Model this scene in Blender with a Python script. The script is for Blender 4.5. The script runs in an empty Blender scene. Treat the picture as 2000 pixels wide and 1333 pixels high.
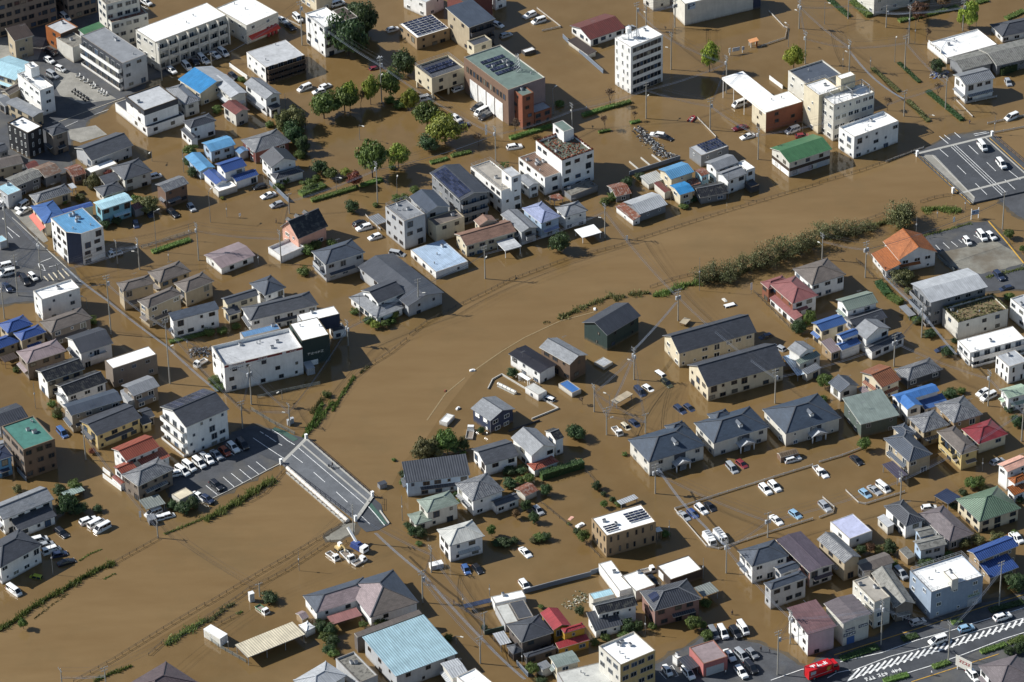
import bpy, math, random
from mathutils import Vector, Matrix
R = random.Random(7)
SC = bpy.context.scene
COL = SC.collection
PI = math.pi
# ---------------------------------------------------------------- camera, sky, sun, exposure
cam_d = bpy.data.cameras.new('camera'); cam = bpy.data.objects.new('camera', cam_d); COL.objects.link(cam)
ax = [[0.999799, -0.011077, -0.016736], [0.02007, 0.551826, 0.833718], [-0.0, -0.833886, 0.551937]]
cam.matrix_world = Matrix(((ax[0][0], ax[1][0], ax[2][0], 0), (ax[0][1], ax[1][1], ax[2][1], 0), (ax[0][2], ax[1][2], ax[2][2], 0), (0, 0, 0, 1)))
cam.location = (0.0,-867.219,574.0,)
cam_d.sensor_fit = 'HORIZONTAL'; cam_d.sensor_width = 36; cam_d.lens = 36*7700/2000
cam_d.clip_start = 10; cam_d.clip_end = 20000
SC.camera = cam
SUN_EL, SUN_AZ = math.radians(36.5), math.radians(169)     # azimuth: angle of the sun in the x-y plane from +x
w = bpy.data.worlds.new('World'); SC.world = w; w.use_nodes = True
nt = w.node_tree; bg = nt.nodes['Background']; sk = nt.nodes.new('ShaderNodeTexSky')
sk.sky_type = 'NISHITA'; sk.sun_disc = False; sk.sun_elevation = SUN_EL; sk.sun_rotation = PI/2-SUN_AZ; sk.air_density = 1.0; sk.dust_density = .6; sk.ozone_density = 1.5
nt.links.new(sk.outputs[0], bg.inputs[0]); bg.inputs[1].default_value = .075
sd = bpy.data.lights.new('sun', 'SUN'); sd.energy = 5.0; sd.angle = math.radians(.5); sd.color = (1, .975, .92)
so = bpy.data.objects.new('sun', sd); COL.objects.link(so)
so.rotation_euler = Vector((math.cos(SUN_EL)*math.cos(SUN_AZ), math.cos(SUN_EL)*math.sin(SUN_AZ), math.sin(SUN_EL))).to_track_quat('Z', 'Y').to_euler()
so.location = (0, 0, 300)
SC.view_settings.view_transform = 'Standard'; SC.view_settings.look = 'None'; SC.view_settings.exposure = .3; SC.view_settings.gamma = 1; SC.view_settings.use_curve_mapping = False
# ---------------------------------------------------------------- data: places measured in metres
HANDLES = ['big shaded beige office block at top left corner', 'orange walled building with white roof', 'weathered white block with rusty roof terrace', 'grey roofed block with three long balconies', 'long white roofed block with pillared balconies', 'house with one bright blue roof slope', 'two tier white building with black band', 'narrow white block with roof railings', 'black cube building with white roof', 'white roofed shop with red front columns', 'cream block on the top edge', 'white three storey block behind dark tree', 'dark brown apartment block with white side wall', 'small white house with rust red roof', 'white and orange building by top edge', 'tan block with solar covered roof', 'beige block with slate blue slanted roofs', 'fire station with green solar roof', 'white house with maroon roof', 'five storey white tower with window bands', 'large blank white hall with parking sign', 'L-shaped white canopy with brick building', 'beige and white block with rooftop frame', 'low white block with chamfered corner', 'white roofed shop with lettered side wall', 'long weathered grey corrugated barn', 'house with two tone roof', 'long low house with wide slate gable', 'pale house with grey pyramid roof and dormer', 'brown cube house with corrugated grey roof', 'turquoise house with pale cyan roof', 'cream shop with red awning', 'white corner block with bright blue roof', 'sky blue roofed house behind royal blue house', 'white house with stacked royal blue roofs', 'wide low house with grey tiled hip roof', 'white house with charcoal cross gable roof', 'pink house with black roof and dormers', 'greige house with slate roof and brick base', 'long white shed with mauve metal roof', 'charcoal apartment block with gabled solar roof', 'cream box house with flat brown roof', 'white three storey block with roof tower', 'white building with mossy green roof terrace', 'cream house with brown shingle roof and deck', 'pale blue flat roofed workshop', 'pale blue house with lilac hip roof', 'white house with grey hip roof and carport', 'grey metal box with rooftop solar grid', 'cluster of white houses with grey gables', 'green roofed shop with brown shopfront band', 'cream workshop with long sky blue roof', 'cream house with bright blue sheet roof', 'low house with black weathered tile roof', 'corrugated barn with brown side roof', 'white house with steep orange roof', 'brown hip roofed house behind the pinkish roofs', 'white and orange house with pinkish red roof', 'flat roofed house with tall parapet', 'house with royal blue hip roofs', 'house with charcoal metal gable', 'dark taupe house with flat white roof', 'long pale house with blue grey ridge roof', 'house with slate lean-to roof', 'yellow beige house with charcoal stepped roof', 'brick and glass block with teal roof', 'sky blue walled house', 'tall white house with purple solar roof', 'white house with red tiled stepped roofs', 'house with snowy patterned roof', 'white house with big grey roof and dark skirt', 'white two storey house with dark hip roof', 'house with grey brown hip roof', 'white tiled showroom with red stripe sign', 'dark green store with stepped white roofs', 'white gabled house with wide grey skirt roof', 'big slate grey gabled shed beside skirt roof', 'dark green barn with charcoal roof', 'white riverside house with flat black roof', 'brown brick house with pale grey gable', 'white shed with tarpaulin blue roof', 'navy grey riverside house', 'long house with ribbed grey metal roof', 'house with red skirt tiles', 'white house with interlocking grey tile roofs', 'white house with sage green hip roof', 'white cube house with pale hip roof', 'tan brick block with white solar roof', 'rear cream apartment row', 'front cream apartment row', 'white house with grey green tiled roof', 'house with deep blue gable', 'white house with twin blue tile roofs', 'tall grey metal apartment with side stairs', 'white block with overgrown roof garden', 'white apartment row with open corridor', 'block with slit windows', 'cream house with orange brown tile gable', 'house with bright blue hipped roofs', 'dark house with broad green grey roof', 'beige house with slate blue roof and carport', 'yellow house with brown hip roof', 'cream house with bright red hip roof', 'cream house with ribbed green hip roof', 'white house with pink and orange roofs', 'low house with huge mauve grey hip roof', 'pale blue walled house with weathered roof', 'white house with flat lilac white roof', 'beige house with curved grey tile roof', 'tan house with royal blue wave tiles', 'pale blue walled shop block with white roof', 'narrow cream three storey block', 'cream shop with blue signs', 'narrow taupe house with long grey gable', 'grey brown roofed house in bottom right corner', 'house with dark plum flat slate roof', 'house with charcoal blue hip roof', 'white shop with pink striped roof', 'pink garage with mauve flat roof', 'cream block with stained white roof on bottom edge', 'black walled garage with white roof', 'rose brick house with solar hip roof', 'white house with black tile gable and skirt', 'yellow house with bright red roofs', 'dark brown house with octagonal bay', 'shop with white and grey roofs', 'beige flat roofed hall on bottom edge', 'hall with ribbed light blue roof', 'grey stained flat terrace building', 'white metal hip roofed house on bottom edge', 'low nursing home', 'long open shed with cream roof', 'brown roofed house on the bottom edge']
BUILDINGS = [
 ('office_building','big shaded beige office block at top left corner',-151.32,181.92,0.533,[(0,0,25.76,19.59,-1,14,'F','wc=taupe rc=grey/f win=o'),(20.74,-5.78,9.55,11.39,-1,14,'F','wc=taupe rc=grey/f win=o')]),
 ('house','small beige house with brown roof left of @1',-144.2,160.18,0.503,[(0,0,6.4,6.38,-1,6.83,'Sf','s=.2 wc=beige rc=dbrown/m')]),
 ('shop_building','orange walled building with white roof',-132.22,165.37,0.719,[(0,0,6.52,7.48,-1,6.26,'F','wc=orange wF=dbrown rc=lgrey/f p=.3 win=s'),(-1.52,-7.22,5.88,8.13,-1,5.27,'F','wc=offwhite rc=dirty/f p=.3 win=n')]),
 ('apartment_building','weathered white block with rusty roof terrace',-115.1,169.28,0.484,[(0,0,10.8,6.17,-1,14,'F','wc=offwhite rc=dirty/f p=.5 win=o'),(0.83,-2.37,11.8,6.56,-1,9,'F','wc=offwhite rc=rust/f p=.6 win=o ac=2')]),
 ('apartment_building','grey roofed block with three long balconies',-115.29,147.83,0.666,[(0,0,8.42,21.76,-1,9.28,'F','wc=lgrey wL=dgrey rc=grey/f p=.15 bal=L:3:white win=h'),(2.73,15.71,7.52,3.69,-1,7,'Sf','s=.1 wc=lgrey rc=green/m win=n')]),
 ('school_building','long white roofed block with pillared balconies',-96.18,160.68,0.661,[(0,0,25.65,10.25,-1,9.33,'F','wc=offwhite rc=white/f p=.1 bal=F:3 pil win=h')]),
 ('house','house with one bright blue roof slope',-87.69,134.54,0.676,[(0,0,12.21,11.07,-1,4.5,'g','s=.3 wc=cream rc=brightblue/m rc2=palegrey/m')]),
 ('house','pale metal roofed house behind @13',-80.89,129.71,0.546,[(0,0,5.48,12.91,-1,5,'g','s=.25 wc=offwhite rc=palegrey/m')]),
 ('shop_building','two tier white building with black band',-103.36,120.81,0.605,[(0,0,12.45,17.98,-1,3.06,'F','wc=white rc=dgrey/f p=.2 win=s'),(-0.5,-2.66,11.27,10.33,3,8.2,'F','wc=white wF=white rc=lgrey/f p=.3 win=s ac=1 band=black')]),
 ('apartment_building','narrow white block with roof railings',-136.63,129.23,0.626,[(0,0,4.63,12.7,-1,8.65,'F','wc=white rc=white/f p=.3 rail win=h ac=2'),(0.8,2.8,2.76,3.49,9,12,'F','wc=white rc=white/f win=n')]),
 ('house','cream house with pale blue roof left of @7',-145.01,142.95,0.978,[(0,0,10.64,10.99,-1,5,'g','s=.2 wc=cream rc=palecyan/m')]),
 ('shed','small beige gabled shed left of @7',-144.08,132.0,0.854,[(0,0,5.69,3.41,-1,4,'G','s=.4 wc=beige rc=greybrown/s')]),
 ('house','low grey roofed house in front of @7',-139.33,121.54,0.785,[(0,0,4.34,12.33,-1,4,'g','s=.15 wc=beige rc=grey/m')]),
 ('shop_building','black cube building with white roof',-137.36,103.83,0.805,[(0,0,5.51,8.74,-1,8.6,'F','wc=black rc=white/f p=.4 win=w ac=2')]),
 ('house','grey house with dark hip roof right of @8',-128.52,103.54,0.609,[(0,0,5.56,5.07,-1,6.85,'H','s=.35 wc=taupe rc=dgrey/s')]),
 ('house','white house with grey hip roof left of @5',-93.86,126.22,0.546,[(0,0,5.31,11.55,-1,4.5,'H','s=.35 wc=offwhite rc=grey/t')]),
 ('house','white house with charcoal tiled roof behind @33',-88.2,109.95,0.524,[(0,0,8.4,4.77,-1,5,'H','s=.35 wc=white rc=dgrey/t'),(-4.28,-1.77,2.27,6.79,-1,3,'g','s=.3 wc=white rc=dgrey/t')]),
 ('shop_building','white roofed shop with red front columns',-77.38,172.48,0.708,[(0,0,12.02,14.88,-1,6.5,'F','wc=offwhite rc=white/f p=.2 win=s awn=F:redyel')]),
 ('apartment_building','cream block on the top edge',-57.19,187.02,0.609,[(0,0,5.74,8.97,-1,5,'F','wc=cream rc=lgrey/f win=h')]),
 ('office_building','white three storey block behind dark tree',-53.5,160.66,0.572,[(0,0,7.07,10.7,-1,10.12,'F','wc=white rc=white/f p=.3 win=h'),(8.86,3.31,4.34,7.56,-1,7,'F','wc=white rc=dbrown/f win=h')]),
 ('apartment_building','dark brown apartment block with white side wall',-67.88,147.94,0.56,[(0,0,13.26,11.24,-1,5.23,'F','wc=white wF=dbrown rc=lgrey/f p=.1 bal=F:3 win=h')]),
 ('house','tall white house with grey gable right of @13',-70.74,125.91,0.61,[(0,0,5.48,11.65,-1,6,'g','s=.45 wc=white rc=grey/s'),(-0.34,-5.34,3.46,3.96,-1,3,'Sf','s=.2 wc=white rc=dgrey/t')]),
 ('house','small white house with rust red roof',-78.3,118.46,0.624,[(0,0,4.9,7.18,-1,4.22,'g','s=.35 wc=offwhite rc=redbrown/m')]),
 ('shop_building','white and orange building by top edge',-24.63,183.22,0.797,[(0,0,7.53,9.53,-1,5.32,'F','wc=white rc=lgrey/f p=.3 win=s')]),
 ('office_building','tan block with solar covered roof',-24.25,164.95,0.54,[(0,0,11.36,10.46,-1,4.1,'F','wc=tan rc=white/f p=.1 win=h sol=7:6:.06:.06:.94:.94')]),
 ('apartment_building','beige block with slate blue slanted roofs',-10.4,162.36,0.575,[(0,0,9.43,12.75,-1,9,'Sf','s=.08 wc=beige wF=dgrey rc=bluegrey/m bal=F:3 win=s')]),
 ('office_building','red brown block on top edge behind @16',-10.62,176.67,0.631,[(0,0,10.59,8.46,-1,9,'F','wc=redbrown rc=dgrey/f win=n')]),
 ('office_building','white walled block on top edge behind @16',-2.77,184.27,0.623,[(0,0,4.02,4.98,-1,4.74,'F','wc=white rc=lgrey/f win=s')]),
 ('fire_station','fire station with green solar roof',-0.65,125.51,0.571,[(0,0,12.75,23.42,-1,11.82,'F','wc=offwhite wF=mauve wL=brown rc=seagreen/f p=.35 win=n gar sg=.5 sol=4:7:.16:.36:.78:.8 mast ac=4'),(-10.85,17.73,11.51,9.19,2.3,7.32,'F','wc=cream rc=dgrey/f p=.6 win=s rail stilt sol=2:8:.1:.35:.95:.75'),(3.54,18.69,6.2,3.77,7,11,'F','wc=cream rc=dgrey/f p=.4 win=s'),(-2.34,-12.87,3.88,6.02,-1,11.05,'F','wc=brick rc=seagreen/f p=.3 win=s'),(2.84,-13.68,5.77,4.14,-1,4.02,'F','wc=brick rc=lgrey/f win=o')]),
 ('shed','small white roofed shelter behind @17',6.64,154.45,0.533,[(0,0,3.81,2.04,-1,1.17,'F','wc=dgrey rc=white/m win=n')]),
 ('house','white house with maroon roof',27.41,164.79,0.574,[(0,0,12.8,10.83,-1,2.74,'G','s=.3 wc=white rc=redbrown/c win=h'),(-9.33,-5.4,3.24,10.81,-1,1.5,'Sl','s=.1 wc=offwhite rc=dbrown/m win=n')]),
 ('office_building','five storey white tower with window bands',38.6,135.26,0.642,[(0,0,11.93,7.35,-1,15.72,'F','wc=white rc=white/f p=.15 win=b winL=w tank mast')]),
 ('warehouse','large blank white hall with parking sign',62.58,177.22,0.413,[(0,0,22.95,7.7,-1,7.45,'F','wc=offwhite rc=white/f p=.2 win=n sign=F:.04:.15:5.2:7.4:paleblue:navy:P'),(12.77,-1.2,2.49,5.48,-1,7,'F','wc=navy rc=grey/f win=n')]),
 ('office_building','small white building on top edge left of @20',45.74,182.61,0.532,[(0,0,5.95,5.55,-1,5.32,'F','wc=offwhite rc=lgrey/f win=s')]),
 ('service_station','L-shaped white canopy with brick building',71.05,117.24,0.503,[(0,0,7.13,23.43,-1,6.75,'P','wc=white rc=white/f t=.7'),(2.69,-8.28,12.49,7.39,-1,6.7,'F','wc=cream wF=brick rc=white/f p=.1 win=s')]),
 ('office_building','beige and white block with rooftop frame',88.89,122.08,0.524,[(0,0,11.87,9.92,-1,10,'F','wc=offwhite rc=bluegrey/f p=.5 win=s'),(-5.72,-11.76,7.26,7.58,-1,12.71,'F','wc=cream rc=white/f p=.3 win=s rail'),(-1.1,-18.2,13.99,5.96,-1,11.93,'F','wc=offwhite rc=white/f p=.4 win=o rail frame ac=3'),(0.29,-14.76,4.96,2.42,12,16,'F','wc=cream rc=white/f win=n')]),
 ('office_building','low white block with chamfered corner',102.3,96.97,0.571,[(0,0,15.76,7.1,-1,7.22,'F','wc=white rc=white/f p=.7 win=h')]),
 ('warehouse','white hall on the top edge behind @24',117.34,181.66,0.486,[(0,0,20.37,9.41,-1,9.21,'F','wc=offwhite rc=lgrey/f win=s')]),
 ('shop_building','white roofed shop with lettered side wall',134.83,151.32,0.459,[(0,0,17.38,10.69,-1,2.13,'F','wc=white rc=white/f p=.3 win=n sign=L:.05:.7:2:3.2:white:black:#6')]),
 ('house','white house with charcoal hip roof right of @24',152.77,160.79,0.345,[(0,0,15.46,8.18,-1,2.34,'H','s=.4 wc=white rc=dgrey/s')]),
 ('warehouse','long weathered grey corrugated barn',135.79,138.57,0.397,[(0,0,10.21,8.23,-1,3.5,'G','s=.25 wc=grey rc=weather/c win=n'),(13.97,-0.62,17.38,10.83,-1,3.5,'G','s=.25 wc=grey rc=weather/c win=n')]),
 ('house','white two storey house with two tone roof',135.16,124.32,0.413,[(0,0,10.05,7.06,-1,6.32,'G','s=.3 wc=white rc=grey/t')]),
 ('house','beige house with brown roof in front of @8',-142.05,90.76,0.402,[(0,0,9.12,5.4,-1,4,'G','s=.4 wc=beige rc=greybrown/m')]),
 ('shed','small red brown roofed shed in front of @8',-134.86,90.66,0.501,[(0,0,3.56,3.59,-1,3,'G','s=.3 wc=taupe rc=redbrown/m')]),
 ('house','low house with rusty brown roof in front of @8',-129.95,86.94,0.639,[(0,0,5.59,6.97,-1,3.5,'G','s=.3 wc=grey rc=rust2/m')]),
 ('house','low house with orange rust roof left of @27',-122.11,86.99,0.54,[(0,0,4.11,6.04,-1,3,'G','s=.3 wc=brown rc=rust/c')]),
 ('house','old grey house with weathered roof behind @31',-136.15,82.59,0.676,[(0,0,8.73,5.7,-1,3.8,'G','s=.25 wc=grey rc=weather/c'),(-7.26,-3.54,4.56,5.96,-1,4.6,'F','wc=lgrey rc=palecyan/m')]),
 ('house','beige house with grey tiled hip roof behind @31',-127.89,74.18,0.535,[(0,0,10.96,4.95,-1,3.39,'H','s=.4 wc=beige rc=greytile/t')]),
 ('house','long low house with wide slate gable',-114.85,98.61,0.638,[(0,0,14.03,9.27,-1,3.8,'G','s=.4 wc=lgrey rc=slate/s')]),
 ('shed','low white flat roofed shed in front of @27',-115.1,90.52,0.601,[(0,0,8.74,3.06,-1,2.2,'F','wc=offwhite rc=white/f win=n')]),
 ('house','pale house with grey pyramid roof and dormer',-106.03,84.92,0.539,[(0,0,8.94,8.51,-1,4.34,'H','s=.45 wc=offwhite rc=slate/s'),(-8.87,-3.86,7.09,5.69,-1,2.8,'H','s=.4 wc=offwhite rc=slate/s'),(-6.67,0.41,4.93,3.71,-1,3,'Sf','s=.2 wc=offwhite rc=slate/s')]),
 ('house','brown cube house with corrugated grey roof',-93.86,74.03,0.623,[(0,0,7.85,5.26,-1,5.82,'G','s=.35 wc=brown rc=greytile/c')]),
 ('house','turquoise house with pale cyan roof',-109.74,65.75,0.548,[(0,0,9.72,4.88,-1,5.61,'G','s=.2 wc=cyan rc=palecyan/m')]),
 ('shop_building','cream shop with blue roof and red awning',-127.26,62.45,0.465,[(0,0,6.67,10.45,-1,4.5,'H','s=.3 wc=cream rc=blue/m awn=L:red'),(6.78,-0.85,11.24,2.48,-1,4,'G','s=.3 wc=cream rc=royal/m')]),
 ('shop_building','white corner block with bright blue roof',-117.88,47.58,0.56,[(0,0,9.79,11.96,-1,10.17,'F','wc=white rc=skyblue/m p=.1 ch=3:navy win=h ac=5 sign=F:.03:.42:2:2.8:offwhite:dgrey:#6')]),
 ('kiosk','small pale blue roofed kiosk left of @31',-139.69,52.25,0.603,[(0,0,2.53,3.29,-1,2.5,'F','wc=lgrey rc=palecyan/m win=n')]),
 ('house','sky blue roofed house behind royal blue house',-82.23,98.91,0.509,[(0,0,8,5.98,-1,3.8,'G','s=.3 wc=paleblue rc=skyblue/m'),(-8.48,-5.1,4.86,9.74,-1,3,'g','s=.3 wc=paleblue rc=skyblue/m')]),
 ('house','white house with stacked royal blue roofs',-78.02,85.13,0.547,[(0,0,7.08,5.87,-1,5,'G','s=.35 wc=white rc=royal/t'),(2.02,-3.92,7.36,3.74,-1,2.8,'G','s=.35 wc=white rc=royal/t'),(-5.19,-0.11,3.9,7.68,-1,2.8,'g','s=.3 wc=white rc=royal/t'),(-4.77,-4.9,5.96,3.36,-1,2,'F','wc=offwhite rc=white/f win=n')]),
 ('house','wide low house with grey tiled hip roof',-68.87,99.7,0.527,[(0,0,11.56,8.55,-1,4,'H','s=.4 wc=redbrown rc=greytile/t')]),
 ('house','white house with charcoal cross gable roof',-64.72,88.14,0.491,[(0,0,8.24,7.3,-1,5,'g','s=.45 wc=white rc=dgrey/t'),(0.23,-4.7,8.93,3.48,-1,2.6,'H','s=.3 wc=white rc=dgrey/t')]),
 ('house','pink house with black roof and dormers',-56.38,52.24,0.669,[(0,0,10.34,8.28,-1,4.5,'G','s=.9 wc=pink rc=black/s dorm=3'),(-7.82,-2.32,7.77,6.3,-1,2.2,'F','wc=white rc=lgrey/f p=.8 win=n')]),
 ('house','greige house with slate roof and brick base',-46.53,36.5,0.516,[(0,0,12.31,7.98,-1,5.9,'H','s=.4 wc=lgrey rc=bluegrey/s bal=L:1')]),
 ('warehouse','long white shed with mauve metal roof',-76.39,41.55,0.612,[(0,0,11.14,8.68,-1,2.41,'G','s=.18 wc=white rc=mauve/m')]),
 ('office_building','light grey block with roof terrace left of @41',-28.5,52.04,0.58,[(0,0,6.77,9.6,-1,9.27,'F','wc=lgrey rc=grey/f p=.3 rail win=h ac=1')]),
 ('apartment_building','charcoal apartment block with gabled solar roof',-13.68,68.24,0.499,[(0,0,9.43,17.38,-1,8,'g','s=.25 wc=grey rc=dgrey/m bal=F:3 solslope=L:5:9 win=h')]),
 ('house','slate grey gabled house left of @41',-21.94,59.76,0.469,[(0,0,7.58,10.31,-1,7,'g','s=.35 wc=lgrey rc=bluegrey/m')]),
 ('house','cream box house with flat brown roof',-17.44,53.69,0.53,[(0,0,8.94,4.65,-1,5.58,'F','wc=cream rc=greybrown/f p=.2 win=s')]),
 ('office_building','white three storey block with roof tower',-3.62,72.1,0.561,[(0,0,6.43,15.83,-1,7.66,'F','wc=white rc=greige/f p=.3 rail win=h ac=1'),(1.2,-6.36,3.23,4.99,7,11.5,'F','wc=white rc=lgrey/f win=s')]),
 ('office_building','white building with mossy green roof terrace',15.86,83.69,0.56,[(0,0,10.6,13.32,-1,10,'F','wc=white rc=moss/f p=.7 win=h plants'),(2.95,5.15,3.32,5.56,9,12.8,'F','wc=white rc=seagreen/f win=s'),(-7.64,0.98,5.63,13.45,-1,5.82,'F','wc=white rc=brown/c p=.2 win=h ac=4')]),
 ('house','small grey gabled house right of @42',5.54,74.9,0.519,[(0,0,3.44,6,-1,4,'g','s=.35 wc=white rc=grey/m')]),
 ('house','cream house with brown shingle roof and deck',-6.71,48.06,0.462,[(0,0,15.49,7.11,-1,3.89,'G','s=.4 wc=cream rc=shingle/s'),(2.05,4.03,5.52,3.36,-1,5,'g','s=.4 wc=cream rc=shingle/s'),(3.97,-6.34,5.07,5.34,-1,2.6,'P','wc=white rc=lgrey/f t=.25')]),
 ('warehouse','pale blue flat roofed workshop',-19.28,39.47,0.537,[(0,0,10.14,13.5,-1,2.22,'F','wc=white rc=paleblue/m p=.05 win=s')]),
 ('house','grey gabled house left of @46',2.64,52.89,0.516,[(0,0,5.41,11.29,-1,4.5,'g','s=.3 wc=lgrey rc=grey/s bal=F:1')]),
 ('house','pale blue house with lilac hip roof',8.75,55.58,0.564,[(0,0,6.54,9.59,-1,5.39,'H','s=.4 wc=paleblue rc=lilac/s')]),
 ('house','white house with grey hip roof and carport',17.11,58.66,0.461,[(0,0,7.25,5.88,-1,4.47,'H','s=.45 wc=white rc=grey/s'),(0.43,-8.87,5.97,4.75,-1,2,'P','wc=white rc=white/f t=.12')]),
 ('shed','low rusty red roofed shed left of @54',30.7,72.23,0.376,[(0,0,4.82,6.57,-1,2.2,'G','s=.3 wc=grey rc=rust/c')]),
 ('office_building','grey metal box with rooftop solar grid',56.8,91.81,0.56,[(0,0,9.5,5.75,-1,3.78,'F','wc=grey rc=lgrey/m p=.05 win=s sol=3:8:.2:.1:.95:.95')]),
 ('house','cluster of white houses with grey gables',59.71,80.33,0.57,[(0,0,7.84,5.56,-1,5.5,'G','s=.35 wc=white rc=grey/m'),(-0.6,-5.58,6.79,5.33,-1,4.88,'G','s=.35 wc=white rc=grey/s'),(5.03,-4.42,2.85,5.13,-1,5,'F','wc=white rc=white/f p=.3 win=s')]),
 ('shop_building','green roofed shop with brown shopfront band',82.49,87.58,0.518,[(0,0,14.58,9.73,-1,5.09,'G','s=.3 wc=offwhite rc=green/m win=s sign=F:0:1:1.9:2.9:dbrown:white: sign=L:0:1:1.9:2.9:dbrown:white: sign=F:.02:.22:.2:1.8:lgrey:grey: sign=F:.25:.55:.2:1.8:rosewhite:grey: sign=F:.68:.95:.2:1.8:palegrey:grey: sign=L:.05:.5:.2:1.8:white:grey: sign=L:.53:.97:.2:1.8:white:grey:')]),
 ('warehouse','cream workshop with long sky blue roof',46.88,77.91,0.535,[(0,0,7.79,6.52,-1,4.5,'G','s=.3 wc=cream rc=skyblue/c')]),
 ('house','cream house with bright blue sheet roof',48.1,69.35,0.467,[(0,0,4.84,5.87,-1,3.93,'G','s=.2 wc=cream rc=brightblue/m')]),
 ('house','low house with black weathered tile roof',55.99,70.62,0.314,[(0,0,8.46,6.42,-1,2.5,'G','s=.35 wc=grey rc=black/t')]),
 ('shed','small maroon roofed shed in front of @51',42.79,72.54,0.499,[(0,0,2.19,6.08,-1,2.5,'g','s=.2 wc=offwhite rc=redbrown/c')]),
 ('shed','pale shed with rusty roof behind @53',54.07,77.73,0.538,[(0,0,2.89,3.73,-1,4,'G','s=.2 wc=palecyan rc=rust/c')]),
 ('shed','shed patched with white sheets left of @51',40.2,78.09,0.564,[(0,0,5.57,4.41,-1,2,'Sf','s=.12 wc=offwhite rc=dirtywhite/c win=n')]),
 ('shed','tiny rust roofed lean-to right of @52',51.74,75.45,0.404,[(0,0,3.15,2.51,-1,2,'Sf','s=.15 wc=grey rc=rust/c win=n')]),
 ('barn','corrugated barn with brown side roof',37.72,63.57,0.551,[(0,0,9.52,7.94,-1,2.8,'G','s=.3 wc=grey rc=palegrey/c'),(-5.86,-0.12,2.66,8.87,-1,2,'Sl','s=.2 wc=white rc=rust/c')]),
 ('house','white house with steep orange roof',108.25,35.51,0.333,[(0,0,11.48,10.31,-1,4.5,'g','s=.5 wc=white rc=orange/s'),(-7.63,-1.29,4.61,9.54,-1,2.5,'Sl','s=.3 wc=white rc=orange/t')]),
 ('house','brown hip roofed house behind the pinkish roofs',82.73,23.16,0.488,[(0,0,10.86,9.57,-1,5,'H','s=.35 wc=white rc=greybrown/s')]),
 ('house','white and orange house with pinkish red roof',75.26,14.46,0.495,[(0,0,8.17,11.32,-1,5,'H','s=.4 wc=white wL=rust rc=pinkred/m'),(-1.85,6.32,6.84,3.9,-1,4.5,'H','s=.4 wc=rust rc=pinkred/m'),(-4.11,-2.7,2.58,12.51,-1,2.2,'Sl','s=.25 wc=white rc=pinkred/m')]),
 ('house','white flat roofed house with tall parapet',-121.25,18.97,0.516,[(0,0,11.17,5.35,-1,6.96,'F','wc=white rc=white/f p=.5 win=s ac=1')]),
 ('house','taupe house with dark hip roof in front of @58',-117.84,6.93,0.573,[(0,0,12.31,6.42,-1,5,'H','s=.35 wc=taupe rc=greybrown/s')]),
 ('house','beige house with royal blue tiled hip roofs',-126.93,1.09,0.582,[(0,0,7.42,4.48,-1,5,'H','s=.4 wc=beige rc=royal/t'),(-7.11,2.33,7.64,4.97,-1,3.5,'H','s=.4 wc=beige rc=royal/t'),(-1.42,5.31,7.58,5.5,-1,5.4,'H','s=.4 wc=beige rc=royal/t')]),
 ('house','taupe house with mauve hip roof in front of @59',-122.94,-8.82,0.525,[(0,0,11.35,6.55,-1,5.61,'H','s=.35 wc=taupe rc=mauve/m')]),
 ('house','white house with charcoal metal gable and balcony',-110.87,-3.15,0.52,[(0,0,9.57,9.21,-1,5,'G','s=.4 wc=white rc=dgrey/m bal=F:1')]),
 ('house','dark taupe house with flat white roof',-99.24,-13.3,0.529,[(0,0,12.77,4.68,-1,6.14,'F','wc=taupe rc=white/f p=.1 win=s')]),
 ('house','two tone house with black tile gable in front of @60',-117.22,-17.79,0.551,[(0,0,11.13,6.46,-1,5.76,'G','s=.4 wc=beige wL=white rc=black/t')]),
 ('house','white house with black tile gable behind @62',-111.47,-22.93,0.579,[(0,0,11.83,6.55,-1,4.8,'G','s=.4 wc=white rc=black/t'),(-4.73,-0.4,3.44,6.37,-1,2.6,'G','s=.3 wc=white rc=grey/t')]),
 ('house','long pale house with blue grey ridge roof',-107.73,-33.28,0.49,[(0,0,14.34,5.73,-1,5.87,'G','s=.3 wc=greige rc=bluegrey/m')]),
 ('house','dark grey gabled house in front of @61',-96.08,-24.16,0.596,[(0,0,7.9,6.22,-1,4.5,'G','s=.35 wc=taupe rc=grey/m')]),
 ('house','left-hand beige house in the four house cluster left of @63',-100.36,22.1,0.433,[(0,0,9.18,4.74,-1,6.42,'H','s=.4 wc=beige rc=greybrown/s')]),
 ('house','left-hand beige house in the four house cluster behind @63',-91.9,29.7,0.59,[(0,0,9.82,6.53,-1,5,'H','s=.4 wc=beige rc=greybrown/s')]),
 ('house','right-hand beige house in the four house cluster left of @63',-93.4,14.58,0.666,[(0,0,11.2,4.95,-1,6.58,'H','s=.4 wc=beige rc=greybrown/s')]),
 ('house','right-hand beige house in the four house cluster behind @63',-84.97,24.16,0.635,[(0,0,9.19,5.87,-1,5,'H','s=.4 wc=beige rc=greybrown/s')]),
 ('house','white long house with slate lean-to roof',-84.01,8.0,0.425,[(0,0,13.25,3.22,-1,6.01,'Sf','s=.2 wc=white rc=bluegrey/s')]),
 ('house','yellow beige house with charcoal stepped roof',-102.67,-39.38,0.627,[(0,0,13.48,8.52,-1,4.71,'G','s=.3 wc=sand rc=dgrey/s')]),
 ('house','grey house with dark ribbed roof behind @65',-129.29,-35.55,0.53,[(0,0,8.21,7.59,-1,4,'G','s=.3 wc=grey rc=dgrey/c')]),
 ('office_building','brick and glass block with teal roof',-122.21,-51.17,0.54,[(0,0,8.79,12.36,-1,9.2,'F','wc=taupe wF=brick2 rc=teal/f p=.3 win=o ac=3')]),
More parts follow.
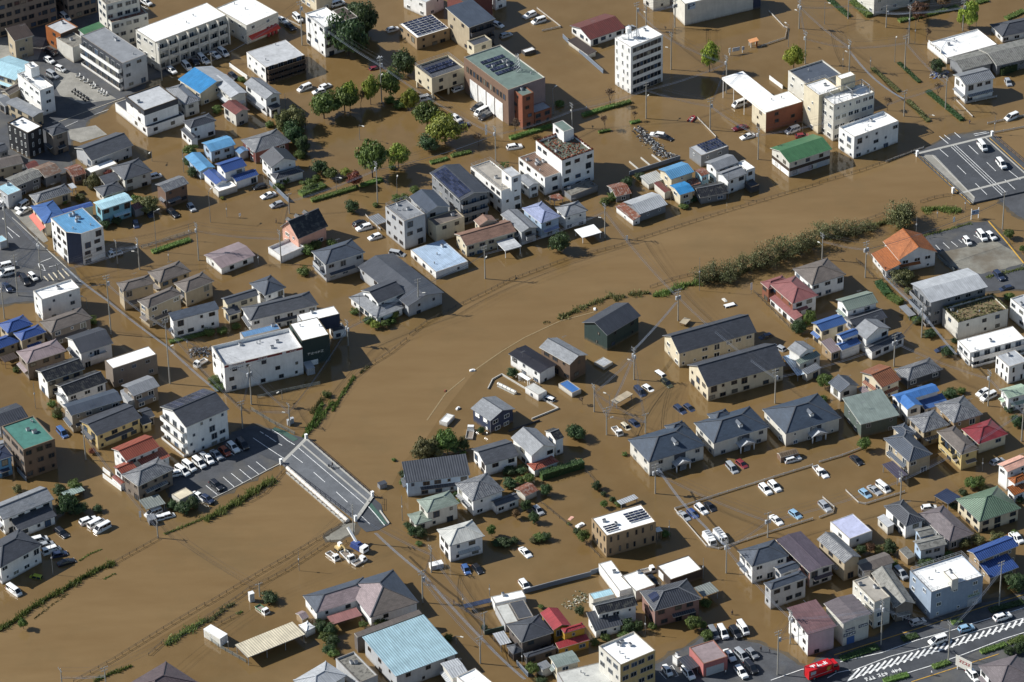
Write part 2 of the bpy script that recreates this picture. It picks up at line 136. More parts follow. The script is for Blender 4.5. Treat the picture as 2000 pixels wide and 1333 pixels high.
 ('house','sky blue walled house',-129.15,-55.15,0.491,[(0,0,4.54,5.53,-1,5.85,'H','s=.3 wc=skyblue rc=navy/s')]),
 ('apartment_building','tall white house with purple solar roof',-80.8,-41.98,0.641,[(0,0,13.24,11.9,-1,9.41,'G','s=.35 wc=white rc=dgrey/s solslope=B:2:7 bal=L:3 win=h')]),
 ('house','white house with red tiled stepped roofs',-95.36,-52.76,0.633,[(0,0,10.05,6.92,-1,5,'G','s=.35 wc=white rc=redtile/t'),(-5.67,-3.79,4.61,3.98,-1,3.6,'G','s=.3 wc=white rc=redtile/t'),(-8.79,-5.48,1.44,4.3,-1,2,'g','s=.3 wc=white rc=redtile/t'),(2.38,-4.15,8.02,3.93,-1,3,'Sf','s=.2 wc=white rc=redtile/t')]),
 ('house','taupe house with snowy patterned grey hip roof',-91.49,-63.54,0.7,[(0,0,11.3,6.81,-1,5.12,'H','s=.4 wc=taupe rc=greytile/t')]),
 ('carport','translucent carport roof in front of @69',-90.12,-72.31,0.477,[(0,0,5.32,4.66,-1,2.2,'P','wc=grey rc=trans/c t=.06')]),
 ('shed','cream flat roofed shed right of @69',-82.76,-68.56,0.711,[(0,0,4.33,3.32,-1,1.8,'F','wc=offwhite rc=cream/f win=n')]),
 ('shelter','pale green translucent shelter right of @70',-110.31,-66.37,0.585,[(0,0,5.43,2.62,-1,1.6,'P','wc=dgrey rc=transg/c t=.06')]),
 ('house','white house with big grey roof and dark skirt',-121.95,-75.59,0.611,[(0,0,14.51,6.98,-1,5,'G','s=.4 wc=white rc=grey/s'),(0.34,-4.51,10.74,5.08,-1,2.8,'Sf','s=.25 wc=white rc=dgrey/s')]),
 ('house','white two storey house with dark hip roof',-123.05,-95.07,0.771,[(0,0,13.15,9.19,-1,5.56,'H','s=.4 wc=white rc=dgrey/s')]),
 ('house','cream house with dark stepped roofs left of @72',-72.28,16.64,0.488,[(0,0,9.44,3.59,-1,5,'G','s=.4 wc=cream rc=slate/s'),(-3.51,-1.86,3.62,4.45,-1,2.93,'G','s=.3 wc=cream rc=slate/s')]),
 ('house','white house with slate hip roof behind @72',-65.1,21.88,0.609,[(0,0,6.83,7.66,-1,5,'H','s=.45 wc=white rc=bluegrey/s')]),
 ('house','long white house with grey brown hip roof',-61.5,12.3,0.385,[(0,0,19.3,7.15,-1,4.5,'H','s=.45 wc=white rc=slate/s')]),
 ('shed','shed with flat steel blue roof behind @73',-66.13,-0.11,0.384,[(0,0,10.4,2.9,-1,5,'F','wc=lgrey rc=steelblue/m win=n')]),
 ('shop_building','white tiled showroom with red stripe sign',-66.3,-13.01,0.38,[(0,0,21.41,10.07,-1,8.46,'F','wc=white rc=lgrey/f p=1.0 win=s ac=2 sign=F:0:.055:7.8:8.4:red:white: sign=F:.27:.74:7.8:8.4:red:white: sign=F:.79:1:7.8:8.4:red:white: sign=F:.075:.265:7.7:8.45:white:red:YANMAR sign=F:.42:.56:7.8:8.38:red:white:#4 sign=F:.83:.93:7.8:8.38:red:white:#4 sign=F:.06:.25:6.7:7.2:white:navy:#7 sign=F:.41:.55:7.3:7.65:white:navy:#7')]),
 ('shop_building','dark green store with stepped white roofs',-52.91,-5.23,0.389,[(0,0,7.74,9.01,-1,8.49,'F','wc=dgreen rc=white/f p=.1 win=n sign=F:.15:.8:3.4:4.6:dgreen:offwhite:#5 sign=F:.2:.55:.2:1.8:white:grey:'),(4.9,6.46,10.37,4.26,4,8,'F','wc=lgrey wF=navy rc=white/f p=.1 win=n'),(10.04,6.37,3.57,3.17,-1,2.55,'F','wc=white rc=dgrey/f p=.4 win=s')]),
 ('house','white gabled house with wide grey skirt roof',-34.22,18.29,0.62,[(0,0,8.78,8,-1,4.6,'G','s=.4 wc=white rc=dgrey/s'),(-2.59,-0.62,8.96,13.22,-1,2.5,'H','s=.25 wc=white rc=grey/s')]),
 ('warehouse','big slate grey gabled shed beside skirt roof',-29.59,25.28,0.599,[(0,0,11.58,24.54,-1,3.8,'g','s=.25 wc=lgrey rc=slate/m')]),
 ('barn','dark green barn with charcoal roof',26.3,1.65,0.786,[(0,0,12.98,9.14,-1,5.26,'G','s=.45 wc=dgreen rc=dgrey/m win=s')]),
 ('house','white riverside house with flat black roof',5.27,-14.4,0.707,[(0,0,6.03,12.44,-1,3.78,'g','s=.12 wc=white rc=navyblack/s'),(-6.75,-8.93,2.89,5.09,-1,2,'F','wc=white rc=dirtywhite/f p=.05 win=s'),(-5.41,-2.83,1.2,4.03,-1,2.2,'P','wc=white rc=white/f t=.1')]),
 ('house','brown brick house with pale grey gable',13.31,-14.14,0.749,[(0,0,6.57,11.51,-1,5.94,'g','s=.4 wc=brick2 rc=grey/s')]),
 ('shed','white shed with tarpaulin blue roof',14.71,-23.92,0.64,[(0,0,2.95,5.67,-1,1.44,'F','wc=offwhite rc=tarp/m win=s')]),
 ('shed','low pale roofed cabin in water in front of @77',23.78,-12.23,0.766,[(0,0,3.39,3.51,-1,1,'F','wc=offwhite rc=palegrey/m win=n')]),
 ('house','navy grey house on the river bank',-5.22,-37.23,0.693,[(0,0,8.33,7.79,-1,4.1,'g','s=.35 wc=navy rc=grey/s')]),
 ('shed','white box shed standing in open water left of @81',-17.03,-36.92,1.072,[(0,0,4.04,2.26,-1,1.2,'F','wc=white rc=white/m win=n')]),
 ('house','long house with ribbed grey metal roof',-19.57,-65.5,0.183,[(0,0,16.28,6.19,-1,4.76,'Sf','s=.35 wc=paleblue rc=slate/c')]),
 ('house','white house with brown slate roof left of @83',-4.77,-56.23,0.435,[(0,0,9.53,7.96,-1,3.89,'G','s=.4 wc=white rc=slate/s')]),
 ('house','white house with steep grey gable and red skirt tiles',4.94,-53.81,0.546,[(0,0,7.48,9.71,-1,5,'g','s=.5 wc=white rc=grey/s'),(6.27,0.12,2.61,5.11,-1,5,'G','s=.4 wc=white rc=black/t'),(-0.89,-5.71,7.33,3.46,-1,2.3,'H','s=.2 wc=white rc=redtile/t')]),
 ('house','white house with interlocking grey tile roofs',-8.75,-72.69,0.512,[(0,0,9.1,8.8,-1,5,'H','s=.4 wc=white rc=greytile/t'),(4.3,-5.06,6.81,2.98,-1,2.6,'G','s=.4 wc=white rc=slate/s')]),
 ('house','white house with sage green hip roof',-19.01,-78.51,0.436,[(0,0,8.85,6.06,-1,4.91,'H','s=.4 wc=offwhite rc=sage/s'),(-5.48,-0.83,4.41,4.91,-1,2.5,'H','s=.3 wc=offwhite rc=sage/s')]),
 ('house','white cube house with pale hip roof',-13.43,-92.31,0.418,[(0,0,9.44,7.46,-1,5.36,'H','s=.45 wc=white rc=dirtywhite/m')]),
 ('shed','collapsed rust red shed in front of @83',2.84,-70.02,0.674,[(0,0,4.35,4.33,-1,2,'G','s=.3 wc=offwhite rc=rust/c win=n')]),
 ('office_building','tan brick block with white solar roof',26.37,-89.73,0.424,[(0,0,13.45,8.22,-1,6.44,'F','wc=tan rc=white/f p=.15 win=w sol=4:4:.55:.25:.95:.75 sol=3:3:.05:.12:.3:.45 ac=1')]),
 ('apartment_building','rear cream apartment row with charcoal gable',51.77,-5.63,0.426,[(0,0,22.89,9.53,-1,4.8,'G','s=.55 wc=cream rc=dgrey/s win=h')]),
 ('apartment_building','front cream apartment row with charcoal gable',57.89,-20.71,0.426,[(0,0,22.77,11.48,-1,4.91,'G','s=.55 wc=cream rc=dgrey/s win=h')]),
 ('carport','long beige flat carport right of @80',27.97,-29.9,0.775,[(0,0,6.09,2.16,-1,1.8,'P','wc=grey rc=beige/m t=.15')]),
 ('shelter','small beige shelter roof left of @88',45.96,6.52,1.048,[(0,0,2.95,1.94,-1,1,'P','wc=brown rc=beige/m t=.15')]),
 ('house','white house with dark grey gable in front of @91',75.22,-13.83,0.644,[(0,0,5.51,4.84,-1,5,'g','s=.4 wc=white rc=grey/s'),(-0.42,-3.18,7.19,1.76,-1,3.8,'Sf','s=.25 wc=offwhite rc=sage/t'),(-1.76,-6.08,4.95,2.19,-1,2.4,'Sf','s=.2 wc=offwhite rc=grey/t')]),
 ('house','white house with grey green tiled roof',91.57,8.4,0.432,[(0,0,9.39,6.32,-1,5,'G','s=.4 wc=white rc=sage/t')]),
 ('house','cream house with deep blue tiled gable',83.39,-1.84,0.505,[(0,0,8.12,4.85,-1,5,'G','s=.35 wc=cream rc=blue/t')]),
 ('house','white house with two grey gables right of @92',94.29,-5.33,0.632,[(0,0,8.57,5.39,-1,5,'g','s=.45 wc=white rc=grey/s'),(0.95,-4.15,11.54,3.16,-1,2.8,'G','s=.3 wc=white rc=dgrey/t')]),
 ('house','white house with twin blue tile roofs',87.8,-7.42,0.545,[(0,0,5.5,2.96,-1,5,'G','s=.4 wc=white rc=blue/t'),(-1.1,-1.61,6.24,3.47,-1,3.25,'G','s=.4 wc=white rc=blue/t'),(-5.39,-0.15,3.29,4.9,-1,3,'Sf','s=.2 wc=tan rc=mauve/c')]),
 ('apartment_building','tall grey metal apartment with side stairs',116.11,10.53,0.423,[(0,0,17.41,10.52,-1,8,'G','s=.2 wc=grey rc=palegrey/m bal=L:3 win=h')]),
 ('office_building','white block with overgrown roof garden',122.32,2.72,0.424,[(0,0,15.15,8.04,-1,5.62,'F','wc=offwhite rc=mossbrown/f p=.6 win=s plants')]),
 ('apartment_building','white apartment row with open corridor',125.18,-10.08,0.394,[(0,0,16.36,6.62,-1,4.15,'F','wc=white rc=white/f p=.1 bal=F:2 win=h')]),
 ('office_building','white block with brick edge and slit windows',129.21,-20.87,0.467,[(0,0,5.8,6.07,-1,5.38,'F','wc=white rc=palegrey/m p=.1 win=w')]),
 ('house','white house with pale green metal roof in front of @96',128.26,-34.85,0.396,[(0,0,6.35,4.64,-1,4.64,'G','s=.3 wc=white rc=palegreen/m')]),
 ('office_building','white flat roofed block on right edge behind @95',135.41,4.22,0.482,[(0,0,4.15,6.96,-1,6.17,'F','wc=white rc=palegrey/f p=.3 win=h')]),
 ('house','low dark house with grey tile hip roof behind @98',105.08,-21.3,0.488,[(0,0,10.94,6.31,-1,2.8,'H','s=.45 wc=dgrey rc=greytile/t')]),
 ('house','cream house with orange brown tile gable',94.74,-26.45,0.588,[(0,0,6.3,8.92,-1,4.5,'G','s=.35 wc=cream rc=browntile/t')]),
 ('house','small white house with slate gable left of @97',85.19,-28.01,0.524,[(0,0,6.08,5.4,-1,3.23,'g','s=.45 wc=white rc=bluegrey/t')]),
 ('house','white house with bright blue hipped metal roofs',102.78,-35.35,0.433,[(0,0,12.06,3.93,-1,5,'G','s=.35 wc=white rc=tarp/m'),(-3.35,-2.99,4.57,5.27,-1,5,'g','s=.4 wc=white rc=tarp/m'),(3.63,-3.13,6.97,3.45,-1,2.8,'Sf','s=.25 wc=white rc=blue/m')]),
 ('house','dark house with broad green grey roof',90.93,-41.26,0.363,[(0,0,10.99,10.87,-1,4.51,'Sf','s=.12 wc=dgreen2 rc=greygreen/m win=s')]),
 ('house','tan house with grey tile hip roof behind @101',113.14,-42.34,0.44,[(0,0,8.61,9.44,-1,4.5,'H','s=.4 wc=tan rc=greytile/t')]),
 ('house','beige house with grey hip roof in front of @98',105.02,-47.79,0.438,[(0,0,7.77,7.65,-1,4.8,'H','s=.4 wc=beige rc=greytile/t')]),
 ('house','beige house with slate blue roof and carport',98.7,-58.85,0.48,[(0,0,7.01,11.71,-1,4.94,'H','s=.4 wc=beige rc=bluegrey/t'),(2.93,6.33,3.78,5.35,-1,5,'H','s=.3 wc=beige rc=bluegrey/t'),(-6.27,-3.89,3.21,6.99,-1,2.4,'P','wc=grey rc=purplegrey/c t=.06')]),
 ('house','yellow house with brown hip roof',111.4,-57.1,0.452,[(0,0,5.4,11.56,-1,5.29,'H','s=.35 wc=yellow rc=greybrown/s bal=L:1')]),
 ('house','cream house with bright red hip roof',118.89,-50.82,0.49,[(0,0,8.96,7.79,-1,3.37,'H','s=.4 wc=cream rc=red/m')]),
 ('house','cream house with ribbed green hip roof',116.25,-82.55,0.454,[(0,0,12.04,10.73,-1,3.84,'H','s=.45 wc=cream rc=greentile/t')]),
 ('house','white house with pink and orange roofs',124.02,-68.66,0.563,[(0,0,7.28,4.11,-1,6,'G','s=.3 wc=white rc=pink/s'),(-1.27,-3.62,4.84,2.8,-1,4.2,'H','s=.4 wc=white rc=orange/t'),(-3,-5.63,4.83,3.02,-1,2.6,'Sf','s=.25 wc=white rc=orange/t')]),
 ('house','white house with black tile hip roof behind @106',95.23,-86.08,0.483,[(0,0,5.58,9.75,-1,4.18,'H','s=.4 wc=white rc=dgrey/t'),(-4.46,1.27,2,4.81,-1,2.5,'Sl','s=.15 wc=offwhite rc=lgrey/m')]),
 ('house','low house with huge mauve grey hip roof',105.17,-89.25,0.48,[(0,0,7.31,13.56,-1,3,'H','s=.4 wc=grey rc=mauvegrey/s')]),
 ('house','pale blue walled house with weathered roof',100.31,-98.46,0.34,[(0,0,7.16,4.27,-1,4.17,'G','s=.3 wc=lgrey wL=paleblue rc=weather/s'),(0.44,4.06,3.91,3.41,-1,4.6,'G','s=.3 wc=paleblue rc=weather/s')]),
 ('house','white house with flat lilac white roof',82.01,-89.47,0.511,[(0,0,6.64,8.35,-1,2.96,'F','wc=white rc=lilacwhite/f p=.1 win=s')]),
 ('house','beige house with curved grey tile roof',77.9,-102.18,0.523,[(0,0,5.03,11.6,-1,5.88,'g','s=.45 wc=beige rc=greytile/t')]),
 ('house','white house with brown metal gable behind @113',86.24,-105.01,0.469,[(0,0,8.63,4.74,-1,3.5,'G','s=.3 wc=white rc=greybrown/m')]),
 ('house','tan house with royal blue wave tiles',115.07,-102.38,0.522,[(0,0,11.83,4.92,-1,5,'G','s=.35 wc=tan rc=royal/t'),(-1.31,-4.06,8.38,5.48,-1,2.5,'Sf','s=.25 wc=tan rc=royal/t')]),
 ('shop_building','pale blue walled shop block with white roof',102.33,-116.21,0.446,[(0,0,14.34,9.71,-1,8.23,'F','wc=lilacwall rc=white/f p=.35 win=s rail sign=F:.72:.95:3:3.7:palegreen:dgreen:#5 sign=F:.72:.92:.2:2.4:lgrey:grey:'),(-0.93,-3.33,1.8,3.92,7,10.2,'F','wc=offwhite rc=white/f win=n')]),
 ('office_building','narrow cream three storey block',84.02,-121.5,0.472,[(0,0,4.4,9.59,-1,8.05,'F','wc=offwhite rc=greige/f p=.25 win=o ac=1')]),
 ('shop_building','cream shop with blue signs',77.82,-128.19,0.459,[(0,0,7.91,8.8,-1,7.35,'g','s=.12 wc=offwhite rc=mauvegrey/m win=n sign=F:.02:.48:2.7:3.6:navy:white:#4 sign=F:.1:.45:4:4.8:navy:white:#5 sign=F:.6:.95:4:4.8:navy:white:#4 sign=F:.15:.45:.2:2.3:blue:white:')]),
 ('house','narrow taupe house with long grey gable',89.67,-117.17,0.31,[(0,0,5.24,14.52,-1,4.81,'g','s=.5 wc=taupe rc=weather/s')]),
 ('house','grey brown roofed house in bottom right corner',113.04,-150.34,0.397,[(0,0,10.07,9.64,-1,5,'H','s=.4 wc=white rc=mauvegrey/s')]),
 ('house','house with dark plum flat slate roof',69.7,-102.26,0.487,[(0,0,7.13,15.31,-1,5.01,'g','s=.1 wc=lgrey wL=rose rc=plum/s')]),
 ('house','white house with charcoal blue hip roof',59.54,-103.2,0.431,[(0,0,10.14,7.4,-1,5.54,'H','s=.45 wc=white rc=bluegrey/s')]),
 ('house','grey walled house with charcoal roof in front of @116',64.1,-114.9,0.487,[(0,0,10.26,3.28,-1,6.03,'H','s=.4 wc=lgrey rc=bluegrey/s'),(3.64,5.35,5.3,3.31,-1,5,'G','s=.35 wc=lgrey rc=bluegrey/s')]),
 ('shop_building','white shop with pink striped roof',69.16,-130.85,0.409,[(0,0,7.72,10.56,-1,6.83,'Sf','s=.06 wc=white wF=rosewhite rc=pinkstripe/m win=s ac=1')]),
 ('garage','pink garage with mauve flat roof',44.45,-139.42,0.434,[(0,0,6.37,7.02,-1,4.09,'F','wc=salmon rc=mauve/f p=.15 win=n sign=F:.12:.85:.2:2.6:lgrey:grey:')]),
 ('carport','dark corrugated carport left of @118',39.69,-140.94,0.483,[(0,0,2.98,5.05,-1,2.3,'P','wc=grey rc=dgrey/c t=.06')]),
 ('shed','small white storage box left of @118',37.19,-138.62,0.646,[(0,0,1.4,1.68,-1,2.39,'F','wc=white rc=white/f win=n')]),
 ('office_building','cream block with stained white roof on bottom edge',25.18,-146.23,0.568,[(0,0,9.82,8.73,-1,11,'F','wc=offwhite wF=sand rc=white/f p=.5 win=o ac=3')]),  # shade of the front wall put into its colour; lit left face paler
 ('garage','black walled garage with white roof',39.33,-104.6,0.476,[(0,0,8.89,6.57,-1,2.8,'F','wc=dbrown rc=white/f p=.15 win=n sign=L:.15:.5:.2:2.2:white:grey:')]),
 ('house','rose brick house with solar hip roof',36.5,-118.84,0.381,[(0,0,12.3,8.37,-1,5.33,'H','s=.4 wc=rose rc=dgrey/t solslope=L:1:3')]),
 ('carport','arched translucent carport right of @120',45.42,-112.87,0.496,[(0,0,4.52,4.23,-1,2.3,'P','wc=grey rc=trans/c t=.06')]),
 ('house','white house with black tile gable and skirt',23.08,-121.6,0.341,[(0,0,10.17,4.56,-1,5,'G','s=.4 wc=white rc=black/t'),(-3.46,-2.25,7.06,5.79,-1,2.6,'Sf','s=.25 wc=white rc=dgrey/c')]),
 ('shed','pale cyan roofed shed behind @122',20.26,-116.15,0.356,[(0,0,5.61,2.78,-1,4,'F','wc=offwhite rc=palecyan/m win=n')]),
 ('shed','white flat roofed shed behind @122',29.09,-109.78,0.497,[(0,0,5.44,7.12,-1,3,'F','wc=offwhite rc=white/f win=n')]),
 ('shed','long narrow white shed behind @122',23.75,-107.69,0.392,[(0,0,3.33,12.2,-1,3,'F','wc=white rc=white/f win=n')]),
 ('house','yellow house with bright red roofs',8.96,-126.89,0.417,[(0,0,4.62,7.47,-1,5,'g','s=.4 wc=gold rc=brightred/m'),(2.28,-4.91,5.49,1.95,-1,5,'H','s=.4 wc=gold rc=brightred/m'),(1.13,-6.93,8.03,1.89,-1,2.6,'Sf','s=.25 wc=gold rc=brightred/m')]),
 ('house','dark brown house with octagonal bay',2.88,-130.15,0.451,[(0,0,8.44,7.76,-1,4.8,'H','s=.4 wc=brown2 rc=dgrey/s'),(-0.41,-6.03,7.96,1.68,-1,2.5,'H','s=.25 wc=brown2 rc=dgrey/s'),(-5.15,-2.27,2.74,3.38,-1,2.3,'H','s=.6 wc=brown2 rc=dgrey/s')]),
 ('shop_building','low shop with white and grey flat roofs',-2.07,-114.53,0.314,[(0,0,7.86,2.91,-1,2.5,'F','wc=white rc=white/f win=n'),(-2.51,-6.1,3.26,7.61,-1,2.5,'F','wc=lgrey rc=dirtywhite/f win=n'),(1.28,-5.65,3.76,7.03,-1,2.4,'F','wc=lgrey rc=dgrey/f win=n')]),
 ('carport','dark flat canopy by the road left of @125',-9.52,-115.49,0.335,[(0,0,6.74,1.6,-1,1.5,'P','wc=dgrey rc=navy/m t=.1')]),
 ('carport','white ribbed carport left of @124',-3.77,-130.16,0.378,[(0,0,2.86,4.95,-1,2.2,'P','wc=grey rc=palegrey/c t=.06')]),
 ('house','white house with grey green metal roof behind @126',10.72,-141.52,0.386,[(0,0,5.97,4.54,-1,4.5,'G','s=.12 wc=cream rc=greygreen/m')]),
 ('warehouse','beige flat roofed hall on bottom edge',15.29,-147.86,0.328,[(0,0,10.81,7.97,-1,4,'F','wc=lgrey rc=dirtywhite/f p=.1 win=n')]),
 ('hall','hall with ribbed light blue roof',-25.37,-136.02,0.52,[(0,0,16.57,16.26,-1,4.8,'Sf','s=.05 wc=lgrey rc=lightblue/c win=s'),(0.04,10.61,17.41,1.53,-1,4.6,'Sf','s=.1 wc=greybrown rc=greybrown/m win=n sol=1:12:.15:.2:.95:.8')]),
 ('office_building','grey stained flat terrace building',-37.75,-142.24,0.554,[(0,0,4.95,10.81,-1,4,'F','wc=lgrey rc=dirty/f p=.5 win=s ac=1')]),
 ('house','white metal hip roofed house on bottom edge',-46.08,-146.93,0.758,[(0,0,10.12,7.51,-1,4.6,'H','s=.35 wc=white rc=palegrey/m')]),
 ('shop_building','white flat roofed block on bottom edge right of @127',-10.18,-150.48,0.632,[(0,0,5.27,6.94,-1,6,'F','wc=white rc=white/f p=.3 win=s')]),
 ('house','low house with pale ribbed roof right of @127',-14.84,-144.18,0.44,[(0,0,4.36,6.39,-1,4.5,'G','s=.1 wc=offwhite rc=palegrey/c')]),
 ('care_home','low nursing home with grey and mauve hip roofs',-42.45,-113.44,0.449,[(0,0,15.92,7.73,-1,3.2,'H','s=.4 wc=white rc=bluegrey/s rcf=mauve/s'),(9.08,-4.3,12.87,14.74,-1,3.4,'H','s=.4 wc=white rc=bluegrey/s rcf=greybrown/s rcl=mauve/s'),(-1.77,-6.46,7.71,3.65,-1,2,'P','wc=brown rc=dustyred/m t=.15')]),
 ('shed','long open shed with cream roof',-58.48,-129.44,0.571,[(0,0,15.74,5.95,-1,2.6,'P','wc=grey rc=cream/c t=.2')]),
 ('tent','white pyramid tent right of @131',-50.05,-123.73,0.661,[(0,0,2.6,3.03,-1,1.9,'H','s=.35 wc=white rc=white/m win=n')]),
 ('shed','small mauve gabled shed right of @131',-51.29,-119.48,0.595,[(0,0,1.93,3.07,-1,2,'G','s=.4 wc=tan rc=mauve/m')]),
 ('house','brown roofed house on the bottom edge',-83.39,-147.87,0.78,[(0,0,14.09,11.56,-1,4,'H','s=.4 wc=white rc=plumbrown/m')]),
 ('apartment_building','blue grey hip roofed apartment house behind @87',38.44,-54.52,0.448,[(0,0,16.23,11.28,-1,4.59,'H','s=.45 wc=offwhite rc=slateblue/s porch'),(5.13,4.26,5.06,3.96,-1,5,'H','s=.5 wc=offwhite rc=slateblue/s')]),
 ('apartment_building','blue grey hip roofed apartment house in front of @89',55.18,-47.15,0.446,[(0,0,16.18,10.47,-1,4.43,'H','s=.45 wc=offwhite rc=slateblue/s porch'),(-1.01,4.18,5.37,4.38,-1,5,'H','s=.5 wc=offwhite rc=slateblue/s')]),
 ('apartment_building','blue grey hip roofed apartment house left of @99',73.26,-42.49,0.433,[(0,0,16.14,12.43,-1,4.26,'H','s=.45 wc=offwhite rc=slateblue/s porch')]),
 ('shed','grey ribbed carport roof by the water behind @87',27.83,-74.58,0.55,[(0,0,5.17,2,-1,1.6,'P','wc=grey rc=palegrey/c t=.06')]),
 ('shed','brown netted frame shed left of @99',68.86,-55.93,0.394,[(0,0,4.96,2.21,-1,1.6,'G','s=.4 wc=brown rc=netbrown/c win=n')]),
 ('house','low grey lean-to house at left edge left of @7',-146.41,127.45,0.706,[(0,0,3.27,6.69,-1,3,'G','s=.3 wc=grey rc=grey/m')]),
 ('house','grey gabled house at left edge left of @8',-144.31,99.04,0.56,[(0,0,3.17,4.87,-1,4,'G','s=.3 wc=grey rc=slate/s')]),
 ('shed','small red brown lean-to shed right of @30',-103.37,67.59,0.581,[(0,0,2.64,2.43,-1,2.5,'Sf','s=.2 wc=grey rc=redbrown/c win=n')]),
 ('carport','small pale carport roof behind @31',-122.41,80.03,0.498,[(0,0,1.63,2.79,-1,2.2,'P','wc=grey rc=palegrey/m')]),
 ('carport','dark brown carport roof in front of @59',-131.92,-6.25,0.543,[(0,0,4.12,3.05,-1,2.2,'P','wc=brown rc=dbrown/c')]),
 ('house','low dark roofed annex right of @64',-94.1,-34.22,0.525,[(0,0,2.82,4.85,-1,2.8,'G','s=.3 wc=taupe rc=dgrey/s')]),
 ('shed','narrow grey lean-to annex behind @64',-99.47,-25.64,0.42,[(0,0,1.83,6.02,-1,2.5,'Sl','s=.2 wc=lgrey rc=grey/m win=n')]),
 ('house','low grey roofed annex behind @66',-128.95,-48.1,0.45,[(0,0,3.64,5.9,-1,3,'G','s=.3 wc=grey rc=grey/s')]),
 ('house','small tan annex with black roof behind @68',-94.23,-37.65,0.532,[(0,0,2.81,2.95,-1,2.8,'Sf','s=.2 wc=sand rc=dgrey/s')]),
 ('shed','small blue grey roofed shed behind @34',-75.72,97.22,0.649,[(0,0,3.32,3.01,-1,2.5,'g','s=.3 wc=lgrey rc=steelblue/m win=n')]),
 ('carport','grey ribbed carport behind @38',-36.33,58.85,0.562,[(0,0,3.38,4.94,-1,2.3,'P','wc=grey rc=grey/c')]),
 ('carport','rusty striped carport roof behind @47',13.14,68.67,0.457,[(0,0,3.18,3.26,-1,2.2,'P','wc=grey rc=rust/c')]),
 ('terrace','grey concrete terrace block behind @47',19.79,74.08,0.599,[(0,0,9.19,4.44,-1,2,'F','wc=grey rc=dirty/f p=.3 win=n')]),
 ('shed','dark planter shed right of @49',67.87,74.26,0.502,[(0,0,2.82,3.19,-1,2,'F','wc=dgrey rc=dgrey/f win=n')]),
 ('carport','flat grey carport roof left of @93',105.11,8.61,0.423,[(0,0,2.14,5.54,-1,1.5,'P','wc=grey rc=grey/m')]),
 ('house','low charcoal roofed annex in front of @90',93.54,3.8,0.476,[(0,0,10.22,5.6,-1,2.8,'G','s=.3 wc=lgrey rc=dgrey/t')]),
 ('shed','small mauve lean-to annex left of @97',90.34,-30.52,0.417,[(0,0,1.78,4.17,-1,2.5,'Sl','s=.2 wc=tan rc=mauve/c win=n')]),
 ('carport','dark solar panel carport behind @105',106.86,-76.84,0.703,[(0,0,4.56,4.89,-1,2.3,'P','wc=grey rc=navy/c')]),
 ('shed','small brown timber shed left of @106',94.74,-99.82,0.59,[(0,0,2.35,3.47,-1,2,'Sf','s=.2 wc=tan rc=weather/s win=n')]),
 ('shed','low grey roofed annex in front of @124',6.01,-141.31,0.553,[(0,0,2.59,2.34,-1,2.5,'Sf','s=.15 wc=offwhite rc=grey/m win=n')]),
 ('carport','white roofed entrance porch right of @87',34.87,-88.76,0.365,[(0,0,1.56,1.87,-1,2.6,'P','wc=tan rc=white/f')]),
 ('carport','pale blue translucent carport in front of @91',73.1,-16.99,0.349,[(0,0,2.34,9.69,-1,2,'P','wc=grey rc=paleblue/c')]),
]
